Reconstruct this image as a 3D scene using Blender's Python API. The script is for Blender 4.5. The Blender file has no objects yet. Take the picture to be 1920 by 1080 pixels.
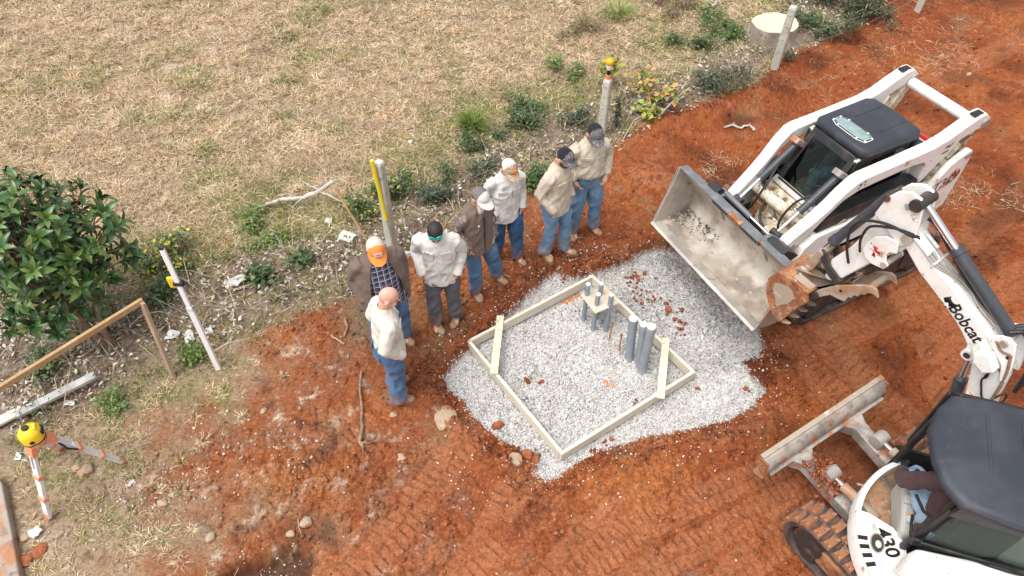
import bpy, bmesh, math, random
import numpy as np
from mathutils import Vector, Matrix, Quaternion

random.seed(7)
RNG = np.random.default_rng(11)
SC = bpy.context.scene
COL = SC.collection

# ------------------------------------------------------------------ camera, sky, sun, exposure
CAM_H, CAM_PITCH, CAM_F = 6.75, math.radians(49.0), 1331.0      # drone height, tilt below the horizon, focal length (px of 1920)
cam_data = bpy.data.cameras.new('camera'); cam = bpy.data.objects.new('camera', cam_data); COL.objects.link(cam)
cam.location = (0, 0, CAM_H); cam.rotation_euler = (math.pi/2 - CAM_PITCH, 0, 0)
cam_data.sensor_width = 36.0; cam_data.lens = CAM_F/1920*36.0; cam_data.clip_end = 2000; cam_data.clip_start = 0.1
SC.camera = cam

SUN_EL, SUN_AZ = math.radians(68), math.radians(-125)           # azimuth measured from +Y towards +X
world = bpy.data.worlds.new('World'); SC.world = world; world.use_nodes = True
wt = world.node_tree; wt.nodes.clear()
w_out = wt.nodes.new('ShaderNodeOutputWorld'); w_bg = wt.nodes.new('ShaderNodeBackground')
w_sky = wt.nodes.new('ShaderNodeTexSky'); w_sky.sky_type = 'NISHITA'; w_sky.sun_disc = False
w_sky.sun_elevation = SUN_EL; w_sky.sun_rotation = SUN_AZ
w_sky.air_density = 1.0; w_sky.dust_density = 4.0; w_sky.ozone_density = 1.0
w_hs = wt.nodes.new('ShaderNodeHueSaturation'); w_hs.inputs['Saturation'].default_value = 0.15   # a closed grey cloud cover
wt.links.new(w_sky.outputs[0], w_hs.inputs['Color']); wt.links.new(w_hs.outputs[0], w_bg.inputs['Color'])
w_bg.inputs['Strength'].default_value = 0.15
wt.links.new(w_bg.outputs[0], w_out.inputs['Surface'])
sun_d = bpy.data.lights.new('sun', 'SUN'); sun_d.energy = 1.35; sun_d.angle = math.radians(50); sun_d.color = (1.0, 0.965, 0.92)
sun = bpy.data.objects.new('sun', sun_d); COL.objects.link(sun)
sdir = Vector((math.sin(SUN_AZ)*math.cos(SUN_EL), math.cos(SUN_AZ)*math.cos(SUN_EL), math.sin(SUN_EL)))
sun.rotation_euler = (-sdir).to_track_quat('-Z', 'Y').to_euler(); sun.location = (0, 0, 30)
SC.view_settings.view_transform = 'Standard'; SC.view_settings.look = 'None'
SC.view_settings.exposure = 0.75; SC.view_settings.gamma = 1.0; SC.view_settings.use_curve_mapping = False

# ------------------------------------------------------------------ small helpers
_F = np.array([0, math.cos(CAM_PITCH), -math.sin(CAM_PITCH)]); _U = np.array([0, math.sin(CAM_PITCH), math.cos(CAM_PITCH)])
def at(px, py, z=0.0):
    """the point of the level plane z that a survey of the photograph puts at this pixel"""
    d = np.array([(px-960)/CAM_F, 0, 0]) + (540-py)/CAM_F*_U + _F
    t = (CAM_H-z)/-d[2]
    return np.array([d[0]*t, d[1]*t, z])

class Frame:
    """a level local frame: x forward, y left, z up"""
    def __init__(s, o, h):
        s.o = np.array([o[0], o[1], o[2] if len(o) > 2 else 0.0]); n = math.hypot(*h)
        s.x = np.array([h[0]/n, h[1]/n, 0.0]); s.y = np.array([-s.x[1], s.x[0], 0.0]); s.z = np.array([0, 0, 1.0])
    def __call__(s, v):
        v = np.atleast_2d(np.asarray(v, float)); return s.o + v[:, :1]*s.x + v[:, 1:2]*s.y + v[:, 2:3]*s.z
    def inv(s, w):
        d = np.atleast_2d(w) - s.o; return np.c_[d @ s.x, d @ s.y, d[:, 2]]

ROOT = {}
def thing(name, label, cat, loc=(0, 0, 0), group=None):
    o = bpy.data.objects.new(name, None); COL.objects.link(o); o.empty_display_size = 0.1
    o.location = loc; ROOT[o.name] = np.array(loc, float)
    return tag(o, label, cat, group)
def tag(o, label=None, cat=None, group=None, kind=None):
    if label: o['label'] = label
    if cat: o['category'] = cat
    if group: o['group'] = group
    if kind: o['kind'] = kind
    return o
def root_loc(p):
    while p is not None:
        if p.name in ROOT: return ROOT[p.name]
        p = p.parent
    return np.zeros(3)
def copy_tree(o, parent=None):
    c = o.copy(); COL.objects.link(c); c.parent = parent
    for ch in list(o.children): copy_tree(ch, c)
    return c

def unit(v):
    v = np.asarray(v, float); return v/np.linalg.norm(v)
def perp_frame(d, up=(0, 0, 1)):
    d = unit(d); up = np.array(up, float)
    if abs(d @ up) > 0.97: up = np.array([1.0, 0, 0]) if abs(d[0]) < 0.9 else np.array([0, 1.0, 0])
    a = unit(np.cross(up, d)); return d, a, np.cross(d, a)

class MB:
    def __init__(s): s.v = []; s.f = []; s.m = []; s.n = 0
    def add(s, vs, fs, mi=0):
        vs = np.asarray(vs, float).reshape(-1, 3); s.v.append(vs)
        s.f += [tuple(i+s.n for i in f) for f in fs]; s.m += [mi]*len(fs); s.n += len(vs); return s
    def merge(s, o, fn=None, mi=None):
        V = np.vstack(o.v); V = fn(V) if fn else V
        s.v.append(V); s.f += [tuple(i+s.n for i in f) for f in o.f]; s.m += (o.m if mi is None else [mi]*len(o.m)); s.n += len(V); return s
    def obox(s, c, ax, h, mi=0):
        c = np.asarray(c, float); A = [np.asarray(a, float)*k for a, k in zip(ax, h)]
        vs = [c + sx*A[0] + sy*A[1] + sz*A[2] for sz in (-1, 1) for sy in (-1, 1) for sx in (-1, 1)]
        return s.add(vs, [(0, 2, 3, 1), (4, 5, 7, 6), (0, 1, 5, 4), (2, 6, 7, 3), (0, 4, 6, 2), (1, 3, 7, 5)], mi)
    def box(s, x0, x1, y0, y1, z0, z1, mi=0):
        return s.obox(((x0+x1)/2, (y0+y1)/2, (z0+z1)/2), np.eye(3), (abs(x1-x0)/2, abs(y1-y0)/2, abs(z1-z0)/2), mi)
    def beam(s, p0, p1, w, h, up=(0, 0, 1), mi=0):
        p0 = np.asarray(p0, float); p1 = np.asarray(p1, float); d, a, b = perp_frame(p1-p0, up)
        return s.obox((p0+p1)/2, (d, a, b), (np.linalg.norm(p1-p0)/2, w/2, h/2), mi)
    def tube(s, pts, r, n=8, mi=0, caps=True, flat=1.0):
        pts = np.asarray(pts, float); k = len(pts); r = np.full(k, r) if np.isscalar(r) else np.asarray(r, float)
        t = np.gradient(pts, axis=0); d, a, b = perp_frame(t[0]); vs = []
        for i in range(k):
            d = unit(t[i]); a = unit(a - d*(a @ d)); b = np.cross(d, a)
            for j in range(n):
                th = 2*math.pi*j/n; vs.append(pts[i] + r[i]*(math.cos(th)*a + flat*math.sin(th)*b))
        fs = [(i*n+j, i*n+(j+1) % n, (i+1)*n+(j+1) % n, (i+1)*n+j) for i in range(k-1) for j in range(n)]
        if caps: fs += [tuple(range(n))[::-1], tuple(range((k-1)*n, k*n))]
        return s.add(vs, fs, mi)
    def hose(s, pts, r, n=7, mi=0, flat=1.0):
        P = np.asarray(pts, float); P = np.vstack([2*P[0]-P[1], P, 2*P[-1]-P[-2]]); out = []
        for i in range(1, len(P)-2):
            for u in np.linspace(0, 1, 6)[:-1]: out.append(.5*((2*P[i])+(P[i+1]-P[i-1])*u+(2*P[i-1]-5*P[i]+4*P[i+1]-P[i+2])*u*u+(3*P[i]-P[i-1]-3*P[i+1]+P[i+2])*u**3))
        return s.tube(np.array(out+[P[-2]]), r, n, mi, True, flat)
    def cyl(s, p0, p1, r0, r1=None, n=14, mi=0):
        return s.tube([p0, p1], [r0, r0 if r1 is None else r1], n, mi)
    def prism(s, prof, y0, y1, mi=0):
        """profile of (x, z) pairs drawn out from y0 to y1 (y0, y1 may be lists, one per point)"""
        n = len(prof); ya = [y0]*n if np.isscalar(y0) else y0; yb = [y1]*n if np.isscalar(y1) else y1
        vs = [(p[0], y, p[1]) for p, y in zip(prof, ya)] + [(p[0], y, p[1]) for p, y in zip(prof, yb)]
        return s.add(vs, [tuple(range(n))[::-1], tuple(range(n, 2*n))] + [(i, (i+1) % n, n+(i+1) % n, n+i) for i in range(n)], mi)
    def plate(s, prof, z0, z1, mi=0):
        n = len(prof); vs = [(p[0], p[1], z0) for p in prof] + [(p[0], p[1], z1) for p in prof]
        return s.add(vs, [tuple(range(n))[::-1], tuple(range(n, 2*n))] + [(i, (i+1) % n, n+(i+1) % n, n+i) for i in range(n)], mi)
    def ell(s, c, r, nu=14, nv=9, mi=0, R=None):
        c = np.asarray(c, float); r = np.asarray(r, float)*np.ones(3); vs = [(0, 0, -1)]
        for i in range(1, nv):
            ph = -math.pi/2 + math.pi*i/nv
            vs += [(math.cos(ph)*math.cos(2*math.pi*j/nu), math.cos(ph)*math.sin(2*math.pi*j/nu), math.sin(ph)) for j in range(nu)]
        vs.append((0, 0, 1)); V = np.array(vs)*r
        if R is not None: V = V @ np.asarray(R).T
        L = len(vs)-1
        fs = [(0, 1+(j+1) % nu, 1+j) for j in range(nu)] + [(L, L-nu+j, L-nu+(j+1) % nu) for j in range(nu)]
        fs += [(1+i*nu+j, 1+i*nu+(j+1) % nu, 1+(i+1)*nu+(j+1) % nu, 1+(i+1)*nu+j) for i in range(nv-2) for j in range(nu)]
        return s.add(V+c, fs, mi)
    def rings(s, rings, n=20, mi=0):
        """closed loft of ellipses (z, cx, cy, rx, ry)"""
        vs = []
        for z, cx, cy, rx, ry in rings:
            for j in range(n):
                th = 2*math.pi*j/n; c, q = math.cos(th), math.sin(th)
                vs.append((cx + rx*np.sign(c)*abs(c)**.85, cy + ry*np.sign(q)*abs(q)**.85, z))
        k = len(rings)
        fs = [(i*n+j, i*n+(j+1) % n, (i+1)*n+(j+1) % n, (i+1)*n+j) for i in range(k-1) for j in range(n)]
        return s.add(vs, fs + [tuple(range(n))[::-1], tuple(range((k-1)*n, k*n))], mi)
    def mesh(s, name, xf=None, off=None, recalc=True, sharp=35):
        V = np.vstack(s.v)
        if xf is not None: V = xf(V)
        if off is not None: V = V - off
        me = bpy.data.meshes.new(name); me.from_pydata(V.tolist(), [], s.f)
        if recalc:
            bm = bmesh.new(); bm.from_mesh(me); bmesh.ops.recalc_face_normals(bm, faces=bm.faces); bm.to_mesh(me); bm.free()
        me.polygons.foreach_set('material_index', s.m)
        me.shade_smooth()
        if sharp: me.set_sharp_from_angle(angle=math.radians(sharp))
        return me
    def build(s, name, mats, parent=None, xf=None, bevel=0, loc=None, sharp=35, seg=2):
        off = np.asarray(loc, float) if loc is not None else root_loc(parent)
        if xf is None and loc is None: off = None
        me = s.mesh(name, xf, off, sharp=sharp)
        return link_mesh(name, me, mats, parent, loc, bevel, seg)
def link_mesh(name, me, mats, parent=None, loc=None, bevel=0, seg=2):
    for m in (mats if isinstance(mats, (list, tuple)) else [mats]): me.materials.append(m)
    o = bpy.data.objects.new(name, me); COL.objects.link(o); o.parent = parent
    if loc is not None: o.location = loc
    if loc is not None and parent is None: ROOT[o.name] = np.asarray(loc, float)
    if bevel:
        b = o.modifiers.new('bevel', 'BEVEL'); b.width = bevel; b.segments = seg; b.limit_method = 'ANGLE'; b.angle_limit = math.radians(40); b.harden_normals = False
    return o
def raw_mesh(name, V, Fc, cols=None, mats=(), kind=None, label=None, cat=None, parent=None, smooth=False, off=None):
    """one big mesh from numpy arrays (all faces with the same number of corners)"""
    V = np.asarray(V, np.float32); Fc = np.asarray(Fc, np.int32); k = Fc.shape[1]
    if off is not None: V = (V - off).astype(np.float32)
    me = bpy.data.meshes.new(name); me.vertices.add(len(V)); me.vertices.foreach_set('co', V.ravel())
    me.loops.add(Fc.size); me.loops.foreach_set('vertex_index', Fc.ravel())
    me.polygons.add(len(Fc)); me.polygons.foreach_set('loop_start', np.arange(0, Fc.size, k, dtype=np.int32))
    me.update(calc_edges=True)
    if smooth: me.polygons.foreach_set('use_smooth', np.ones(len(Fc), bool))
    if cols is not None:
        a = me.attributes.new('Col', 'FLOAT_COLOR', 'POINT')
        a.data.foreach_set('color', np.c_[cols, np.ones(len(cols))].astype(np.float32).ravel())
    for m in mats: me.materials.append(m)
    o = bpy.data.objects.new(name, me); COL.objects.link(o); o.parent = parent
    return tag(o, label, cat, None, kind)

# ------------------------------------------------------------------ noise (numpy)
_P = RNG.permutation(512); _P = np.r_[_P, _P, _P]
_G2 = np.c_[np.cos(np.arange(512)*2.399), np.sin(np.arange(512)*2.399)]
def perlin(x, y):
    xi = np.floor(x).astype(int); yi = np.floor(y).astype(int); xf = x-xi; yf = y-yi; xi &= 511; yi &= 511
    u = xf*xf*xf*(xf*(xf*6-15)+10); v = yf*yf*yf*(yf*(yf*6-15)+10)
    def g(a, b, dx, dy):
        h = _P[_P[a & 511]+(b & 511)]; return _G2[h, 0]*dx + _G2[h, 1]*dy
    n00 = g(xi, yi, xf, yf); n10 = g(xi+1, yi, xf-1, yf); n01 = g(xi, yi+1, xf, yf-1); n11 = g(xi+1, yi+1, xf-1, yf-1)
    return ((n00*(1-u)+n10*u)*(1-v) + (n01*(1-u)+n11*u)*v)*1.5
def fbm(x, y, f=1.0, oct=4, gain=.5, seed=0):
    s = 0; a = 1; t = 0
    for i in range(oct):
        s = s + a*perlin(x*f+17.3*seed+i*5.1, y*f-9.7*seed+i*3.3); t += a; a *= gain; f *= 2.03
    return s/t
def worley(x, y, f=1.0, seed=0):
    x = x*f; y = y*f; xi = np.floor(x).astype(int); yi = np.floor(y).astype(int); d1 = np.full(x.shape, 9.0); d2 = d1.copy(); idv = np.zeros(x.shape, int)
    for dx in (-1, 0, 1):
        for dy in (-1, 0, 1):
            h = _P[_P[(xi+dx+seed*31) & 511]+((yi+dy) & 511)]; h2 = _P[h+71]
            d = (xi+dx+h/512.-x)**2 + (yi+dy+h2/512.-y)**2
            m = d < d1; d2 = np.where(m, d1, np.minimum(d2, d)); idv = np.where(m, h, idv); d1 = np.where(m, d, d1)
    return np.sqrt(d1), np.sqrt(d2), idv/512.
def noise3(p, f):
    p = p*f; a = perlin(p[:, 0]+p[:, 2]*.71, p[:, 1]-p[:, 2]*.53); b = perlin(p[:, 1]+p[:, 0]*.37+40, p[:, 2]*1.1+p[:, 0]*.2); return (a+b)*.5
def sstep(a, b, x):
    t = np.clip((x-a)/(b-a), 0, 1); return t*t*(3-2*t)
def poly_sdf(x, y, poly):
    """signed distance to a polygon, positive inside"""
    d = np.full(x.shape, 1e9); ins = np.zeros(x.shape, bool); n = len(poly)
    for i in range(n):
        ax, ay = poly[i][:2]; bx, by = poly[(i+1) % n][:2]; ex, ey = bx-ax, by-ay
        t = np.clip(((x-ax)*ex+(y-ay)*ey)/(ex*ex+ey*ey+1e-12), 0, 1)
        d = np.minimum(d, (x-ax-t*ex)**2+(y-ay-t*ey)**2)
        c = ((ay > y) != (by > y)) & (x < (bx-ax)*(y-ay)/(by-ay+1e-12)+ax); ins ^= c
    d = np.sqrt(d); return np.where(ins, d, -d)

# ------------------------------------------------------------------ materials
class NT:
    def __init__(s, name):
        s.m = bpy.data.materials.new(name); s.m.use_nodes = True; s.t = s.m.node_tree; s.t.nodes.clear()
        s.out = s.t.nodes.new('ShaderNodeOutputMaterial'); s.b = s.t.nodes.new('ShaderNodeBsdfPrincipled')
        s.t.links.new(s.b.outputs[0], s.out.inputs[0]); s.tc = s.t.nodes.new('ShaderNodeTexCoord')
    def n(s, typ, **kw):
        x = s.t.nodes.new(typ)
        for k, v in kw.items(): setattr(x, k, v)
        return x
    def put(s, sock, val):
        if hasattr(val, 'links') or hasattr(val, 'is_linked'): s.t.links.new(val, sock)
        elif isinstance(val, (tuple, list)) and len(val) == 3 and sock.type == 'RGBA': sock.default_value = (*val, 1)
        else: sock.default_value = val
    def noise(s, scale, detail=4, rough=.55, stretch=None, coord='Object', dist=0):
        nz = s.n('ShaderNodeTexNoise'); nz.inputs['Scale'].default_value = scale; nz.inputs['Detail'].default_value = detail
        nz.inputs['Roughness'].default_value = rough; nz.inputs['Distortion'].default_value = dist
        if stretch:
            mp = s.n('ShaderNodeMapping'); mp.inputs['Scale'].default_value = stretch
            s.t.links.new(s.tc.outputs[coord], mp.inputs[0]); s.t.links.new(mp.outputs[0], nz.inputs['Vector'])
        else: s.t.links.new(s.tc.outputs[coord], nz.inputs['Vector'])
        return nz.outputs['Fac']
    def ramp(s, fac, lo, hi):
        r = s.n('ShaderNodeMapRange'); r.interpolation_type = 'SMOOTHSTEP'
        s.t.links.new(fac, r.inputs[0]); r.inputs[1].default_value = lo; r.inputs[2].default_value = hi; return r.outputs[0]
    def mix(s, fac, a, b, mode='MIX'):
        x = s.n('ShaderNodeMix', data_type='RGBA', blend_type=mode); s.put(x.inputs[0], fac); s.put(x.inputs[6], a); s.put(x.inputs[7], b); return x.outputs[2]
    def math(s, op, a, b=0.0):
        x = s.n('ShaderNodeMath', operation=op); s.put(x.inputs[0], a); s.put(x.inputs[1], b); return x.outputs[0]
    def bump(s, h, strength, dist=.01, prev=None):
        x = s.n('ShaderNodeBump'); x.inputs['Strength'].default_value = strength; x.inputs['Distance'].default_value = dist
        s.t.links.new(h, x.inputs['Height'])
        if prev is not None: s.t.links.new(prev, x.inputs['Normal'])
        return x.outputs[0]
    def done(s, col, rough=.6, metal=0.0, normal=None, spec=None, sheen=0):
        s.put(s.b.inputs['Base Color'], col); s.put(s.b.inputs['Roughness'], rough); s.put(s.b.inputs['Metallic'], metal)
        if normal is not None: s.t.links.new(normal, s.b.inputs['Normal'])
        if spec is not None: s.b.inputs['Specular IOR Level'].default_value = spec
        if sheen: s.b.inputs['Sheen Weight'].default_value = sheen
        return s.m
def mat(name, col, layers=(), rough=.6, metal=0.0, bumps=(), spec=None, sheen=0, rough2=None):
    """base colour, then layers (colour, scale, lo, hi[, stretch]) laid over it by noise; bumps (scale, strength[, stretch])"""
    k = NT(name); c = col if not isinstance(col, str) else None
    cur = tuple(col)
    for L in layers:
        f = k.ramp(k.noise(L[1], 6, .6, L[4] if len(L) > 4 else None), L[2], L[3]); cur = k.mix(f, cur, tuple(L[0]))
    nm = None
    for B in bumps: nm = k.bump(k.noise(B[0], 5, .6, B[2] if len(B) > 2 else None), B[1], .01, nm)
    r = rough
    if rough2 is not None: r = k.math('MULTIPLY_ADD', k.noise(9, 4), rough2-rough); r.node.inputs[2].default_value = rough
    return k.done(cur, r, metal, nm, spec, sheen)
def attr_mat(name, rough=.8, fine=(60, .35), bumps=((90, .3),), spec=.3, trans=0):
    k = NT(name); a = k.n('ShaderNodeAttribute', attribute_name='Col'); cur = a.outputs['Color']
    if fine:
        f = k.noise(fine[0], 5, .65); f2 = k.ramp(f, .25, .75); lo = 1-fine[1]
        v = k.n('ShaderNodeMapRange'); k.t.links.new(f, v.inputs[0]); v.inputs[1].default_value = .25; v.inputs[2].default_value = .75; v.inputs[3].default_value = lo; v.inputs[4].default_value = 1+fine[1]
        x = k.n('ShaderNodeVectorMath', operation='SCALE'); k.t.links.new(cur, x.inputs[0]); k.t.links.new(v.outputs[0], x.inputs['Scale']); cur = x.outputs[0]
    nm = None
    for B in bumps: nm = k.bump(k.noise(B[0], 6, .65), B[1], .012, nm)
    return k.done(cur, rough, 0, nm, spec)

CLAY = (.34, .088, .034)
M = {}
M['white'] = mat('white_paint', (.78, .77, .74), [((.60, .53, .45), 2.2, .50, .74), ((.72, .70, .665), 30, .52, .66, (1, 1, .3)), ((.40, .25, .16), 7, .62, .72), ((.15, .1, .07), 24, .665, .70)], .38, bumps=[(40, .05)], rough2=.55)
M['cream'] = mat('worn_white_paint', (.66, .61, .48), [((.45, .35, .23), 5, .44, .60), ((.20, .12, .085), 9, .54, .60), ((.09, .065, .05), 24, .60, .66)], .5, bumps=[(30, .12)])
M['black'] = mat('black_paint', (.014, .014, .016), [((.09, .07, .06), 5, .5, .8)], .42, bumps=[(60, .04)], rough2=.6)
M['roof'] = mat('black_roof_plastic', (.028, .032, .043), [((.052, .056, .068), 2.2, .4, .75), ((.10, .08, .07), 4, .56, .85), ((.10, .09, .085), 14, .66, .8)], .42, bumps=[(160, .06), (3, .1)], rough2=.62, spec=.35)
M['dark'] = mat('dark_greasy_steel', (.05, .045, .042), [((.16, .09, .06), 8, .5, .7), ((.25, .1, .05), 17, .6, .75)], .55, .3, bumps=[(30, .2)])
M['steel'] = mat('worn_steel', (.36, .33, .30), [((.52, .47, .41), 3, .42, .66), ((.2, .17, .15), 5, .56, .72), ((.36, .17, .08), 9, .62, .78)], .5, .35, bumps=[(25, .12), (90, .08)])
M['bucket_in'] = mat('scoured_bucket_floor', (.42, .37, .31), [((.31, .24, .18), 1.6, .43, .60), ((.58, .53, .46), 2.0, .42, .62), ((.27, .24, .21), 3.3, .55, .7), ((.22, .2, .19), 7, .63, .7), ((.38, .24, .14), 4.5, .62, .8)], .55, .15, bumps=[(14, .15), (70, .12)])
M['edge'] = mat('blue_grey_steel', (.17, .18, .2), [((.27, .26, .25), 6, .45, .7), ((.33, .15, .07), 9, .6, .75)], .5, .4, bumps=[(40, .1)])
M['rust'] = mat('rusty_steel', (.27, .10, .045), [((.42, .20, .09), 7, .44, .62), ((.11, .055, .035), 12, .52, .66), ((.42, .32, .23), 5, .56, .70), ((.5, .42, .33), 21, .62, .68)], .7, .1, bumps=[(35, .3)])
M['muddy'] = mat('clay_smeared_steel', (.38, .31, .24), [((.35, .17, .085), 4, .47, .66), ((.2, .15, .11), 7, .55, .7), ((.55, .5, .44), 6, .6, .7)], .65, .1, bumps=[(25, .3)])
M['greywhite'] = mat('mud_worn_white_steel', (.40, .36, .32), [((.22, .195, .175), 4, .42, .58), ((.40, .15, .07), 5, .54, .66), ((.2, .08, .04), 13, .6, .7)], .6, .05, bumps=[(25, .25)])
M['chrome'] = mat('chromed_rod', (.75, .75, .76), (), .12, 1.0)
M['cyl'] = mat('slate_cylinder_paint', (.045, .05, .06), [((.11, .105, .1), 6, .5, .75)], .4, bumps=[(50, .06)])
M['hose'] = mat('black_rubber_hose', (.018, .018, .019), (), .5)
M['rubber'] = mat('track_rubber', (.035, .033, .034), [((.12, .07, .05), 6, .4, .65)], .75, bumps=[(40, .3)])
M['pad'] = mat('clay_caked_track_pad', (.27, .105, .045), [((.07, .065, .07), 8, .47, .56), ((.37, .17, .085), 14, .5, .66), ((.14, .05, .025), 25, .58, .66)], .8, bumps=[(40, .4)])
M['clay'] = mat('wet_clay_lump', (.28, .075, .03), [((.4, .14, .05), 12, .45, .65), ((.14, .04, .02), 18, .55, .7)], .75, bumps=[(30, .8), (90, .5)])
M['floor'] = mat('muddy_cab_mat', (.13, .115, .10), [((.38, .2, .1), 4, .44, .58), ((.48, .34, .2), 9, .58, .7), ((.05, .045, .04), 6, .56, .68)], .7, bumps=[(20, .35)])
M['console'] = mat('grey_console_plastic', (.42, .41, .38), [((.3, .27, .23), 7, .5, .75)], .55, bumps=[(90, .08)])
M['seat'] = mat('black_vinyl_seat', (.016, .016, .018), (), .5, bumps=[(120, .12)])
M['lens'] = mat('frosted_lamp_lens', (.5, .5, .42), (), .25)
M['red'] = mat('red_paint', (.55, .035, .03), (), .45)
M['ink'] = mat('black_decal', (.012, .012, .013), (), .5)
M['greyink'] = mat('grey_decal', (.38, .38, .37), (), .5)
M['orange_ink'] = mat('orange_decal', (.8, .3, .03), (), .5)
M['blue_ink'] = mat('pale_blue_decal', (.5, .6, .66), (), .5)
M['sunroof'] = mat('green_tinted_skylight', (.26, .36, .33), [((.2, .28, .26), 9, .45, .6)], .22)
def glass(name, col, alpha, rough=.04):
    k = NT(name); tr = k.n('ShaderNodeBsdfTransparent'); tr.inputs[0].default_value = (*col, 1)
    gl = k.n('ShaderNodeBsdfGlossy'); gl.inputs['Roughness'].default_value = rough; gl.inputs['Color'].default_value = (.9, .93, .92, 1)
    fr = k.n('ShaderNodeLayerWeight'); fr.inputs[0].default_value = .5
    mx = k.n('ShaderNodeMixShader'); k.t.links.new(k.math('ADD', k.math('MULTIPLY', k.math('POWER', fr.outputs['Facing'], 5.0), .5), .015), mx.inputs[0]); k.t.links.new(tr.outputs[0], mx.inputs[1]); k.t.links.new(gl.outputs[0], mx.inputs[2])
    k.t.links.new(mx.outputs[0], k.out.inputs[0]); return k.m
M['glass'] = glass('tinted_glass', (.62, .69, .65), 1); M['glass2'] = glass('dark_tinted_glass', (.62, .70, .66), 1)
M['wood'] = mat('new_sawn_pine', (.60, .53, .42), [((.69, .63, .52), 3, .4, .7, (2, 2, 12)), ((.40, .31, .20), 9, .6, .75, (3, 3, 3)), ((.42, .22, .12), 6, .68, .8)], .7, bumps=[(30, .15)])
M['wood2'] = mat('pale_sawn_pine', (.68, .60, .45), [((.55, .42, .26), 8, .56, .75)], .7, bumps=[(40, .12)])
M['greywood'] = mat('weathered_grey_board', (.36, .345, .335), [((.47, .46, .45), 4, .45, .65), ((.27, .23, .2), 9, .58, .72)], .8, bumps=[(40, .3)])
M['oldwood'] = mat('weathered_brown_stake', (.36, .25, .17), [((.48, .38, .3), 5, .48, .66), ((.2, .12, .07), 8, .58, .72)], .8, bumps=[(40, .3)])
M['orangewood'] = mat('ochre_batten', (.37, .235, .115), [((.46, .33, .18), 5, .45, .7), ((.24, .12, .05), 9, .6, .75)], .75, bumps=[(40, .2)])
M['ply'] = mat('dusty_plywood', (.52, .43, .33), [((.58, .53, .47), 4, .45, .65), ((.36, .27, .19), 9, .58, .75)], .75, bumps=[(50, .1)])
M['pvc'] = mat('grey_conduit_plastic', (.23, .26, .29), [((.32, .345, .37), 5, .45, .7), ((.40, .39, .38), 14, .64, .74)], .5, bumps=[(80, .05)])
M['tape'] = mat('taped_conduit_cap', (.66, .72, .76), [((.5, .55, .6), 20, .5, .65)], .4, bumps=[(60, .3)])
M['copper'] = mat('rusty_ground_rod', (.42, .17, .09), [((.2, .1, .07), 25, .5, .65)], .6, .3, bumps=[(60, .3)])
M['concrete'] = mat('weathered_concrete', (.47, .45, .38), [((.54, .53, .48), 4, .46, .62), ((.26, .26, .21), 7, .54, .7), ((.2, .19, .16), 30, .66, .72)], .85, bumps=[(30, .3), (120, .2)])
M['slab'] = mat('clay_stained_concrete', (.34, .29, .24), [((.36, .17, .09), 3, .46, .62), ((.18, .15, .13), 8, .52, .66)], .85, bumps=[(25, .4)])
M['wire'] = mat('galvanised_wire', (.33, .32, .31), (), .5, .6)
M['yellow'] = mat('yellow_plastic', (.78, .54, .02), [((.6, .4, .05), 9, .58, .75)], .42, bumps=[(60, .04)])
M['yellow_tool'] = mat('yellow_handle_sleeve', (.74, .58, .03), (), .45)
M['alu'] = mat('aluminium', (.70, .71, .72), [((.56, .55, .52), 12, .5, .7)], .45, 0)
M['rodwhite'] = mat('white_rod_enamel', (.82, .82, .83), (), .4)
M['orange_pl'] = mat('salmon_orange_plastic', (.72, .27, .14), [((.6, .36, .26), 12, .5, .7)], .5)
M['screen'] = mat('dark_lcd', (.09, .1, .09), (), .3)
M['beacon'] = mat('amber_beacon', (.85, .38, .01), (), .25)
M['bone'] = mat('bleached_wood', (.42, .37, .32), [((.56, .52, .46), 5, .45, .65), ((.3, .24, .19), 12, .58, .7)], .85, bumps=[(40, .4)])
M['rootwood'] = mat('dug_up_root', (.2, .13, .09), [((.34, .2, .12), 8, .45, .65), ((.09, .06, .05), 14, .55, .7)], .85, bumps=[(40, .5)])
M['stone'] = mat('clay_stained_rock', (.36, .27, .18), [((.50, .41, .29), 6, .45, .6), ((.27, .09, .04), 7, .47, .60), ((.56, .50, .42), 16, .62, .7)], .85, bumps=[(25, .6), (90, .3)])
M['rag'] = mat('dirty_white_plastic', (.56, .55, .53), [((.5, .45, .4), 8, .55, .75)], .5, bumps=[(20, .5)])
M['ragblue'] = mat('pale_green_wrapper', (.5, .56, .5), [((.68, .7, .68), 12, .45, .6)], .5, bumps=[(20, .5)])
M['bark'] = mat('grey_bark', (.2, .16, .125), [((.32, .27, .22), 6, .45, .65), ((.09, .07, .055), 14, .55, .7)], .9, bumps=[(25, .7)])
M['trunk'] = mat('brown_bark', (.17, .1, .065), [((.26, .18, .13), 9, .45, .65)], .9, bumps=[(30, .5)])

# ------------------------------------------------------------------ the lie of the land
def pix_poly(pts, z=0.0): return np.array([at(px, py, z)[:2] for px, py in pts])
VEG = pix_poly([(-700, 1250), (-700, 500), (-900, -120), (1000, -120), (1640, -60), (1600, 45), (1500, 100), (1425, 150), (1330, 190), (1240, 215), (1190, 262), (1140, 285), (1050, 312), (985, 388), (900, 420), (840, 445), (760, 480), (690, 545), (590, 585), (520, 612), (470, 650), (492, 695), (430, 745), (380, 790), (330, 850), (300, 930), (330, 1010), (230, 1100), (200, 1300)])
LIT = pix_poly([(-300, 900), (-300, 560), (120, 560), (330, 520), (430, 470), (640, 420), (800, 330), (990, 225), (1150, 160), (1290, 120), (1420, 40), (1500, -60), (1800, -60), (1640, 45), (1500, 110), (1330, 195), (1190, 270), (1050, 320), (985, 395), (840, 450), (690, 550), (560, 600), (440, 650), (330, 660), (230, 740), (90, 830)])
ZOOM6 = lambda a: [(820+x/2.455, 460+y/2.455) for x, y in a]
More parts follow.
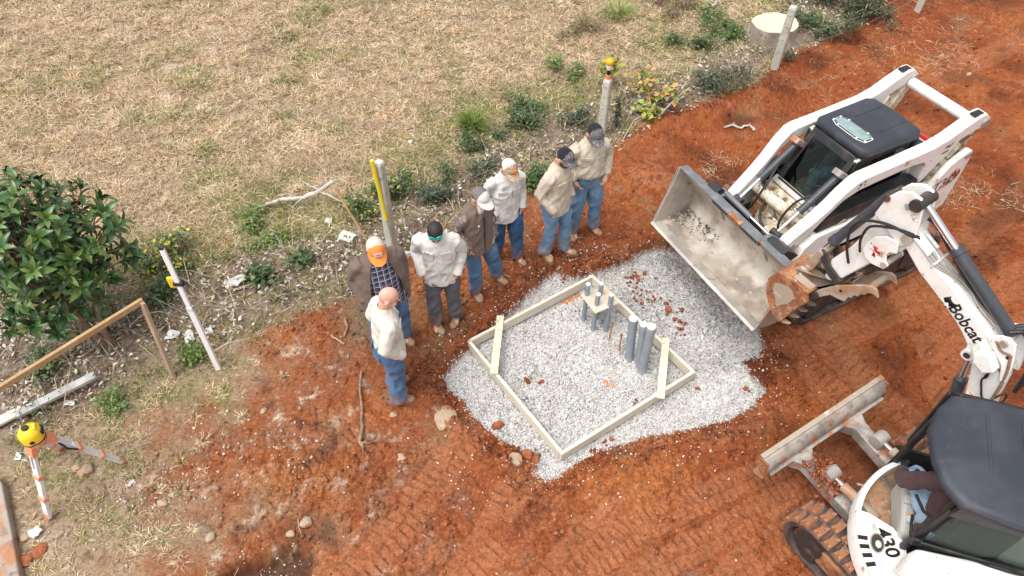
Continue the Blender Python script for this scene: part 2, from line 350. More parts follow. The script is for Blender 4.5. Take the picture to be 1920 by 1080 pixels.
PAD = pix_poly(ZOOM6([(25, 610), (110, 510), (200, 440), (310, 330), (430, 215), (540, 118), (625, 150), (720, 135), (850, 85), (900, 72), (905, 45), (990, 12), (1090, 25), (1260, 130), (1400, 280), (1480, 390), (1500, 470), (1492, 520), (1405, 545), (1430, 590), (1500, 650), (1512, 690), (1385, 795), (1255, 835), (1060, 880), (930, 900), (850, 925), (740, 955), (660, 1000), (575, 1065), (500, 1085), (450, 1075), (440, 1010), (385, 955), (270, 895), (215, 840), (160, 780), (100, 715), (35, 655)]), -.13)
PC = PAD.mean(0)
PITHOLE = pix_poly([(400, 1100), (430, 1062), (500, 1040), (560, 1018), (590, 1040), (575, 1075), (560, 1110)])
def lines(*ls): return [np.array([at(*p)[:2] for p in l]) for l in ls]
# prints left by the crawler tracks: centre line, half width, period
TRACKS = [(np.array([at(*p)[:2] for p in l]), w, per) for l, w, per in [
    ([(640, 1110), (740, 1000), (830, 880), (880, 810)], .20, .095), ([(830, 1130), (900, 1030), (960, 930), (985, 900)], .20, .095),
    ([(1060, 1100), (1200, 985), (1390, 900), (1540, 840)], .17, .082), ([(1130, 1130), (1290, 1030), (1440, 950), (1600, 870)], .17, .082),
    ([(1440, 570), (1490, 660), (1570, 750), (1650, 820)], .20, .10), ([(1540, 640), (1620, 720), (1700, 780)], .19, .10),
    ([(1700, 520), (1790, 470), (1880, 400), (1960, 340)], .22, .11), ([(1760, 640), (1850, 560), (1960, 490)], .22, .11),
    ([(1740, 160), (1830, 115), (1960, 55)], .24, .13), ([(1320, 1130), (1400, 1060), (1500, 985)], .19, .09), ([(1780, 720), (1860, 650), (1980, 590)], .22, .11), ([(1000, 1120), (1060, 1050), (1120, 990)], .17, .09), ([(1600, 620), (1700, 570), (1780, 560)], .2, .1)]]

def track_field(x, y):
    """depth of the prints (metres, negative) and how much a point lies inside one"""
    h = np.zeros(x.shape); inn = np.zeros(x.shape)
    wob = .03*perlin(x*2.3+5, y*2.3)+.016*perlin(x*8, y*8+3)
    for L, w, per in TRACKS:
        bb = (x > L[:, 0].min()-w-.1) & (x < L[:, 0].max()+w+.1) & (y > L[:, 1].min()-w-.1) & (y < L[:, 1].max()+w+.1)
        if not bb.any(): continue
        X, Y = x[bb], y[bb]; best = np.full(X.shape, 9.0); S = np.zeros(X.shape); Tt = np.zeros(X.shape); acc = 0
        for i in range(len(L)-1):
            e = L[i+1]-L[i]; ln = np.linalg.norm(e); e = e/ln; rx, ry = X-L[i, 0], Y-L[i, 1]
            s = np.clip(rx*e[0]+ry*e[1], 0, ln); dx, dy = rx-s*e[0], ry-s*e[1]; d = np.hypot(dx, dy)
            m = d < best; best = np.where(m, d, best); S = np.where(m, s+acc, S); Tt = np.where(m, -rx*e[1]+ry*e[0], Tt); acc += ln
        a = Tt + wob[bb]; body = sstep(w, w-.03, np.abs(a))
        ph = (S + np.where(a > 0, per*.5, 0) + .16*np.abs(a) + .35*wob[bb])/per; fr = ph-np.floor(ph); idp = np.floor(ph)
        gw = .14+.05*np.sin(idp*5.7+(a > 0)*2); groove = np.maximum(1-sstep(.0, gw, fr)*sstep(1., 1-gw*.6, fr), .8*sstep(.022, .004, np.abs(a)))
        fade = sstep(-.54, -.08, .35*(L[0, 0] > 2.0) + fbm(X, Y, 1.6, 4, seed=int(acc*10))+.12*fbm(X, Y, 7, 2, seed=77))
        tilt = .012*np.sin(idp*12.9+(a > 0)*3.1)
        dep = body*fade*(-.010 - .040*groove*(1+.35*(L[0, 0] > 2.0))*sstep(-.48, .12, fbm(X, Y, 6.5, 2, seed=78)) + 1.5*tilt*(fr-.5) + .008*np.sin(idp*7.3+(a > 0)*1.7)) + fade*sstep(w+.09, w+.02, np.abs(a))*sstep(w-.03, w+.02, np.abs(a))*.016*(.3+wob[bb]*25)
        h[bb] += dep; inn[bb] = np.maximum(inn[bb], body*fade)
    return h, inn

def zones(x, y):
    j = .22*fbm(x, y, 1.1, 4, seed=1) + .06*fbm(x, y, 7, 3, seed=2)
    veg = poly_sdf(x, y, VEG) + j + sstep(-1.2, -2.6, x)*sstep(5.2, 3.9, y)*(.75*fbm(x, y, 1.4, 4, seed=13)+.35*fbm(x, y, 5, 3, seed=14)-.05); lit = poly_sdf(x, y, LIT) + 1.3*j
    jp = .05*fbm(x, y, 3, 3, seed=3) + .035*fbm(x, y, 14, 2, seed=4)
    pad = poly_sdf(x, y, PAD) + jp; hole = poly_sdf(x, y, PITHOLE) + jp
    return veg, lit, pad, hole

def height(x, y, full=False):
    x = np.asarray(x, float); y = np.asarray(y, float); sh = x.shape; x = x.ravel(); y = y.ravel()
    near = (np.abs(x) < 14) & (y > -3) & (y < 19)
    veg, lit, pad, hole = zones(x, y)
    wl = sstep(-1.0, -1.8, x)*sstep(5.4, 4.4, y); vf = sstep(-.05, .2, veg)*(1-wl) + wl*sstep(-.6, .6, veg)
    h = .05*fbm(x, y, .35, 3, seed=5)*(1-sstep(.6, -.1, np.abs(pad)-.5)*.7)
    soft = fbm(x, y, 1.6, 4, seed=6); lump = fbm(x, y, 6, 4, .55, seed=7)
    clay = (1-vf)
    d1, d2, idw = worley(x+.03*lump, y+.03*soft, 7.5, 1); d3, d4, id3 = worley(x, y, 19, 2)
    rough = sstep(-.15, .35, fbm(x, y, .9, 3, seed=8)) * clay
    trk, inn = track_field(x, y)
    crack = sstep(.0, .22, d2-d1)
    h += clay*(.028*soft + .014*lump) + (.35+.65*rough)*(1-inn*.85)*(.038*(crack-.5)*(.4+idw) + .022*(sstep(0, .3, d4-d3)-.5)*(.3+id3) + .014*fbm(x, y, 22, 3, .6, seed=12)) + trk
    h += vf*(.035*soft+.02*lump) + vf*sstep(-.1, .4, lit)*.05
    # gravel cut: steep bank on the far side where the men stand, shallow on the near side
    ang = ((x-PC[0])*-.55 + (y-PC[1])*.83); bank = sstep(.2, 1.1, ang)
    wdt = .55 - .43*bank
    h += -.185*sstep(-wdt*.55, wdt*.45, pad)
    rim = np.exp(-((pad+.18+.1*(1-bank))/.13)**2)
    h += rim*(.03+.05*(1-bank)*sstep(-.1, .5, lump+.2)) * (1-sstep(-.02, .06, pad))
    h += -.22*sstep(-.06, .06, hole)
    h = np.where(near, h, .05*fbm(x, y, .05, 2, seed=9))
    if full: return h.reshape(sh), dict(veg=veg, lit=lit, pad=pad, hole=hole, vf=vf, crack=crack, rough=rough, inn=inn, lump=lump, soft=soft, idw=idw, bank=bank, rim=rim, trk=trk, near=near)
    return h.reshape(sh)
def gz(x, y): return float(height(np.array([x]), np.array([y]))[0])
def on_ground(px, py, z0=0.0):
    p = at(px, py, z0)
    for _ in range(3): p = at(px, py, gz(p[0], p[1]))
    return p

def lerp(a, b, t): return a*(1-t[:, None]) + np.asarray(b)*t[:, None]
def ground_colour(x, y, Z):
    n1 = fbm(x, y, .8, 4, seed=20); n2 = fbm(x, y, 3.5, 4, seed=21); n3 = fbm(x, y, 12, 4, .6, seed=22); n4 = fbm(x, y, 1.7, 4, seed=23); n5 = fbm(x, y, 26, 3, .65, seed=26)
    c = np.tile(np.array([.265, .083, .033]), (len(x), 1))
    c = lerp(c, (.34, .128, .044), sstep(-.1, .4, n1+.5*n2)*.8)                       # yellower subsoil
    c = lerp(c, (.37, .165, .095), sstep(.0, .42, n4+.4*n2+.3*n5)*.7)                # dry pinkish crust
    c = lerp(c, (.125, .036, .017), sstep(.02, .45, n2+.7*n3-.4*n1)*.85)              # damp dark crumb
    c = lerp(c, (.42, .26, .16), sstep(.28, .62, n3+.5*n5)*.55)
    right = sstep(1.5, 3.5, x+.5*n1); c = lerp(c, c*[.98, .88, .80], right)
    # trodden dusty soil at lower left, dark humus streaks, grey subsoil patches
    lft = sstep(-.1, -2.4, x + .35*(y-3) + .6*n1) * sstep(7, 4.5, y)
    c = lerp(c, (.27, .155, .10), lft*.6*sstep(-.5, .4, n2))
    c = lerp(c, (.50, .41, .35), lft*sstep(.22, .55, n2+.6*n3)*.75)
    c = lerp(c, (.085, .05, .036), sstep(.22, .5, n4-.3*n2)*lft*.85)
    c = lerp(c, (.22, .15, .095), sstep(.2, .5, fbm(x, y, 1.1, 3, seed=24)+.3*n3)*.55)
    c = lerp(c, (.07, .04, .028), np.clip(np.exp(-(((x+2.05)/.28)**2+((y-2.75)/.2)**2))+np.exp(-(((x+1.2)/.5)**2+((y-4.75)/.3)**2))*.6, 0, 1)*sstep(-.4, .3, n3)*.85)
    c *= (1+.50*n3+.25*n2+.38*n5)[:, None]
    moist = sstep(.55, .0, np.abs(Z['pad']+.15))*Z['bank']
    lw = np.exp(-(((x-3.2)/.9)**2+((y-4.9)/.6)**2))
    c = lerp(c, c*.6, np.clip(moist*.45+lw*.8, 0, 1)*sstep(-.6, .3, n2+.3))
    c = lerp(c, np.array((.34, .142, .074))*(1+.3*n3+.25*n5)[:, None], Z['inn']*.6)
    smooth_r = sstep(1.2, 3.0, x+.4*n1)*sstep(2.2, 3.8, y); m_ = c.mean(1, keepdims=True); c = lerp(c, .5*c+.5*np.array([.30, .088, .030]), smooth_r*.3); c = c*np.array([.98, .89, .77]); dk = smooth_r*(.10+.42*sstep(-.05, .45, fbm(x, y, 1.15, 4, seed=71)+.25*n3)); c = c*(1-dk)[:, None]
    # dry field
    f = np.tile(np.array([.31, .225, .145]), (len(x), 1))
    f = lerp(f, (.23, .20, .095), sstep(0, .5, fbm(x, y, .7, 4, seed=25))); f = lerp(f, (.42, .34, .26), sstep(.2, .6, n4))
    f = lerp(f, (.12, .085, .05), sstep(.0, .4, n3)*.8); f = lerp(f, (.50, .42, .35), sstep(.35, .62, fbm(x, y, .8, 4, seed=27))*.8)
    c = lerp(c, f, Z['vf'])
    # old leaf litter along the fence
    l = np.tile(np.array([.20, .15, .11]), (len(x), 1)); l = lerp(l, (.09, .062, .045), sstep(-.1, .4, n2)); l = lerp(l, (.36, .31, .26), sstep(.1, .5, n3)*.8)
    c = lerp(c, l, sstep(-.1, .45, Z['lit'])*Z['vf']*.9)
    mud = np.exp(-(((x+1.62)/.42)**2+((y-5.45)/.45)**2)); c = lerp(c, (.13, .11, .07), np.clip(mud*1.2, 0, 1)*.9)
    g = np.tile(np.array([.52, .50, .48]), (len(x), 1)); g *= (1+.4*n3)[:, None]
    c = lerp(c, g, sstep(-.01, .05, Z['pad'])); c = lerp(c, (.06, .035, .025), sstep(-.02, .06, Z['hole'])*.8)
    return np.clip(c, .01, .9)

def axis(a, b, step, out, k=26):
    core = np.arange(a, b+1e-6, step); g = np.geomspace(step*1.5, out, k); return np.r_[(a-np.cumsum(g))[::-1], core, b+np.cumsum(g)]
gx = axis(-9.2, 9.4, .015, 70)
gy = np.r_[(1.4-np.cumsum(np.geomspace(.03, 60, 22)))[::-1], np.arange(1.5, 7.0, .0145), np.arange(7.0, 8.6, .022), np.arange(8.6, 14.5, .045), 14.5+np.cumsum(np.geomspace(.06, 80, 24))]
# inside x from -5.5 to 5.5 the nearest metres need the fine step; beyond, a coarser one
gx = np.r_[gx[gx < -5.0][::3], gx[(gx >= -5.0) & (gx <= 5.3)], gx[gx > 5.3][::3]]
GX, GY = np.meshgrid(gx, gy); GH, Z = height(GX, GY, True)
NC = ground_colour(GX.ravel(), GY.ravel(), Z)
ny, nx = GX.shape; idx = np.arange(nx*ny).reshape(ny, nx)
quads = np.stack([idx[:-1, :-1], idx[:-1, 1:], idx[1:, 1:], idx[1:, :-1]], -1).reshape(-1, 4)
def ground_mat():
    k = NT('clay_and_field_ground'); a = k.n('ShaderNodeAttribute', attribute_name='Col'); cur = a.outputs['Color']
    for sc, lo, hi in ((38, .62, 1.38), (130, .62, 1.38)):
        v = k.n('ShaderNodeMapRange'); k.t.links.new(k.noise(sc, 6, .7), v.inputs[0]); v.inputs[1].default_value = .3; v.inputs[2].default_value = .7; v.inputs[3].default_value = lo; v.inputs[4].default_value = hi
        x = k.n('ShaderNodeVectorMath', operation='SCALE'); k.t.links.new(cur, x.inputs[0]); k.t.links.new(v.outputs[0], x.inputs['Scale']); cur = x.outputs[0]
    cur = k.mix(k.ramp(k.noise(75, 4, .6), .66, .74), cur, (.42, .27, .18)); nm = None
    for sc, st, ds in ((16, .5, .04), (48, .65, .02), (150, .5, .008)):
        nm = k.bump(k.noise(sc, 6, .65), st, ds, nm)
    return k.done(cur, .85, 0, nm, .18)
M['ground'] = ground_mat()
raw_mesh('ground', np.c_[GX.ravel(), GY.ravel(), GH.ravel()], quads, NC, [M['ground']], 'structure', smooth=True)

# ------------------------------------------------------------------ ground cover, built as real pieces
def rand_rot(n):
    q = RNG.normal(size=(n, 4)); q /= np.linalg.norm(q, axis=1)[:, None]; w, x, y, z = q.T
    return np.stack([1-2*(y*y+z*z), 2*(x*y-z*w), 2*(x*z+y*w), 2*(x*y+z*w), 1-2*(x*x+z*z), 2*(y*z-x*w), 2*(x*z-y*w), 2*(y*z+x*w), 1-2*(x*x+y*y)], -1).reshape(n, 3, 3)
CUBE = np.array([[x, y, z] for z in (-1, 1) for y in (-1, 1) for x in (-1, 1)], float)*.62
CT = np.array([[0, 2, 3], [0, 3, 1], [4, 5, 7], [4, 7, 6], [0, 1, 5], [0, 5, 4], [2, 6, 7], [2, 7, 3], [0, 4, 6], [0, 6, 2], [1, 3, 7], [1, 7, 5]])
def stones(name, P, R, C, matn, label, cat, squash=(1, .8, .62), jit=.34, parent=None):
    n = len(P); V = CUBE[None]*(1+RNG.uniform(-jit, jit, (n, 8, 1))) + RNG.uniform(-jit*.5, jit*.5, (n, 8, 3))
    V = V*np.array(squash)*R[:, None, None]; V = np.einsum('nij,nkj->nki', rand_rot(n), V) + P[:, None]
    F = (CT[None]+8*np.arange(n)[:, None, None]).reshape(-1, 3)
    return raw_mesh(name, V.reshape(-1, 3), F, np.repeat(C, 8, 0), [M[matn]], 'stuff', label, cat, parent)
M['gravelm'] = attr_mat('crushed_stone', .8, (140, .15), ((160, .2),), .3)
M['clodm'] = attr_mat('clay_clod', .85, (70, .3), ((60, .6),), .2)
M['blade'] = attr_mat('grass_blade', .7, None, (), .25)
M['litter'] = attr_mat('dead_leaf', .75, (40, .25), ((60, .3),), .25)

def scatter(n, x0, x1, y0, y1):
    return RNG.uniform(x0, x1, n), RNG.uniform(y0, y1, n)
# gravel bed
x, y = scatter(72000, PAD[:, 0].min()-.4, PAD[:, 0].max()+.4, PAD[:, 1].min()-.4, PAD[:, 1].max()+.4)
pd = poly_sdf(x, y, PAD) + .05*fbm(x, y, 3, 3, seed=3) + .035*fbm(x, y, 14, 2, seed=4)
k = RNG.random(len(x)) < np.clip(sstep(-.035, .04, pd) + .07*np.exp(pd/.12), 0, 1); x, y, pd = x[k], y[k], pd[k]
r = RNG.uniform(.0075, .0150, len(x)); z = height(x, y) + r*.35 + .012*fbm(x, y, 2.2, 3, seed=30)*sstep(0, .2, pd)
t = RNG.random(len(x)); c = np.where(t[:, None] < .66, (.69, .675, .66), np.where(t[:, None] < .88, (.50, .485, .475), (.28, .27, .27)))*RNG.uniform(.8, 1.12, (len(x), 1))
wet = sstep(.0, 1.0, (x-1.1)*.8+(y-5.2)*.5+.7*fbm(x, y, 1.3, 3, seed=31)); c = c*(1-.30*wet[:, None])       # fresh, damper stone tipped by the loader
dirt = sstep(.16, .55, fbm(x, y, 2.4, 4, seed=32)); c = lerp(c, (.42, .31, .23), dirt*.45)
for (px, py, rx, ry, a) in [(1141, 715, .03, .075, .7), (1071, 557, .15, .04, .55), (1147, 718, .03, .05, .7)]:      # orange marking spray on the stones
    q = at(px, py, -.13); dx, dy = x-q[0], y-q[1]; ca, sa = math.cos(a), math.sin(a)
    m = ((dx*ca+dy*sa)/rx)**2 + ((-dx*sa+dy*ca)/ry)**2 < 1; c[m] = np.array([.85, .25, .04])*RNG.uniform(.7, 1.1, (m.sum(), 1))
stones('gravel_bed', np.c_[x, y, z], r, c, 'gravelm', 'bed of pale crushed gravel spread inside and round the timber frame', 'gravel')
# loose stones thrown over the clay
px = []; 
for (cx, cy, sx, sy, n) in [(1100, 478, 26, 14, 150), (870, 850, 60, 40, 60), (1000, 900, 90, 30, 160), (1200, 860, 120, 30, 150), (1330, 830, 70, 30, 110), (1440, 720, 40, 60, 120), (1430, 640, 30, 40, 90), (850, 660, 25, 40, 90), (960, 560, 60, 25, 90), (500, 1062, 45, 16, 130), (1600, 720, 120, 60, 40), (1080, 960, 200, 60, 40), (760, 620, 90, 60, 30), (900, 700, 500, 200, 40), (330, 900, 120, 60, 50), (1010, 460, 70, 30, 60)]:
    px += list(zip(RNG.normal(cx, sx, n), RNG.normal(cy, sy, n)))
W = np.array([at(min(max(a, -50), 1960), min(max(b, 20), 1120)) for a, b in px]); W = W[RNG.random(len(W)) < .42]; r = .0065+.010*RNG.random(len(W))**2
z = height(W[:, 0], W[:, 1]) + r*.5; ok = poly_sdf(W[:, 0], W[:, 1], PAD) < .02
stones('loose_stones', np.c_[W[:, :2], z][ok], r[ok], (np.tile((.78, .73, .68), (len(W), 1))*RNG.uniform(.6, 1.05, (len(W), 1)))[ok], 'gravelm', 'loose white stones scattered over the red clay', 'gravel')
# clay clods
x, y = scatter(110000, -5.0, 9.5, 1.6, 12.5)
veg, lit, pad, hole = zones(x, y); rim = np.exp(-((pad+.12)/.16)**2); n1 = fbm(x, y, 1.0, 3, seed=8); tk, inn = track_field(x, y)
den = (.10 + .60*rim + .42*sstep(-.05, .4, n1))*(veg < 0)*(pad < .0)*(1-.55*inn); den *= np.where(y > 6.5, .3, 1)*(1-.25*sstep(2.2, 3.6, x))
k = RNG.random(len(x)) < den; x, y = x[k], y[k]; r = .006 + .028*RNG.random(len(x))**3.2 + .035*rim[k]*RNG.random(len(x))**5
hh, Zc = height(x, y, True); cc = ground_colour(x, y, Zc)*RNG.uniform(.75, 1.25, (len(x), 1))
stones('clay_clods', np.c_[x, y, hh+r*.25], r, cc, 'clodm', 'crumbled red clay clods lying over the dug ground', 'soil', (1, .85, .7), .3)
# clods fallen on the gravel
W = [];
for (cx, cy, s, n) in [(1192, 518, 9, 26), (1205, 548, 12, 22), (1228, 560, 8, 14), (1255, 582, 12, 9), (1278, 578, 4, 10), (1280, 605, 5, 10), (1272, 620, 5, 6), (935, 795, 4, 6), (988, 708, 5, 9), (1014, 716, 3, 4), (1058, 520, 4, 4), (1310, 727, 3, 3), (1403, 729, 3, 2), (1001, 857, 8, 14), (1195, 752, 4, 4), (1130, 840, 20, 20), (1082, 576, 3, 3), (930, 800, 4, 10)]:
    for _ in range(n): W.append(at(RNG.normal(cx, s), RNG.normal(cy, s*.8), -.13))
W = np.array(W); r = RNG.uniform(.010, .034, len(W))*RNG.uniform(.6, 1, len(W))
stones('fallen_clods', np.c_[W[:, :2], height(W[:, 0], W[:, 1])+r*.5+.008], r, np.tile((.27, .075, .03), (len(W), 1))*RNG.uniform(.7, 1.3, (len(W), 1)), 'clodm', 'crumbs of red clay dropped on the gravel', 'soil', (1, .9, .75))

def blades(name, x, y, L, wd, C, label, cat, el=(.15, .9), curl=.6, z=None, az=None, parent=None, matn='blade'):
    """narrow three-triangle blades that rise, bend and fall"""
    n = len(x); az = RNG.uniform(0, 2*math.pi, n) if az is None else az; e = RNG.uniform(el[0], el[1], n)
    z = height(x, y) if z is None else z
    d = np.c_[np.cos(az), np.sin(az)]; s = np.c_[-d[:, 1], d[:, 0]]
    e2 = e - curl*RNG.uniform(.5, 1.3, n)
    b = np.c_[x, y, z-.005]; m = b + np.c_[d*(L*.5*np.cos(e))[:, None], L*.5*np.sin(e)]
    az2 = az + RNG.normal(0, .35, n); d2 = np.c_[np.cos(az2), np.sin(az2)]
    t = m + np.c_[d2*(L*.5*np.cos(e2))[:, None], np.maximum(L*.5*np.sin(e2), -(m[:, 2]-z)+.004)]
    h = np.c_[s*wd[:, None]*.5, np.zeros(n)]; tw = RNG.normal(0, .3, n)*wd; h[:, 2] = tw
    V = np.stack([b-h, b+h, m-h*.8, m+h*.8, t], 1).reshape(-1, 3)
    F = (np.array([[0, 1, 3], [0, 3, 2], [2, 3, 4]])[None]+5*np.arange(n)[:, None, None]).reshape(-1, 3)
    return raw_mesh(name, V, F, np.repeat(C, 5, 0), [M[matn]], 'stuff', label, cat, parent)
def straw_col(n, x, y):
    t = RNG.random(n); c = np.where(t[:, None] < .45, (.60, .45, .29), np.where(t[:, None] < .75, (.47, .33, .20), np.where(t[:, None] < .92, (.70, .58, .42), (.26, .17, .10))))
    return c*RNG.uniform(.78, 1.15, (n, 1))
# the mown dry field: tufts of blades
def field_pts(n, ymax=14.2, ymin=1.9):
    y = ymin + (ymax-ymin)*RNG.random(n)**.95; x = RNG.uniform(-1, 1, n)*(.62*y+3.0); return x, y
x, y = field_pts(31000); veg, lit, pad, hole = zones(x, y); worn = (x < -1.4) & (y < 5.0)
wl = sstep(-1.0, -1.7, x)*sstep(5.4, 4.6, y); dens = (sstep(-.02, .28, veg)*(1-wl)+wl*sstep(-.75, .75, veg)*sstep(-.45, .25, fbm(x, y, 2.6, 3, seed=46)))*(1-.85*sstep(-.1, .45, lit))*(.38+.62*sstep(-.40, .15, fbm(x, y, 1.9, 4, seed=40)))*(1-.75*sstep(.36, .60, fbm(x, y, .8, 4, seed=27)))
dens *= np.where(worn, .66, 1); k = RNG.random(len(x)) < dens; x, y, lit, worn = x[k], y[k], lit[k], worn[k]; nt = len(x); PER = 29
gr = fbm(x, y, .75, 4, seed=41) + .50*sstep(2.6, .2, -lit)*sstep(-2.8, .8, lit+.8) + .6*fbm(x, y, 3.1, 3, seed=42) + .04*worn + .10*np.sin(x*.55-y*.9+2)
tg = RNG.random(nt) < sstep(.0, .62, gr)*np.where(worn, .55, .9); tb_ = RNG.uniform(.72, 1.18, nt)*(1+.30*fbm(x, y, 1.5, 3, seed=44)); hue = fbm(x, y, 2.4, 3, seed=45)
sz = RNG.uniform(.7, 1.35, nt)*np.where(worn, .62, 1)*(1+.25*tg)
ti = np.repeat(np.arange(nt), PER); n = len(ti); rr = RNG.random(n)**.7*.075*sz[ti]; aa = RNG.uniform(0, 2*math.pi, n); bx = x[ti]+rr*np.cos(aa); by = y[ti]+rr*np.sin(aa); az = aa + RNG.normal(0, .9, n)
C = straw_col(n, bx, by); C = lerp(C, C*[1.02, .93, .84], sstep(0, .5, hue[ti])*.8); gm = tg[ti] & (RNG.random(n) < .68); C[gm] = np.where(RNG.random(gm.sum())[:, None] < .6, (.25, .25, .075), (.15, .19, .05))*RNG.uniform(.65, 1.3, (gm.sum(), 1)); C *= (tb_[ti]*1.03)[:, None]
L = RNG.uniform(.05, .16, n)*sz[ti]; wd = RNG.uniform(.003, .0068, n)*(1+.045*by)
th_ = height(x, y)
blades('dry_grass', bx, by, L, wd, np.clip(C, .01, .8), 'mown dry straw-coloured grass of the field with olive patches', 'grass', (.0, .9), .75, z=th_[ti], az=az)
# pale crumbs of old mortar and stone in the worn grass
px_ = np.array([at(RNG.normal(cx, sx), RNG.normal(cy, sy)) for cx, cy, sx, sy, nn in ((310, 925, 45, 25, 260), (215, 945, 40, 20, 120), (430, 830, 40, 40, 120), (160, 880, 18, 10, 60), (200, 1010, 60, 30, 90), (540, 840, 30, 25, 120), (500, 930, 70, 40, 160)) for _ in range(nn)])
px_ = px_[RNG.random(len(px_)) < .6]; r = .005+.020*RNG.random(len(px_))**3; stones('mortar_crumbs', np.c_[px_[:, :2], height(px_[:, 0], px_[:, 1])+r*.3], r, np.tile((.52, .44, .37), (len(px_), 1))*RNG.uniform(.6, 1.25, (len(px_), 1)), 'gravelm', 'pale crumbs of rubble trodden into the worn grass', 'rubble')
# clumps of straw dropped on the clay
X, Y, AZ = [], [], []
for (cx, cy, s, n) in [(1775, 103, 26, 330), (1740, 120, 20, 130), (1725, 75, 60, 130), (1860, 60, 50, 160), (1830, 30, 60, 140), (1355, 297, 14, 90), (1330, 325, 10, 60), (1390, 300, 20, 30), (1825, 355, 22, 170), (1790, 375, 15, 90), (1900, 370, 20, 90), (1655, 100, 35, 130), (1560, 150, 60, 110), (1440, 145, 50, 70), (1000, 440, 40, 70), (945, 500, 40, 70), (1560, 180, 90, 90), (1050, 500, 50, 40), (590, 1000, 160, 30), (300, 960, 70, 40), (1700, 30, 60, 120)]:
    for _ in range(n):
        p = at(min(RNG.normal(cx, s), 2000), RNG.normal(cy, s*.6)); X.append(p[0]); Y.append(p[1])
X = np.array(X); Y = np.array(Y); n = len(X)
blades('scattered_straw', X, Y, RNG.uniform(.07, .24, n), RNG.uniform(.002, .0045, n), straw_col(n, X, Y)*1.0, 'pale straw blown and dropped over the red clay', 'straw', (.0, .5), .55)
# leaf litter
def leaves(name, x, y, L, Wd, C, label, tilt=.45, lift=.02, parent=None):
    n = len(x); z = height(x, y) + RNG.uniform(.004, lift, n); az = RNG.uniform(0, 2*math.pi, n)
    f = np.c_[np.cos(az), np.sin(az), RNG.normal(0, tilt, n)]; f /= np.linalg.norm(f, axis=1)[:, None]
    s = np.c_[-np.sin(az), np.cos(az), RNG.normal(0, tilt, n)]; u = np.cross(f, s); c = np.c_[x, y, z+L*np.abs(f[:, 2])*.4]
    cup = RNG.uniform(.0, .35, n)
    def P(a, b, k): return c + f*(a*L)[:, None] + s*(b*Wd)[:, None] + u*(k*cup*Wd)[:, None]
    V = np.stack([P(-.5, 0, 0), P(-.1, -.5, 1), P(0, 0, 0), P(-.1, .5, 1), P(.5, 0, .8)], 1).reshape(-1, 3)
    F = (np.array([[0, 1, 2], [0, 2, 3], [1, 4, 2], [2, 4, 3]])[None]+5*np.arange(n)[:, None, None]).reshape(-1, 3)
    return raw_mesh(name, V, F, np.repeat(C, 5, 0), [M['litter']], 'stuff', label, 'dead leaves', parent)
x, y = field_pts(100000, 13.5); veg, lit, pad, hole = zones(x, y)
k = (RNG.random(len(x)) < sstep(-.15, .4, lit)*(.3+.7*sstep(-.3, .3, fbm(x, y, 1.6, 3, seed=50)))*.62) & (veg > -.08); x, y = x[k], y[k]; n = len(x); t = RNG.random(n)
C = np.where(t[:, None] < .34, (.52, .45, .38), np.where(t[:, None] < .60, (.58, .53, .47), np.where(t[:, None] < .85, (.27, .17, .11), (.11, .075, .05))))*RNG.uniform(.7, 1.15, (n, 1))
leaves('leaf_litter', x, y, RNG.uniform(.03, .095, n), RNG.uniform(.016, .042, n), C, 'grey and brown dead leaves banked along the fence line', lift=.05)
# thin twigs and dead vines in the litter
x, y = field_pts(26000, 13.5); veg, lit, pad, hole = zones(x, y); k = (RNG.random(len(x)) < sstep(-.3, .4, lit)*.42) & (veg > 0); x, y = x[k], y[k]; n = len(x)
t = RNG.random(n)[:, None]; C = np.where(t < .6, (.27, .20, .14), (.46, .39, .31))*RNG.uniform(.6, 1.1, (n, 1))
blades('dead_twigs', x, y, RNG.uniform(.15, .75, n), RNG.uniform(.005, .011, n), C, 'tangle of thin dead twigs and vines in the leaf litter', 'twigs', (.05, 1.0), .8)
# sparse weeds in the grass and creeping green in the litter
x, y = field_pts(150000, 13.0); veg, lit, pad, hole = zones(x, y); k = (RNG.random(len(x)) < sstep(-.7, .2, lit)*sstep(.05, .45, fbm(x, y, 1.5, 4, seed=60)+.35*fbm(x, y, 5, 3, seed=61))*.75) & (veg > .03); x, y = x[k], y[k]; n = len(x)
C = np.where(RNG.random(n)[:, None] < .6, (.05, .09, .025), (.16, .18, .045))*RNG.uniform(.5, 1.35, (n, 1)); dr = RNG.random(n) < .25; C[dr] = (.28, .21, .12)
leaves('creeping_weeds', x, y, RNG.uniform(.025, .07, n), RNG.uniform(.010, .024, n), C, 'low creeping green weeds growing through the dead leaves', .6, .20)

# ------------------------------------------------------------------ timber form on the gravel
FA, FB, FC, FD = [at(px, py, 0.0) for px, py in ((1111, 514), (875, 638), (1053, 853), (1305, 697))]
fc = (FA+FB+FC+FD)/4
form = thing('formwork', 'square frame of pale new timber boards lying on the gravel with two corner braces', 'formwork', (fc[0], fc[1], -.14))
def inner(p, d=.045):
    return p + unit(fc-p)*0
for a, b, ext in ((FA, FB, 1), (FB, FC, 0), (FC, FD, 1), (FD, FA, 0)):
    e = unit(b-a); nrm = np.array([-e[1], e[0], 0]); nrm = nrm if nrm @ (fc-a) > 0 else -nrm
    a2 = a + e*(0 if ext else .041); b2 = b - e*(0 if ext else .041)
    m = MB(); m.obox((a2+b2)/2 + nrm*.0195 + np.array([0, 0, -.07]), (e, nrm, (0, 0, 1)), (np.linalg.norm(b2-a2)/2, .0195, .07))
    m.build('board', M['wood'], form, xf=lambda v: v, bevel=.003)
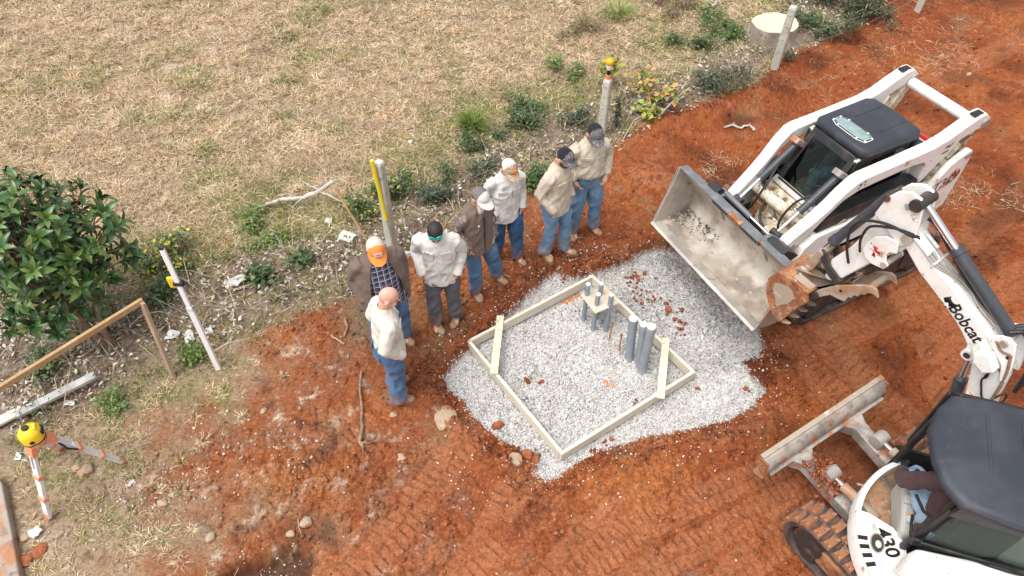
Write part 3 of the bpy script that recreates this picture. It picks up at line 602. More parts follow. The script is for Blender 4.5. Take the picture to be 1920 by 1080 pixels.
for p, q in (((938, 597), (926, 702)), ((1248, 640), (1238, 748))):
    a = at(*p, .01); b = at(*q, .01); e = unit(b-a); a = a - e*.03
    m = MB(); m.beam(a+[0, 0, .012], b+[0, 0, .012], .088, .02); br_ = m.build('brace', M['wood2'], form, xf=lambda v: v, bevel=.003)
    for q_ in (a+e*.05, a+e*.085+np.cross(e, (0, 0, 1))*.02, b-e*.04, b-e*.07+np.cross(e, (0, 0, 1))*.02): MB().cyl(q_+[0, 0, .02], q_+[0, 0, .0245], .006, n=8).build('nail_head', M['dark'], br_, xf=lambda v: v)

# conduits
def conduit(p0, p1, r, label, name='conduit'):
    t = thing(name, label, 'pipe', tuple(p0), 'grey conduits standing in the gravel')
    p0 = np.array(p0); p1 = np.array(p1); d = p1-p0; L = np.linalg.norm(d); d = d/L; o = np.zeros(3)
    MB().tube([o-d*.06, d*(L-.012)], r, 20).build('pipe', M['pvc'], t)
    m = MB(); m.tube([d*(L*.86), d*(L*.985), d*(L)], [r*1.05, r*1.05, r*.9], 20); m.build('taped_end', M['pvc'], t)
    MB().tube([d*(L-.004), d*(L+.006)], [r*1.0, r*.93], 20).build('end_cap', M['tape'], t)
def lean_pipe(base, top, r, h, label):
    b = at(*base, -.13); t = at(*top, h)
    conduit(b, t, r, label)
lean_pipe((1180, 667), (1188, 597), .052, .50, 'thick grey conduit standing a little apart to the left of its two neighbours')
lean_pipe((1199, 681), (1207, 608), .045, .54, 'grey conduit partly hidden behind the leaning thick one')
lean_pipe((1205, 690), (1222, 612), .052, .58, 'thick grey conduit leaning outwards, touching the timber brace side')
PLY = [at(px, py, .28) for px, py in ((1084, 556), (1129, 537), (1166, 565), (1121, 588))]
pc = sum(PLY)/4; e1 = unit(PLY[1]-PLY[0]); e1[2] = 0; e2 = np.array([-e1[1], e1[0], 0]); hs = (np.linalg.norm(PLY[1]-PLY[0])/2, np.linalg.norm(PLY[2]-PLY[1])/2)
m = MB(); m.obox((0, 0, 0), (e1, e2, (0, 0, 1)), (hs[0], hs[1], .009)); o = m.build('plywood_square', M['ply'], None, xf=lambda v: v+pc, loc=tuple(pc), bevel=.002)
tag(o, 'dusty plywood square holding four thin conduits above the gravel', 'board')
for (px, py), lab in zip(((1103, 533), (1128, 532), (1122, 552), (1147, 553)), ('thin grey conduit through the plywood square at its left corner', 'thin grey conduit through the plywood square at its back corner', 'thin grey conduit through the plywood square nearest the front corner', 'thin grey conduit through the plywood square at its right corner')):
    t = at(px, py, .47); conduit((t[0]-.01, t[1]-.015, -.13), tuple(t), .029, lab)
for b, t, lab in (((1143, 634), (1149, 605), 'rusty copper ground rod beside the plywood square'), ((1161, 655), (1166, 627), 'rusty copper ground rod beside the thick conduits')):
    p0, p1 = at(*b, -.13), at(*t, .07); r = thing('ground_rod', lab, 'rod', tuple(p0)); d = p1-p0
    MB().tube([-.05*d, d], .010, 8).build('rod', M['copper'], r); MB().tube([d*.93, d*1.0], .018, 8).build('clamp', M['copper'], r)

# ------------------------------------------------------------------ fence posts and wire
def concrete_post(base, top, h, w, label, lift=0):
    b = on_ground(*base); t = at(*top, h) if top else b + [0, 0, h]; d = t-b; u, a, c = perp_frame(d, (math.sin(.5), math.cos(.5), 0)); 
    p = thing('fence_post', label, 'fence post', tuple(b), 'concrete posts along the old fence line'); L = np.linalg.norm(d); m = MB()
    def ring(s, k): return [u*s + a*(w*k*i) + c*(w*k*j) for i, j in ((-.5, -.36), (-.36, -.5), (.36, -.5), (.5, -.36), (.5, .36), (.36, .5), (-.36, .5), (-.5, .36))]
    st = [(-.2, 1), (L*.3, .99), (L*.65, .95), (L-.03, .92), (L, .72)]; vs = sum([ring(*q) for q in st], []); n = 8
    fs = [(i*n+j, i*n+(j+1) % n, (i+1)*n+(j+1) % n, (i+1)*n+j) for i in range(len(st)-1) for j in range(n)] + [tuple(range(n)), tuple(range(4*n, 5*n))]
    m.add(vs, fs); m.build('shaft', M['concrete'], p, sharp=20)
    for q in (.3, .5, .7, .88):
        k = [u*(L*q) + a*w*.51*math.cos(i*math.pi/8*2.0)*1.05 + c*w*.51*math.sin(i*math.pi/8*2.0)*1.05 for i in range(9)]
        MB().tube(k, .0035, 5).build('wire_tie', M['wire'], p)
    return b, b+u*L
posts = []
posts.append(concrete_post((737, 474), (710, 303), 1.45, .12, 'pale concrete fence post with a yellow tool leaning on it'))
posts.append(concrete_post((1128, 250), (1140, 148), .96, .12, 'grey concrete fence post carrying the amber warning lamp behind the men'))
posts.append(concrete_post((1452, 128), (1488, 12), 1.12, .13, 'leaning concrete fence post in front of the sawn tree stump'))
posts.append(concrete_post((1720, 20), None, 1.1, .12, 'concrete fence post at the top edge beyond the loader, mostly cut off'))
for q, lab in ((.5, 'upper strand of rusty fence wire strung between the concrete posts'), (.3, 'lower strand of rusty fence wire strung between the concrete posts')):
    o = None; m = MB()
    for (b0, t0), (b1, t1) in zip(posts[:-1], posts[1:]):
        a = b0+(t0-b0)*q; c = b1+(t1-b1)*q; S = [a+(c-a)*s+np.array([0, 0, -.16*math.sin(math.pi*s)]) for s in np.linspace(0, 1, 15)]; m.tube(S, .0035, 4)
    tag(m.build('fence_wire', M['wire'], None, xf=lambda v: v, loc=tuple(posts[0][0])), lab, 'wire')
# amber lamp on the second post
b, t = posts[1]; L_ = thing('warning_lamp', 'small amber lamp with white collar taped on top of a concrete post', 'warning lamp', tuple(t))
MB().cyl((0, 0, -.05), (0, 0, .07), .035, .035).build('orange_band', M['orange_pl'], L_); MB().cyl((0, 0, .07), (0, 0, .15), .025, .02).build('neck', M['black'], L_)
MB().tube([(0, 0, .15), (0, 0, .17), (0, 0, .23)], [.03, .045, .045]).build('white_collar', M['rodwhite'], L_)
MB().ell((0, 0, .275), (.06, .06, .055)).build('amber_dome', M['beacon'], L_)

# ------------------------------------------------------------------ hand tools behind the men
b = on_ground(743, 484); t = at(697, 301, 1.52); rk = thing('concrete_rake', 'concrete rake with yellow handle sleeve and flat grey blade leaning on the post', 'rake', tuple(b)); d = t-b
MB().tube([d*.02, d*.42], .016, 8).build('lower_handle', M['bone'], rk); MB().tube([d*.42, d*1.0], .026, 10).build('handle_sleeve', M['yellow_tool'], rk)
m = MB(); m.beam((-.02, -.02, .03), (.29, .05, .05), .02, .10, up=(0, 0, 1)); m.build('blade', M['alu'], rk, bevel=.004)
b = at(700, 470, .0); t = at(632, 360, .75); sh = thing('shovel', 'old shovel with bare brown wooden handle stuck in the litter behind the orange cap', 'shovel', tuple(b)); d = t-b
MB().tube([d*.1, d*.5, d], [.019, .018, .017], 8).build('handle', M['orangewood'], sh)
m = MB(); u_, a_, c_ = perp_frame(d); m.prism([(-.02, -.1), (.02, -.1), (.03, 0), (.0, .1), (-.03, 0)], -.004, .004); m.build('blade', M['dark'], sh, xf=lambda v: b + (v[:, :1]*a_*3 + v[:, 1:2]*c_ + v[:, 2:3]*u_*1.3))

# ------------------------------------------------------------------ survey gear and stakes at lower left
b = on_ground(410, 692); t = at(303, 466, 1.86); d = t-b; u_, a_, c_ = perp_frame(d, (0, 1, 0)); L = np.linalg.norm(d)
rd = thing('levelling_rod', 'tall white levelling rod standing in the grass by the magnolia', 'levelling rod', tuple(b))
def bar(q0, q1, w, h, off=0): 
    m = MB(); m.obox(u_*L*(q0+q1)/2 + c_*off, (u_, a_, c_), (L*(q1-q0)/2, w/2, h/2)); return m
bar(0, .555, .060, .034).build('lower_section', M['rodwhite'], rd, bevel=.004); bar(.53, 1, .050, .028, .0).build('upper_section', M['rodwhite'], rd, bevel=.004)
bar(.53, .56, .06, .04).build('clip', M['alu'], rd, bevel=.003); bar(.995, 1.01, .045, .03).build('end_cap', M['black'], rd)
for k in range(34): bar(.02+k*.0285, .02+k*.0285+.012, .024, .002, .0185 if k < 18 else .0153).build('graduation_mark', M['greyink'], rd)
p = b+u_*L*.745; rc = thing('laser_receiver', 'yellow laser receiver clamped to the white levelling rod', 'laser receiver', tuple(p)); sgn = -1 if (a_ @ np.array([1, 0, 0])) > 0 else 1
def rb(c, h): m = MB(); m.obox(u_*c[0]+a_*c[1]*sgn+c_*c[2], (u_, a_, c_), h); return m
rb((0, .068, .02), (.066, .036, .018)).build('housing', M['yellow'], rc, bevel=.008); rb((.012, .075, .041), (.042, .026, .004)).build('screen', M['ink'], rc)
for k in range(3): rb((-.05, .06+k*.015, .042), (.006, .005, .004)).build('button', M['greyink'], rc)
rb((.0, -.005, .005), (.022, .05, .03)).build('clamp', M['black'], rc, bevel=.005); rb((.0, -.06, .005), (.012, .03, .012)).build('clamp_knob', M['black'], rc)
# wooden stake, rail and boards
b = on_ground(325, 706); t = at(266, 567, 1.08); st = thing('wooden_stake', 'weathered wooden stake standing upright under the end of the ochre rail', 'stake', tuple(b)); d = t-b
MB().beam(d*-.05, d, .085, .036, up=(.6, .8, 0)).build('stake', M['oldwood'], st, bevel=.004)
a = at(268, 563, 1.07); e = at(0, 728, 1.02); e = a+(e-a)*1.35
tag(MB().beam(a, e, .04, .065).build('timber_rail', M['orangewood'], None, xf=lambda v: v, loc=tuple(a), bevel=.004), 'long ochre timber rail nailed level to the top of the weathered stake', 'rail')
a = at(179, 703, .17); e = at(30, 778, .14)
tag(MB().beam(a, e, .10, .04).build('grey_board', M['greywood'], None, xf=lambda v: v, loc=tuple(e), bevel=.004), 'weathered grey board lying in the brush beside the tripod', 'board')
a = at(42, 768, .10); e = at(-60, 820, .10)
tag(MB().beam(a, e, .115, .035).build('pine_board', M['wood2'], None, xf=lambda v: v, loc=tuple(a), bevel=.004), 'bright yellow pine board lying under the end of the grey board', 'board')
# tripod with the laser level on it
F1, F2, F3 = on_ground(92, 975), on_ground(234, 866), on_ground(112, 842); hd = at(66, 822, 1.0); hd[2] = .98
tp = thing('tripod', 'aluminium survey tripod with salmon orange fittings standing in the worn grass', 'tripod', tuple(hd[:2])+(float((F1+F2+F3)[2]/3),)); TB = lambda v: v
MB().cyl(hd-[0, 0, .03], hd, .085, .085, 20).build('tripod_head', M['orange_pl'], tp, xf=TB, bevel=.006)
for Fp in (F1, F2, F3):
    o2 = unit((Fp-hd)*[1, 1, 0]); a = hd + o2*.075 - [0, 0, .03]; d = Fp-a; u = unit(d); w = np.cross(u, [0, 0, 1]); w = unit(w); LL = np.linalg.norm(d)
    lg = MB().beam(a+u*LL*.30, Fp-u*.05, .075, .034, up=np.cross(w, u)).build('leg', M['alu'], tp, xf=TB, bevel=.004)
    for sgn in (-1, 1): MB().beam(a+w*.032*sgn, a+u*LL*.52+w*.032*sgn, .024, .028, up=np.cross(w, u)).build('side_rail', M['alu'], lg, xf=TB)
    MB().obox(a+u*.03, (u, w, np.cross(u, w)), (.06, .058, .028)).build('hinge', M['orange_pl'], lg, xf=TB, bevel=.006)
    for q, s in ((.38, 1), (.68, .95)): MB().obox(a+u*LL*q, (u, w, np.cross(u, w)), (.025, .05*s, .026)).build('leg_clamp', M['orange_pl'], lg, xf=TB, bevel=.005)
    MB().tube([Fp-u*.11, Fp-u*.03, Fp+u*.03], [.03, .032, .006], 8).build('foot', M['orange_pl'], lg, xf=TB)
    MB().tube([a+u*LL*.1+w*.03, a+u*LL*.2+w*.075-[0, 0, .02], a+u*LL*.34+w*.05, a+u*LL*.42], [.010]*4, 6).build('strap', M['black'], lg, xf=TB)
lz = thing('laser_level', 'yellow rotary laser level mounted on the tripod', 'laser level', tuple(hd))
MB().cyl((0, 0, 0), (0, 0, .035), .075, .08, 20).build('base', M['alu'], lz); 
c7, s7 = math.cos(.5), math.sin(.5); RZ = lambda v: np.c_[v[:, 0]*c7-v[:, 1]*s7, v[:, 0]*s7+v[:, 1]*c7, v[:, 2]]
lzx = lambda v: RZ(v)+hd
m = MB(); m.rings([(.036, 0, 0, .088, .088), (.05, 0, 0, .098, .098), (.14, 0, 0, .096, .096), (.165, 0, 0, .08, .08), (.19, 0, 0, .05, .05), (.195, 0, 0, .04, .04)], 10); m.build('housing', M['yellow'], lz, xf=lzx, bevel=.006)
MB().box(.03, .075, -.035, .035, .168, .19).build('handle', M['yellow'], lz, xf=lzx, bevel=.006)
MB().box(.06, .103, -.042, .042, .08, .13).build('keypad', M['ink'], lz, xf=lzx, bevel=.004)
MB().cyl((0, 0, .19), (0, 0, .215), .03, .03).build('rotor', M['ink'], lz, xf=lzx); MB().cyl((0, -.097, .09), (0, -.101, .09), .02, .02).build('port', M['ink'], lz, xf=lzx)
MB().rings([(.036, 0, 0, .100, .100), (.05, 0, 0, .101, .101)], 10).build('rubber_skirt', M['ink'], lz, xf=lzx)
# concrete slab edge in the corner
S = [at(px, py, .12) for px, py in ((-8, 893), (3, 905), (24, 1010), (40, 1100), (56, 1250), (-260, 1250), (-260, 893))]
m = MB(); m.plate([(p[0], p[1]) for p in S], -.1, .12); tag(m.build('concrete_curb', M['slab'], None, xf=lambda v: v, loc=tuple(S[2]), bevel=.012), 'clay-stained concrete curb at the bottom left corner', 'curb')

# ------------------------------------------------------------------ stump, branch, roots, rocks, rubbish
def stump_top():
    k = NT('sawn_stump_rings'); mp = k.n('ShaderNodeMapping'); k.t.links.new(k.tc.outputs['Object'], mp.inputs[0]); mp.inputs['Location'].default_value = (.06, .03, 0); mp.inputs['Scale'].default_value = (1, 1, 0)
    wv = k.n('ShaderNodeTexWave', wave_type='RINGS', rings_direction='Z'); wv.inputs['Scale'].default_value = 22; wv.inputs['Distortion'].default_value = 3; wv.inputs['Detail'].default_value = 3; k.t.links.new(mp.outputs[0], wv.inputs[0])
    c = k.mix(wv.outputs['Fac'], (.55, .47, .33), (.64, .57, .43)); c = k.mix(k.ramp(k.noise(5), .55, .75), c, (.42, .36, .25)); return k.done(c, .8, 0, k.bump(k.noise(40), .25))
M['stump_top'] = stump_top()
b = on_ground(1447, 68); stp = thing('tree_stump', 'wide sawn tree stump with pale flat top behind the leaning post', 'stump', tuple(b))
out = []; 
for i in range(64):
    th = 2*math.pi*i/64; out.append((th, .37*(1+.05*math.sin(2*th+.5)+.03*math.sin(5*th)+.015*math.sin(11*th)-.10*math.exp(-((th-.15)/.16)**2))))
m = MB(); vs = []; zz = [(-.1, 1.35), (.03, 1.16), (.10, 1.04), (.22, 1.0), (.26, .97)]
for z_, s_ in zz: vs += [(math.cos(t)*r*s_*(1.12+.05*math.sin(9*t)*(s_ > 1)), math.sin(t)*r*s_, z_) for t, r in out]
n = 64; m.add(vs, [(i*n+j, i*n+(j+1) % n, (i+1)*n+(j+1) % n, (i+1)*n+j) for i in range(len(zz)-1) for j in range(n)]); m.build('bark', M['bark'], stp, sharp=0)
MB().plate([(math.cos(t)*r*.975*1.12, math.sin(t)*r*.975) for t, r in out], .24, .264).build('sawn_top', M['stump_top'], stp)
def stick(name, pts, rr, matn, label, cat, forks=(), zoff=.03):
    W_ = [on_ground(*p[:2])+np.array([0, 0, zoff+(p[2] if len(p) > 2 else 0)]) for p in pts]
    def smooth(W_): 
        W_ = np.array(W_); q = [];
        for i in range(len(W_)-1):
            for s in (0, .33, .66): q.append(W_[i]*(1-s)+W_[i+1]*s + RNG.normal(0, .007, 3))
        return np.array(q+[W_[-1]])
    S_ = smooth(W_); t = thing(name, label, cat, tuple(S_[0])); MB().tube(S_, np.linspace(rr[0], rr[1], len(S_))*RNG.uniform(.85, 1.15, len(S_)), 8).build('stem', M[matn], t, xf=lambda v: v)
    for fk, fr in forks:
        F_ = smooth([on_ground(*p[:2])+np.array([0, 0, zoff+(p[2] if len(p) > 2 else 0)]) for p in fk]); MB().tube(F_, np.linspace(fr, fr*.35, len(F_)), 7).build('side_shoot', M[matn], t, xf=lambda v: v)
stick('fallen_branch', [(488, 397, .05), (530, 389, .1), (575, 388, .14), (605, 382, .2), (632, 372, .28)], (.022, .036), 'bone', 'bleached forked branch lying across the dry grass behind the men', 'branch', [([(608, 381, .2), (588, 372, .2), (570, 362, .2)], .018), ([(575, 388, .14), (552, 402, .1)], .012), ([(605, 382, .2), (630, 392, .2), (655, 398, .12)], .018), ([(632, 372, .28), (645, 368, .3), (660, 372, .25)], .014)])
stick('dead_root', [(679, 700), (676, 740), (680, 790), (676, 830), (683, 843)], (.013, .020), 'rootwood', 'long dark root lying on the clay behind the bald man', 'root', [([(678, 832), (690, 833), (705, 831)], .016), ([(680, 836), (681, 850), (690, 858)], .009)])
stick('clay_root', [(838, 580), (852, 574), (868, 571), (876, 563)], (.014, .018), 'rootwood', 'short red-brown root on the clay beside the boots of the man in white', 'root')
stick('exposed_root', [(1358, 241), (1372, 238), (1390, 243), (1404, 236), (1414, 248)], (.016, .020), 'bone', 'pale crooked root half out of the clay above the loader bucket', 'root', [([(1372, 238), (1378, 233)], .012)])
stick('clay_stick', [(622, 633), (634, 640), (646, 648)], (.010, .008), 'orangewood', 'thin orange stick on the wet clay left of the bald man', 'stick')
stick('dark_stick', [(648, 598), (650, 615), (647, 635)], (.016, .012), 'rootwood', 'dark broken stick standing out of the clay left of the orange cap man', 'stick')
stick('pale_stick', [(1692, 236), (1700, 228), (1684, 262)], (.007, .006), 'bone', 'thin pale stick on the bare clay beyond the crossbar', 'stick')
stick('litter_branch', [(1238, 222, .05), (1262, 200, .1), (1290, 178, .1)], (.016, .012), 'bone', 'grey branch at the edge of the leaf litter by the dark shrub', 'branch', [([(1262, 200, .1), (1275, 205, .05)], .008)])
stick('grass_branch', [(1318, 20, .03), (1335, 18, .05), (1345, 11, .06)], (.03, .02), 'bone', 'short bleached branch in the grass left of the stump', 'branch', [([(1335, 18, .05), (1328, 10, .06)], .012)])
def rock(px, py, r, label, matn='stone', name='rock', sink=.35, seed=0, flat=.6):
    b = on_ground(px, py); m = MB(); m.ell((0, 0, 0), (r, r*.85, r*flat), 24, 16); V = np.vstack(m.v); d = 1 + .42*noise3(V/r+seed*7.7, .9)+.16*noise3(V/r+seed*3.1, 2.6)+.10*noise3(V/r+seed, 8); V = V*d[:, None]; a = seed*1.7; V = np.c_[V[:, 0]*math.cos(a)-V[:, 1]*math.sin(a), V[:, 0]*math.sin(a)+V[:, 1]*math.cos(a), V[:, 2]+r*flat*(1-sink*1.6)]
    m.v = [V]; tag(m.build(name, M[matn], None, xf=lambda v: v+b, loc=tuple(b), sharp=28), label, 'rock' if name == 'rock' else 'clod')
rock(835, 784, .15, 'large pale rock smeared with clay left of the gravel', seed=1, flat=.38, sink=.62)
rock(964, 866, .09, 'grey-brown flat rock at the lower left edge of the gravel', seed=2)
rock(753, 860, .06, 'brown stone with broken face near the end of the long root', seed=3); rock(575, 980, .06, 'pale broken rock beside the shallow pit', seed=4); rock(545, 1002, .042, 'pink-brown stone at the rim of the shallow pit', seed=5)
rock(162, 884, .075, 'grey stone in the worn grass between the tripod legs', seed=6, flat=.7); rock(146, 878, .05, 'small grey stone touching the larger one between the tripod legs', seed=7)
rock(1816, 141, .05, 'small pale stone on the bare clay beyond the loader', seed=8); rock(738, 779, .04, 'small cream stone on the clay below the bald man', seed=9); rock(495, 772, .04, 'small tan stone on the clay at the grass edge', seed=10); rock(305, 945, .05, 'grey stone among pale crumbs in the worn grass', seed=11); rock(395, 1010, .05, 'blue-grey stone on the lower worn ground', seed=12)
rock(988, 855, .06, 'red clay lump sitting on the gravel below the frame corner', 'clay', 'clay_clod', .3, 13, .8); rock(1002, 862, .05, 'red clay lump beside another on the gravel edge', 'clay', 'clay_clod', .3, 14, .8); rock(934, 800, .05, 'round red clay lump on the gravel left of the frame', 'clay', 'clay_clod', .25, 15, .9)
rock(1545, 883, .09, 'large red clay clod lying between the blade arms', 'clay', 'clay_clod', .3, 16, .7); rock(755, 700, .05, 'dark clay clod by the boots of the bald man', 'clay', 'clay_clod', .3, 17, .7); rock(1253, 582, .045, 'red clay lump on the grey gravel near the bucket', 'clay', 'clay_clod', .25, 18, .8)
rock(75, 1035, .075, 'big broken red clay lump by the concrete curb', 'clay', 'clay_clod', .45, 19, .55); rock(52, 1050, .07, 'smaller red clay lump against the concrete curb', 'clay', 'clay_clod', .4, 20, .6); rock(47, 1010, .05, 'brown clod between the curb and the grass', 'stone', 'clay_clod', .4, 21, .6)
def rag(px, py, w, l, label, matn='rag', seed=0, name='litter_scrap', z0=.02):
    b = on_ground(px, py); n = 9; u, v = np.meshgrid(np.linspace(-1, 1, n), np.linspace(-1, 1, n)); V = np.c_[u.ravel()*w, v.ravel()*l, np.zeros(n*n)]
    V[:, 2] = .30*w*(1+noise3(V/w+seed*5.3, 1.4)*2.2)+z0; V[:, :2] += .35*w*np.c_[noise3(V/w+seed, 1.1), noise3(V/w-seed, 1.2)]; a = seed*2.1
    V = np.c_[V[:, 0]*math.cos(a)-V[:, 1]*math.sin(a), V[:, 0]*math.sin(a)+V[:, 1]*math.cos(a), V[:, 2]]; m = MB(); m.add(V, [(i*n+j, i*n+j+1, (i+1)*n+j+1, (i+1)*n+j) for i in range(n-1) for j in range(n-1)])
    tag(m.build(name, M[matn], None, xf=lambda q: q+b, loc=tuple(b), sharp=0), label, 'litter')
for i, (px, py, w, l, lab, mt) in enumerate([(447, 528, .07, .11, 'crumpled white plastic bag in the weeds right of the levelling rod', 'rag'), (428, 537, .05, .05, 'small torn white plastic scrap beside the crumpled bag', 'rag'), (326, 632, .08, .06, 'white rag in the leaves left of the levelling rod foot', 'rag'), (356, 634, .08, .05, 'pinkish white rag in the leaves beside the levelling rod', 'rag'), (650, 447, .08, .10, 'pale green food wrapper in the litter behind the orange cap man', 'ragblue'), (617, 417, .05, .06, 'torn white paper in the litter below the bleached branch', 'rag'), (390, 624, .05, .06, 'white paper scrap right of the levelling rod', 'rag'), (68, 1000, .05, .05, 'white plastic scrap on the worn grass below the tripod leg', 'rag'), (38, 857, .035, .045, 'pale blue-green cup lying left of the tripod', 'ragblue'), (1312, 126, .04, .03, 'white plastic scrap beside the wiry dark shrub', 'rag'), (1080, 43, .03, .06, 'white scrap in the dry grass near the top', 'rag'), (134, 758, .05, .03, 'white paper scrap behind the grey board', 'rag'), (770, 268, .035, .03, 'white scrap in the field behind the yellow tool', 'rag'), (247, 908, .04, .025, 'pale chip of plastic between the tripod legs', 'rag'), (50, 700, .06, .035, 'crushed white carton under the ochre rail', 'rag'), (1448, 70, .02, .02, 'white scrap at the foot of the stump', 'rag')][:15]):
    rag(px, py, w, l, lab, mt, i+1)

# ------------------------------------------------------------------ shrubs, weeds and saplings, each on its own
def plant(px, py, rx, h, n, label, cols, leaf=(.05, .02), name='weed', cat='weed', stems=6, kind='leafy', ry=None):
    b = on_ground(px, py); t = thing(name, label, cat, tuple(b)); ry = ry or rx; tips = []; m = MB(); n = int(n*(1 if kind == 'grass' else 2.1)); leaf = (leaf[0]*1.15, leaf[1]*1.3)
    for i in range(stems):
        if i % 3 == 0: r0 = np.array([RNG.normal(0, .42*rx), RNG.normal(0, .42*ry), 0])*(stems > 3); hk = RNG.uniform(.45, 1.05)
        a = RNG.uniform(0, 2*math.pi); q = RNG.uniform(.15, .75); tip = r0+np.array([math.cos(a)*rx*q, math.sin(a)*ry*q, h*hk*RNG.uniform(.5, 1)]); mid = r0+(tip-r0)*[.4, .4, .6]+RNG.normal(0, .02, 3)
        m.tube([r0-[0, 0, .03], mid, tip], [.006+.006*h, .005, .002], 5); tips.append((mid, tip))
    tag(m.build('stems', M['trunk'], t), kind='stuff')
    if kind == 'grass':
        a = RNG.uniform(0, 2*math.pi, n); r = RNG.random(n)**.6*rx*.5; x = r*np.cos(a)+b[0]; y = r*np.sin(a)+b[1]; C = np.array(cols)[RNG.integers(0, len(cols), n)]*RNG.uniform(.7, 1.25, (n, 1))
        o = blades('blades', x, y, RNG.uniform(.5, 1.0, n)*h, RNG.uniform(.006, .011, n), C, None, None, (.7, 1.45), .8, az=a+RNG.normal(0, .7, n), parent=t); o.data.transform(Matrix.Translation(-Vector(b))); return
    if kind == 'upright':
        k = RNG.random(n); c = np.c_[RNG.normal(0, rx*.35, (n, 2)), k*h]
    else:
        idx_ = RNG.integers(0, len(tips), n); k = RNG.random(n)**.6; A = np.array([q[0] for q in tips])[idx_]; B = np.array([q[1] for q in tips])[idx_]; c = A+(B-A)*k[:, None]+RNG.normal(0, 1, (n, 3))*(.05+.16*max(rx, .2)*RNG.random((n, 1))**1.5)*[1, 1, .55]; c[:, 2] = np.maximum(c[:, 2], .015)
    cols = list(cols)*4+[(.30, .22, .12)]; L = RNG.uniform(.45, 1.2, n)*leaf[0]; Wd = RNG.uniform(.7, 1.2, n)*leaf[1]; az = RNG.uniform(0, 2*math.pi, n); f = np.c_[np.cos(az), np.sin(az), RNG.normal(.1, .5, n)]; f /= np.linalg.norm(f, axis=1)[:, None]; s = np.c_[-np.sin(az), np.cos(az), RNG.normal(0, .35, n)]; u = np.cross(f, s)
    P = lambda a, q, w: c+f*(a*L)[:, None]+s*(q*Wd)[:, None]+u*(w*Wd)[:, None]
    V = np.stack([P(0, 0, 0), P(.45, -.5, .18), P(.45, 0, 0), P(.45, .5, .18), P(1, 0, -.2)], 1).reshape(-1, 3); F = (np.array([[0, 1, 2], [0, 2, 3], [1, 4, 2], [2, 4, 3]])[None]+5*np.arange(n)[:, None, None]).reshape(-1, 3)
    C = np.array(cols)[RNG.integers(0, len(cols), n)]*RNG.uniform(.6, 1.4, (n, 1)); raw_mesh('foliage', V, F, np.repeat(C, 5, 0), [M['leafm']], 'stuff', parent=t)
M['leafm'] = attr_mat('small_leaf', .5, None, (), .4)
DG = [(.032, .068, .022), (.045, .085, .026), (.08, .12, .035)]; BG = [(.10, .17, .03), (.15, .21, .045), (.07, .12, .03)]; DK = [(.022, .045, .022), (.035, .062, .03), (.09, .11, .06)]; YO = [(.34, .32, .05), (.40, .22, .05), (.2, .24, .05), (.22, .25, .05), (.36, .17, .06)]; DRY = [(.3, .25, .17), (.4, .34, .25), (.2, .16, .11)]
plant(885, 240, .24, .42, 420, 'bright green grassy tuft standing in the dry field behind the men', [(.14, .22, .04), (.2, .27, .07), (.1, .16, .03)], name='grass_tuft', cat='grass tuft', stems=2, kind='grass')
plant(1000, 236, .42, .28, 620, 'dark leafy shrub between the bright tuft and the lamp post', DG, (.06, .022), 'shrub', 'shrub', 12)
plant(960, 250, .22, .18, 200, 'low dark creeper at the left of the dark leafy shrub', DG, (.055, .02)); plant(1075, 232, .2, .3, 220, 'dark green shrub just left of the lamp post', DK, (.06, .018), 'shrub', 'shrub', 6)
plant(1002, 350, .17, .3, 330, 'compact green bush between the two men in khaki and grey', BG+DG, (.06, .024), 'shrub', 'shrub', 8)
plant(890, 282, .3, .2, 260, 'dark spreading weed below the bright grassy tuft', DG, (.055, .02)); plant(905, 320, .2, .3, 170, 'thin dark shrub behind the man with the white cap', DK, (.06, .016), 'shrub', 'shrub', 7)
plant(822, 372, .3, .24, 300, 'dark shrub behind the brown jacket', DK, (.06, .02), 'shrub', 'shrub', 8); plant(842, 330, .22, .2, 160, 'small dark weed right of the yellow tool', DG, (.05, .018))
plant(745, 360, .18, .45, 200, 'leafy vine climbing the post with the yellow tool', DG, (.06, .03), 'vine', 'vine', 5); plant(705, 390, .35, .35, 320, 'trailing vine with dark leaves left of the yellow tool', DG+[(.3, .27, .05)], (.06, .03), 'vine', 'vine', 9)
plant(1142, 160, .16, .55, 60, 'yellow-green sapling left of the lamp post', [(.16, .2, .03), (.4, .36, .04), (.25, .27, .04)], (.10, .06), 'sapling', 'sapling', 5); plant(1205, 190, .34, .55, 62, 'autumn sapling with yellow and orange leaves by the clay edge', YO, (.11, .07), 'sapling', 'sapling', 8)
plant(1215, 215, .18, .25, 36, 'low yellow-green seedling under the autumn sapling', [(.3, .33, .04), (.2, .25, .04)], (.10, .06), 'sapling', 'sapling', 4); plant(1155, 238, .03, .5, 150, 'single dark upright stem of needles right of the lamp post', DK, (.07, .012), 'seedling', 'seedling', 1, 'upright')
plant(1330, 168, .34, .36, 420, 'dark wiry shrub at the clay edge with grey dead twigs', DK, (.07, .014), 'shrub', 'shrub', 14); plant(1372, 140, .38, .45, 260, 'tangle of grey dead twigs above the dark wiry shrub', DRY, (.09, .01), 'dead_shrub', 'dead shrub', 22)
plant(1345, 60, .55, .3, 560, 'green shrub spreading to the left of the stump', DG+BG, (.07, .02), 'shrub', 'shrub', 12); plant(1300, 82, .4, .25, 330, 'low green shrub in the dry grass left of the stump shrub', DG, (.07, .02), 'shrub', 'shrub', 9)
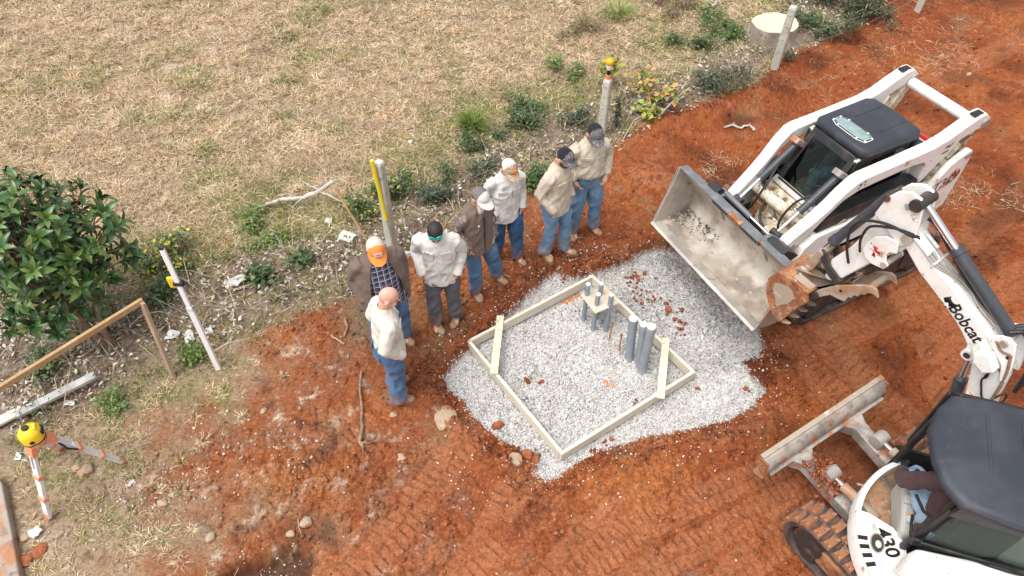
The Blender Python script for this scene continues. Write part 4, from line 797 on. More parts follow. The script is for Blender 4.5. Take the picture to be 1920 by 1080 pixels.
plant(1535, 58, .5, .45, 620, 'dark green shrub right of the leaning post', DK+DG, (.07, .02), 'shrub', 'shrub', 12); plant(1590, 12, .65, .5, 680, 'large dark shrub at the top edge right of the stump', DK, (.08, .02), 'shrub', 'shrub', 14); plant(1655, 35, .5, .5, 480, 'dark bluish shrub on the clay at the top edge', DK, (.08, .018), 'shrub', 'shrub', 12); plant(1475, 112, .12, .25, 90, 'small dark weed at the foot of the leaning post', DK, (.05, .014))
plant(1160, 30, .5, .45, 320, 'pale green tall grass clump in the field near the top', [(.3, .36, .11), (.38, .38, .17), (.2, .26, .07)], name='grass_tuft', cat='grass tuft', stems=2, kind='grass'); plant(1255, 12, .5, .5, 260, 'brown-red dry shrub at the top of the field', [(.2, .11, .08), (.28, .2, .12), (.12, .12, .05)], (.08, .02), 'shrub', 'shrub', 10)
plant(1060, 130, .35, .28, 260, 'dark green weed clump in the dry grass left of the lamp post', BG, (.07, .02)); plant(1100, 60, .5, .35, 300, 'brown-green brush in the field near the top', [(.16, .15, .06), (.24, .19, .1)], (.09, .016), 'brush', 'brush', 14)
plant(500, 455, .35, .2, 260, 'green weed patch in the litter below the bleached branch', BG, (.045, .025)); plant(455, 430, .3, .2, 200, 'yellow-green weed patch in the dry grass right of the levelling rod', BG, (.045, .025)); plant(560, 500, .12, .28, 70, 'small round-leaved shrub left of the orange cap man', DG, (.06, .045), 'shrub', 'shrub', 4); plant(487, 535, .18, .28, 110, 'dark round-leaved shrub in the litter left of the orange cap man', DG, (.07, .045), 'shrub', 'shrub', 5)
plant(335, 500, .32, .35, 360, 'green shrub with yellow flowers by the levelling rod', DG+BG+[(.6, .45, .03)], (.055, .03), 'shrub', 'shrub', 9); plant(310, 560, .25, .3, 260, 'dark green weed behind the weathered stake', DG, (.055, .026)); plant(355, 660, .22, .12, 220, 'low bright green weed at the foot of the levelling rod', BG, (.045, .022)); plant(225, 745, .2, .12, 170, 'low green weed below the grey board', BG, (.04, .02)); plant(105, 690, .25, .3, 200, 'green weed under the ochre rail', DG, (.06, .022)); plant(165, 625, .4, .5, 300, 'tangle of dead twigs under the magnolia', DRY, (.10, .010), 'dead_shrub', 'dead shrub', 26)

# ------------------------------------------------------------------ magnolia at the left edge
def leaf_mesh():
    n = 5; V = []
    for i in range(n+1):
        s = i/n; w = .5*.36*math.sin(math.pi*s**.8)**.75*(1 if 0 < s < 1 else 0); zc = .10*math.sin(math.pi*s)-.16*s*s
        V += [(-w, s, zc+.35*w), (0, s, zc), (w, s, zc+.35*w)]
    F = [];
    for i in range(n):
        for j in (0, 1): F.append((3*i+j, 3*i+j+1, 3*i+4+j, 3*i+3+j))
    me = bpy.data.meshes.new('magnolia_leaf'); me.from_pydata(V, [], F); me.shade_smooth(); return me, np.array(V), F
def leaf_mat():
    k = NT('glossy_magnolia_leaf'); oi = k.n('ShaderNodeObjectInfo'); gm = k.n('ShaderNodeNewGeometry')
    c = k.mix(k.ramp(oi.outputs['Random'], .1, .75), (.035, .095, .022), (.095, .175, .038)); c = k.mix(k.ramp(oi.outputs['Random'], .86, .96), c, (.17, .22, .05))
    c = k.mix(gm.outputs['Backfacing'], c, (.13, .14, .055)); return k.done(c, .26, 0, k.bump(k.noise(6), .15), .5)
M['mleaf'] = leaf_mat(); M['mleaf2'] = attr_mat('glossy_inner_leaf', .3, None, (), .5)
tb = on_ground(205, 652); mg = thing('magnolia_tree', 'glossy dark green magnolia leaning over the litter at the left edge', 'tree', tuple(tb))
cc_ = at(75, 455, 1.35)-tb; LM, LV, LF = leaf_mesh(); LM.materials.append(M['mleaf'])
mt = MB(); tp_ = [np.zeros(3)-[0, 0, .1], np.array([-.12, .06, .35]), np.array([-.25, .15, .75]), cc_*.8]
mt.tube(tp_, [.06, .05, .042, .03], 9); mt.tube([(.03, 0, -.05), (.02, .08, .35), cc_+[.35, .1, -.2]], [.04, .032, .012], 8); mt.build('trunk', M['trunk'], mg)
ros = []
tries = 0
while len(ros) < 185 and tries < 12000:
    tries += 1; v = RNG.normal(size=3); v /= np.linalg.norm(v); q = RNG.uniform(.40, 1.0); p = cc_ + v*np.array([.72, .72, .86])*q*(1+.14*math.sin(3*v[0]+5*v[2]))
    if p[2] < .30 or (v[2] < -.75 and RNG.random() < .6): continue
    if all(np.linalg.norm(p-r_[0]) > .125 for r_ in ros): ros.append((p, unit(v+np.array([0, 0, .75]))))
for (px, py, z_) in ((250, 478, 1.0), (195, 400, 1.6), (215, 425, 1.4), (30, 585, .8), (20, 615, .7), (180, 500, 1.0), (165, 540, .8), (150, 575, .7), (120, 590, .75), (90, 600, .8), (190, 560, .65), (60, 610, .8), (135, 545, .9), (205, 520, .85), (175, 590, .5), (110, 625, .6)): 
    p = at(px, py, z_)-tb; ros.append((p, unit(np.array([.6, -.2, .8]))))
br = MB()
for p, d in ros:
    s_ = tp_[2] + (cc_*.8-tp_[2])*RNG.uniform(0, 1); br.tube([s_, (s_+p)*.5+RNG.normal(0, .04, 3)-[0, 0, .04], p-d*.04, p], [.014, .010, .007, .006], 5)
br.build('branches', M['trunk'], mg)
Lmat = []
for p, d in ros:
    u, a, c = perp_frame(d); n = RNG.integers(9, 14); ph = RNG.uniform(0, 6.28)
    for i in range(n):
        th = ph + i*2.4; el = RNG.uniform(.15, 1.05)-(.35 if i < 4 else 0); f = unit((a*math.cos(th)+c*math.sin(th))*math.cos(el)+u*math.sin(el)); s = unit(np.cross(f, u)+RNG.normal(0, .12, 3)); s = unit(s - f*(s @ f)); w = np.cross(s, f)
        ln = RNG.uniform(.075, .20); o_ = p - d*RNG.uniform(0, .10)*(i < 6) + f*.012
        Lmat.append((np.c_[s*ln, f*ln, w*ln], o_))
camp = np.array([0, 0, CAM_H])-tb
key = [np.linalg.norm(o_-camp) - 2.2*(o_[0] > cc_[0]-.9) - .35*abs(A[:, 2] @ unit(camp-o_))/np.linalg.norm(A[:, 2]) for A, o_ in Lmat]; order = np.argsort(key)
for i in order[:300]:
    A, o_ = Lmat[i]; o = bpy.data.objects.new('leaf', LM); COL.objects.link(o); o.parent = mg; o.matrix_local = Matrix(np.r_[np.c_[A, o_], [[0, 0, 0, 1]]].tolist())
Vr, Cr = [], []
for i in order[300:]:
    A, o_ = Lmat[i]; Vr.append(LV @ A.T + o_); Cr.append(np.tile(np.array((.035, .082, .022))*RNG.uniform(.6, 1.9) if RNG.random() > .08 else np.array((.17, .2, .05)), (len(LV), 1)))
nr = len(Vr); Fr = (np.array(LF)[None]+len(LV)*np.arange(nr)[:, None, None]).reshape(-1, 4)
raw_mesh('foliage', np.vstack(Vr), Fr, np.vstack(Cr), [M['mleaf2']], 'stuff', parent=mg, smooth=True)

# ------------------------------------------------------------------ lettering and marks
def text_mesh(txt, size, shear=0.0, extrude=.001, bold=.0):
    cu = bpy.data.curves.new('lettering', 'FONT'); cu.body = txt; cu.size = size; cu.shear = shear; cu.extrude = extrude; cu.offset = bold; cu.align_x = 'CENTER'; cu.align_y = 'CENTER'; cu.resolution_u = 3
    o = bpy.data.objects.new('lettering', cu); COL.objects.link(o); dg = bpy.context.evaluated_depsgraph_get(); me = bpy.data.meshes.new_from_object(o.evaluated_get(dg)); bpy.data.objects.remove(o); bpy.data.curves.remove(cu)
    V = np.empty(len(me.vertices)*3); me.vertices.foreach_get('co', V); F = [tuple(p.vertices) for p in me.polygons]; bpy.data.meshes.remove(me); return V.reshape(-1, 3), F
def lettering(name, txt, size, o, right, up, xf, parent, m, wide=1.0, **kw):
    V, F = text_mesh(txt, size, **kw); right = unit(right); up = unit(np.asarray(up, float)-right*(right @ np.asarray(up, float))); nrm = np.cross(right, up)
    mb = MB(); mb.add(np.asarray(o)+V[:, :1]*wide*right+V[:, 1:2]*up+V[:, 2:3]*nrm, F); return mb.build(name, M[m], parent, xf=xf, sharp=0)
def mark(name, polys, o, right, up, xf, parent, m, t=.0015):
    right = unit(right); up = unit(up); nrm = np.cross(right, up); mb = MB()
    for P in polys:
        n = len(P); vs = [np.asarray(o)+right*a+up*b for a, b in P]; vs += [v+nrm*t for v in vs]; mb.add(vs, [tuple(range(n))[::-1], tuple(range(n, 2*n))]+[(i, (i+1) % n, n+(i+1) % n, n+i) for i in range(n)])
    return mb.build(name, M[m], parent, xf=xf, sharp=0)
CAT = [[(-.06, -.03), (-.045, .045), (-.02, .02), (.02, .02), (.05, .045), (.055, -.005), (.03, -.045), (.0, -.02), (-.02, -.05)], [(-.03, -.075), (-.012, -.062), (-.018, -.082)], [(.012, -.072), (.03, -.06), (.028, -.08)]]
CAT = [[(a*.9, b*.9) for a, b in P] for P in CAT]

# ------------------------------------------------------------------ compact track loader
LO = np.array([2.231, 5.677, 0.0]); LF_ = Frame(LO, (-.885, -.466))
ld = thing('track_loader', 'white compact track loader with black cab roof and its bucket over the gravel', 'loader', tuple(LF_((-1.7, 0, 0))[0]))
def LB(m, name, mt, parent=None, bevel=0, **kw): return m.build(name, M[mt] if isinstance(mt, str) else [M[q] for q in mt], parent or ld, xf=LF_, bevel=bevel, **kw)
# bucket
hw = .955
inside = [(0, .505), (-.30, .46), (-.46, .47), (-.555, .53), (-.60, .63), (-.60, .76), (-.55, .88), (-.30, 1.27)]
outside = [(-.28, 1.29), (-.30, 1.30), (-.575, .885), (-.625, .765), (-.625, .62), (-.575, .505), (-.465, .44), (-.30, .43), (0, .485)]
bk = LB(MB().prism(inside+outside, -hw, hw), 'bucket', 'bucket_in', bevel=0)
for s, lab in ((1, None), (-1, None)):
    LB(MB().prism([(-.005, .49), (-.30, .435), (-.46, .445), (-.57, .51), (-.62, .62), (-.62, .765), (-.57, .88), (-.29, 1.292), (-.255, 1.285), (-.19, 1.05)], s*hw+.001*s, s*(hw+.02)), 'side_plate', 'muddy' if s > 0 else 'steel', bk, .004)
    LB(MB().prism([(-.0, .495), (-.03, .487), (-.285, 1.29), (-.235, 1.29), (-.15, .95)], s*(hw+.021), s*(hw+.030)), 'side_cutter', 'steel', bk, .003)
LB(MB().prism([(.03, .498), (-.12, .482), (-.12, .503), (.0, .519)], -hw-.02, hw+.02), 'cutting_edge', 'steel', bk, .002)
LB(MB().prism([(-.245, 1.302), (-.36, 1.302), (-.415, 1.21), (-.30, 1.285)], -hw-.01, hw+.01), 'top_bar', 'edge', bk, .006)
for a, b in ((-.35, -.06), (.16, .44)):
    st = LB(MB().prism([(-.236, 1.306), (-.30, 1.31), (-.345, 1.225), (-.28, 1.205)], a, b), 'hole_strip', 'edge', bk, .003)
    m = MB()
    for k in range(7):
        y_ = a+.03+k*(b-a-.06)/6; m.cyl((-.262, y_, 1.255), (-.240, y_, 1.272), .012, n=8)
    LB(m, 'hole', 'ink', st)
LB(MB().prism([(-.232, 1.309), (-.30, 1.314), (-.33, 1.24), (-.27, 1.215)], -.05, .15), 'rust_patch', 'rust', bk, .003)
m = MB()
for y_ in np.linspace(-.7, .75, 7):
    for x_, z_ in ((-.12, .479), (-.36, .461)): m.ell((x_, y_, z_+.004), (.020, .020, .010), 8, 5)
LB(m, 'bolt_head', 'steel', bk)
for y_ in (-.42, .06): LB(MB().obox((-.055, y_, .5), ((.98, 0, .15), (0, 1, 0), (-.15, 0, .98)), (.022, .20, .006)), 'wear_strip', 'edge', bk, .002)
n = 190; yy = -.93+.62*RNG.random(n)**2.2; xx = -.54+.34*RNG.random(n)**1.6*(1-.9*(yy+.93)); W_ = LF_(np.c_[xx, yy, .51+RNG.random(n)*.05*(yy < -.3)]) 
stones('gravel_remains', W_, RNG.uniform(.008, .018, n), np.where(RNG.random((n, 1)) < .35, (.50, .47, .43), (.20, .14, .10))*RNG.uniform(.6, 1.25, (n, 1)), 'gravelm', None, None, parent=None)
o = bpy.data.objects['gravel_remains']; tag(o, 'gravel and dirt left in the back corner of the loader bucket', 'gravel')
# coupler between arms and bucket
cp = LB(MB().prism([(-.47, 1.21), (-.62, 1.04), (-.71, .82), (-.71, .60), (-.655, .60), (-.655, .80), (-.60, .98)], -.46, .46), 'coupler', 'dark', None, .008)
for s in (-1, 1):
    LB(MB().prism([(-.36, 1.235), (-.50, 1.245), (-.74, 1.05), (-.70, .72), (-.62, .72)], s*.36, s*.41), 'hinge_plate', 'edge', cp, .006)
    LB(MB().prism([(-.33, 1.30), (-.42, 1.33), (-.62, 1.16), (-.52, 1.12)], s*.47 if s > 0 else -.40, s*.72 if s > 0 else -.56), 'locking_lever', 'black', cp, .006)
LB(MB().cyl((-.50, -.46, 1.24), (-.50, .05, 1.22), .034), 'coupler_ram', 'edge', cp); LB(MB().cyl((-.50, .05, 1.22), (-.52, .34, 1.19), .018), 'coupler_rod', 'chrome', cp)
# lift arms
armp = [(-3.16, 2.06), (-3.08, 2.065), (-2.9, 2.0), (-2.65, 1.89), (-2.45, 1.845), (-1.95, 1.825), (-1.42, 1.815), (-1.33, 1.79), (-1.2, 1.67), (-1.08, 1.51), (-.95, 1.375), (-.68, 1.14), (-.62, 1.06), (-.70, 1.0), (-.80, 1.03), (-.97, 1.22), (-1.06, 1.36), (-1.22, 1.57), (-1.40, 1.655), (-1.65, 1.67), (-2.2, 1.69), (-2.40, 1.66), (-2.47, 1.58), (-2.46, 1.42), (-2.515, 1.31), (-2.60, 1.40), (-2.69, 1.53), (-2.79, 1.62), (-2.88, 1.80), (-3.1, 1.87), (-3.25, 1.86), (-3.27, 1.97)]
def ya(p, inn): # the arms close in towards the bucket
    t = np.clip((-p[0]-.65)/.65, 0, 1); return (.385+.05*t) if inn else (.515+.065*t)
for s in (1, -1):
    a = LB(MB().prism(armp, [s*ya(p, True) for p in armp], [s*ya(p, False) for p in armp]), 'lift_arm', 'white', None, .012)
    for x_, z_, r_ in ((-3.19, 1.94, .055), (-.74, 1.075, .035)):
        LB(MB().cyl((x_, s*(.36 if r_ < .05 else .41), z_), (x_, s*(.535 if r_ < .05 else .60), z_), r_), 'pivot_pin', 'steel', a)
    LB(MB().box(-3.13, -2.99, s*.47, s*.55, 2.055, 2.07), 'slot', 'ink', a)
    if s > 0:
        mark('paw_mark', [[(-.05, .02), (-.02, .03), (-.01, .0), (-.04, -.01)], [(.0, .035), (.03, .05), (.04, .02)], [(-.06, -.03), (-.03, -.02), (-.04, -.05)], [(.02, -.01), (.05, .0), (.045, -.03)]], (-1.42, .5815, 1.735), (-1, 0, 0), (0, 0, 1), LF_, a, 'ink')
        lettering('small_lettering', 'PAT', .07, (-2.72, .5815, 1.78), (-1, 0, .1), (0, 0, 1), LF_, a, 'ink', shear=.2); lettering('small_lettering', 'H20', .055, (-2.70, .5815, 1.70), (-1, 0, .1), (0, 0, 1), LF_, a, 'ink', shear=.2)
    # rear link and wedge behind the arm
    LB(MB().prism([(-3.24, 1.98), (-3.14, 1.90), (-2.98, 1.50), (-2.86, 1.05), (-2.96, 1.02), (-3.10, 1.45), (-3.28, 1.86)], s*.44, s*.53), 'rear_link', 'cream', None, .01)
    LB(MB().cyl((-2.72, s*.48, 1.62), (-2.35, s*.48, 1.12), .05), 'lift_ram', 'steel', None); LB(MB().cyl((-2.82, s*.48, 1.74), (-2.72, s*.48, 1.62), .03), 'lift_rod', 'chrome', None)
    # tilt rams on the fronts of the arms
    b0, b1 = np.array((-1.30, s*.325, 1.66)), np.array((-.66, s*.322, 1.13)); q = b0+(b1-b0)*.60
    r_ = LB(MB().tube([b0-(b1-b0)*.10, b0, b0+(b1-b0)*.57, b0+(b1-b0)*.575, q], [.040, .044, .044, .050, .050], 14), 'tilt_ram', 'cyl'); LB(MB().cyl(q, b1, .021), 'tilt_rod', 'chrome', r_); LB(MB().cyl(b1+[0, -.06, 0], b1+[0, .06, 0], .04), 'rod_eye', 'dark', r_); LB(MB().obox(b0-(b1-b0)*.1, ((.8, 0, .6), (0, 1, 0), (-.6, 0, .8)), (.11, .055, .035)), 'ram_mount', 'greywhite', r_, .01)
    LB(MB().hose([(-1.12, s*.30, 1.50), (-.95, s*.22, 1.40), (-.82, s*.20, 1.18), (-.80, s*.24, 1.0)], .014, 7), 'ram_hose', 'hose', r_)
LB(MB().tube([(-3.16, -.42, 1.90), (-3.16, .42, 1.90)], .062, 18), 'rear_cross_tube', 'white'); LB(MB().tube([(-1.0, -.40, 1.14), (-1.0, .40, 1.14)], .072, 18), 'front_cross_tube', 'cream')
LB(MB().hose([(-1.02, -.38, 1.26), (-.96, -.2, 1.16), (-.84, -.1, .98), (-.80, .05, .9)], .016, 7), 'auxiliary_hose', 'hose'); LB(MB().hose([(-1.06, -.34, 1.25), (-.98, -.15, 1.17), (-.86, -.05, .96)], .013, 7), 'auxiliary_hose', 'rootwood')
LB(MB().prism([(-.98, .98), (-.76, .96), (-.74, .74), (-.98, .70)], .06, .34), 'coupler_block', 'cream', None, .015)
# chassis, engine cover, tail
LB(MB().prism([(-1.05, .35), (-.98, .62), (-1.02, .94), (-2.46, .94), (-2.48, 1.22), (-3.0, 1.22), (-3.2, .9), (-3.1, .35)], -.40, .40), 'chassis', 'dark', None, .02)
LB(MB().prism([(-.98, .72), (-1.0, 1.0), (-1.15, 1.225), (-1.185, 1.23), (-1.185, .7)], -.385, .385), 'front_panel', 'cream', None, .015)
LB(MB().prism([(-.90, .80), (-.95, .98), (-.97, .98), (-.96, .78)], -.22, .24), 'front_step', 'cream', None, .01)
LB(MB().prism([(-1.13, 1.245), (-1.20, 1.30), (-1.24, 1.25), (-1.17, 1.2)], -.34, .34), 'sill_plate', 'steel', None, .006)
LB(MB().box(-1.02, -.94, -.36, -.14, .80, 1.02), 'hose_bracket', 'rust', None, .006)
for s in (1, -1):
    LB(MB().prism([(-.80, .80), (-.86, 1.02), (-1.02, 1.15), (-2.3, 1.17), (-3.05, 1.12), (-3.12, .78)], s*.46, s*.60), 'side_fender', 'white', None, .015)
    LB(MB().prism([(-1.02, 1.17), (-1.08, 1.33), (-2.5, 1.38), (-2.5, 1.18)], s*.405, s*.56), 'side_grille', 'black', None, .01)
    LB(MB().prism([(-1.30, 1.155), (-1.42, 1.22), (-1.50, 1.16)], s*.50, s*.57), 'arm_stop', 'muddy', None, .008)
    LB(MB().prism([(-2.66, .95), (-2.72, 1.15), (-2.90, 1.47), (-3.13, 1.60), (-3.20, 1.58), (-3.25, 1.40), (-3.26, .72), (-3.16, .66), (-2.80, .70)], s*.55, s*.63), 'tail_fender', 'white', None, .015)
    LB(MB().cyl((-3.14, s*.53, 1.53), (-3.14, s*.645, 1.53), .04), 'tail_pin', 'steel')
fen = ld.children[-1]
lettering('model_lettering', 'T320', .19, (-2.98, .632, 1.19), (-1, 0, .28), (0, 0, 1), LF_, ld, 'ink', shear=.25); mark('red_stroke', [[(-.17, -.015), (.13, .0), (.17, .02), (-.1, .012)], [(.03, .03), (.10, .20), (.17, .22), (.16, .12), (.13, .12), (.14, .19), (.11, .18), (.06, .03)], [(.12, .02), (.18, .10), (.2, .20), (.215, .2), (.2, .08)]], (-2.98, .6325, 1.10), (-1, 0, .28), (.28, 0, 1), LF_, ld, 'red')
LB(MB().prism([(-2.45, 1.15), (-2.45, 1.42), (-2.62, 1.46), (-3.1, 1.40), (-3.2, 1.30), (-3.2, .9), (-3.0, .8)], -.44, .44), 'engine_cover', 'console', None, .02); LB(MB().box(-3.20, -3.165, -.44, .44, 1.34, 1.405), 'red_edge', 'red', None, .008); LB(MB().box(-3.0, -2.6, -.3, .3, 1.44, 1.452), 'cooling_grille', 'black')
# cab
cab = LB(MB().prism([(-1.165, 1.235), (-1.20, 1.225), (-1.57, 1.86), (-1.53, 1.86)], -.335, -.255).prism([(-1.165, 1.235), (-1.20, 1.225), (-1.57, 1.86), (-1.53, 1.86)], .255, .335).prism([(-1.14, 1.22), (-1.22, 1.20), (-1.26, 1.27), (-1.185, 1.30)], -.30, .30).prism([(-1.53, 1.87), (-1.485, 1.775), (-1.53, 1.765), (-1.57, 1.86)], -.30, .30), 'door_frame', 'black', None, .012)
LB(MB().prism([(-1.19, 1.265), (-1.197, 1.258), (-1.525, 1.815), (-1.515, 1.82)], -.258, .258), 'windscreen', 'glass2', cab)
for s in (1, -1): LB(MB().prism([(-1.20, 1.22), (-1.265, 1.33), (-2.44, 1.33), (-2.44, 1.0), (-1.20, 1.0)], s*.325, s*.334), 'cab_side_guard', 'seat', cab)
LB(MB().prism([(-1.20, 1.0), (-1.225, 1.23), (-1.235, 1.23), (-1.215, 1.0)], -.32, .32), 'kick_plate', 'seat', cab)
LB(MB().tube([(-1.30, .25, 1.50), (-1.27, .05, 1.40), (-1.225, .0, 1.33)], .008, 6), 'wiper', 'black', cab); LB(MB().hose([(-1.24, -.30, 1.30), (-1.20, -.36, 1.40), (-1.36, -.36, 1.66), (-1.40, -.30, 1.62)], .012, 6), 'grab_handle', 'black', cab)
for s in (1, -1):
    LB(MB().prism([(-1.50, 1.84), (-1.58, 1.86), (-1.56, 1.2), (-1.46, 1.2)], s*.335, s*.37), 'corner_post', 'black', None, .01); LB(MB().prism([(-2.38, 1.86), (-2.45, 1.86), (-2.45, 1.2), (-2.36, 1.2)], s*.335, s*.37), 'corner_post', 'black', None, .01)
    LB(MB().prism([(-1.50, 1.845), (-1.56, 1.86), (-1.53, 1.72)], s*.315, s*.36), 'corner_light', 'lens', None, .006)
    LB(MB().box(-2.36, -1.56, s*.338, s*.352, 1.2, 1.32), 'side_panel', 'black'); LB(MB().box(-2.36, -1.56, s*.338, s*.356, 1.78, 1.86), 'side_header', 'dark')
    m = MB()
    for k in range(17): x_ = -2.34+k*.047; m.box(x_, x_+.008, s*.345, s*.351, 1.32, 1.78)
    for k in range(10): z_ = 1.33+k*.046; m.box(-2.36, -1.56, s*.3511, s*.356, z_, z_+.008)
    LB(m, 'side_mesh', 'black')
LB(MB().box(-2.45, -2.43, -.34, .34, 1.2, 1.36), 'rear_wall', 'dark'); LB(MB().box(-2.445, -2.437, -.335, .335, 1.36, 1.86), 'rear_window', 'glass')
rf = [(-1.62, -.385), (-1.555, -.33), (-1.545, 0), (-1.555, .33), (-1.62, .385), (-2.38, .40), (-2.46, .34), (-2.48, 0), (-2.46, -.34), (-2.38, -.40)]
roof = MB(); n = len(rf); cx = -2.0
lv = [(1.86, .985), (1.90, 1.0), (1.935, .985), (1.955, .93), (1.962, .80)]; vs = []
for z_, s_ in lv: vs += [(cx+(x_-cx)*s_, y_*s_, z_) for x_, y_ in rf]
roof.add(vs, [(i*n+j, i*n+(j+1) % n, (i+1)*n+(j+1) % n, (i+1)*n+j) for i in range(len(lv)-1) for j in range(n)]+[tuple(range(n)), tuple(range(4*n, 5*n))]); rfo = LB(roof, 'roof', 'roof', None, .02)
for y_ in (-.17, .17): LB(MB().box(-2.38, -1.95, y_-.008, y_+.008, 1.955, 1.968), 'roof_rib', 'roof', rfo, .005)
oct_ = lambda a, b, k: [(cx2+sx*a*(k if e else 1), sy*b*(1 if e else k)) for sx, sy, e in ((1, -1, 0), (1, 1, 0), (1, 1, 1), (-1, 1, 1), (-1, 1, 0), (-1, -1, 0), (-1, -1, 1), (1, -1, 1))]
cx2 = -1.745
LB(MB().plate([(p[0], p[1]) for p in oct_(.098, .245, .62)], 1.953, 1.967), 'skylight_seal', 'rodwhite', rfo); LB(MB().plate([(p[0], p[1]) for p in oct_(.092, .238, .62)], 1.955, 1.970), 'skylight_frame', 'ink', rfo); sk = LB(MB().plate([(p[0], p[1]) for p in oct_(.078, .222, .6)], 1.957, 1.974), 'skylight', 'sunroof', rfo)
m = MB()
for k in range(7): m.box(-1.815, -1.675, -.19+k*.063, -.186+k*.063, 1.9745, 1.9755)
for k in range(3): m.box(-1.79+k*.043, -1.787+k*.043, -.21, .21, 1.9757, 1.9765)
LB(m, 'skylight_grid', 'pvc', sk)
for x_, y_ in oct_(.085, .232, .6): LB(MB().cyl((x_, y_, 1.97), (x_, y_, 1.977), .011, n=8), 'skylight_bolt', 'rodwhite', rfo)
LB(MB().box(-2.42, -2.1, -.27, .27, 1.04, 1.08), 'seat_base', 'seat', None, .02); LB(MB().prism([(-2.36, 1.2), (-2.43, 1.2), (-2.43, 1.7), (-2.39, 1.7)], -.2, .2), 'seat_back', 'seat', None, .02)
for s in (1, -1): LB(MB().tube([(-1.66, s*.2, 1.1), (-1.70, s*.2, 1.36), (-1.72, s*.19, 1.44)], [.012, .012, .022], 8), 'control_lever', 'black')
LB(MB().box(-2.2, -1.25, -.33, .33, 1.0, 1.05), 'cab_floor', 'floor')
# crawler tracks
def crawler(fr, o_root, x0, x1, yc, wd, hgt, mats, pitch, rows, lug, name, body_col):
    r = hgt/2; P = []
    for t in np.linspace(-90, 90, 12): P.append((x1-r+r*math.cos(math.radians(t)), r+r*math.sin(math.radians(t))))
    for t in np.linspace(90, 270, 12): P.append((x0+r+r*math.cos(math.radians(t)), r+r*math.sin(math.radians(t))))
    P = [(a, b+.03) for a, b in P]; Q = [((a-(x0+x1)/2)*(1-.05/((x1-x0)/2))+(x0+x1)/2, (b-r-.03)*(1-.028/r)+r+.03) for a, b in P]; n = len(P); y0, y1 = yc-wd/2, yc+wd/2
    vs = [(a, y0, b) for a, b in P]+[(a, y1, b) for a, b in P]+[(a, y0, b) for a, b in Q]+[(a, y1, b) for a, b in Q]; F = []
    for i in range(n):
        j = (i+1) % n; F += [(i, j, n+j, n+i), (2*n+i, 3*n+i, 3*n+j, 2*n+j), (i, 2*n+i, 2*n+j, j), (n+i, n+j, 3*n+j, 3*n+i)]
    belt = MB().add(vs, F).build(name, M['rubber'], o_root, xf=fr)
    PP = np.array(P+[P[0]]); seg = np.linalg.norm(np.diff(PP, axis=0), axis=1); cum = np.r_[0, np.cumsum(seg)]; tot = cum[-1]; N = int(tot/pitch); lm = None
    for k in range(N):
        for row in range(rows):
            s_ = (k+(.5 if row else 0))*tot/N % tot; i = min(np.searchsorted(cum, s_, 'right')-1, n-1); q = (s_-cum[i])/max(seg[i], 1e-6); p = PP[i]*(1-q)+PP[i+1]*q; tg = unit(PP[i+1]-PP[i]); nn = np.array([tg[1], -tg[0]])
            yy_ = yc+(row-(rows-1)/2)*wd/rows*.98; c = fr((p[0]+nn[0]*.012, yy_, p[1]+nn[1]*.012))[0]; X = fr.x*tg[0]+fr.z*tg[1]; N3 = fr.x*nn[0]+fr.z*nn[1]
            if lm is None:
                b = MB(); h_ = lug; b.add([(-h_[0], -h_[1], -.016), (h_[0], -h_[1], -.016), (h_[0]*1.05, 0, -.016), (h_[0], h_[1], -.016), (-h_[0], h_[1], -.016), (-h_[0]*.7, 0, -.016)]+[(-h_[0]*.8, -h_[1]*.9, h_[2]), (h_[0]*.8, -h_[1]*.9, h_[2]), (h_[0]*.85, 0, h_[2]), (h_[0]*.8, h_[1]*.9, h_[2]), (-h_[0]*.8, h_[1]*.9, h_[2]), (-h_[0]*.5, 0, h_[2])], [tuple(range(6))[::-1], tuple(range(6, 12))]+[(i_, (i_+1) % 6, 6+(i_+1) % 6, 6+i_) for i_ in range(6)])
                lm = b.mesh('track_pad'); lm.materials.append(M['pad'])
            o = bpy.data.objects.new('track_pad', lm); COL.objects.link(o); o.parent = o_root; o.matrix_local = Matrix(np.r_[np.c_[X, fr.y, N3, c-root_loc(o_root)], [[0, 0, 0, 1]]].tolist())
    fm = MB().prism([(x1-.2, .12), (x1-.12, .22), (x1-.3, hgt*.72), (x0+.3, hgt*.72), (x0+.12, .25), (x0+.2, .12)], yc-wd*.36, yc+wd*.36).build('track_frame', M[body_col], o_root, xf=fr, bevel=.02)
    for xx_ in np.linspace(x0+.3, x1-.3, 4): MB().cyl(np.array((xx_, yc-wd*.44, .14)), np.array((xx_, yc+wd*.44, .14)), .08).build('roller', M['dark'], fm, xf=fr)
    for xx_ in (x0+r, x1-r): MB().cyl(np.array((xx_, yc-wd*.40, r+.03)), np.array((xx_, yc+wd*.40, r+.03)), r-.085, n=20).build('idler', M['dark'], fm, xf=fr)
for s in (1, -1): crawler(LF_, ld, -3.0, -.72, s*.76, .40, .66, None, .13, 1, (.035, .19, .022), 'track', 'dark')

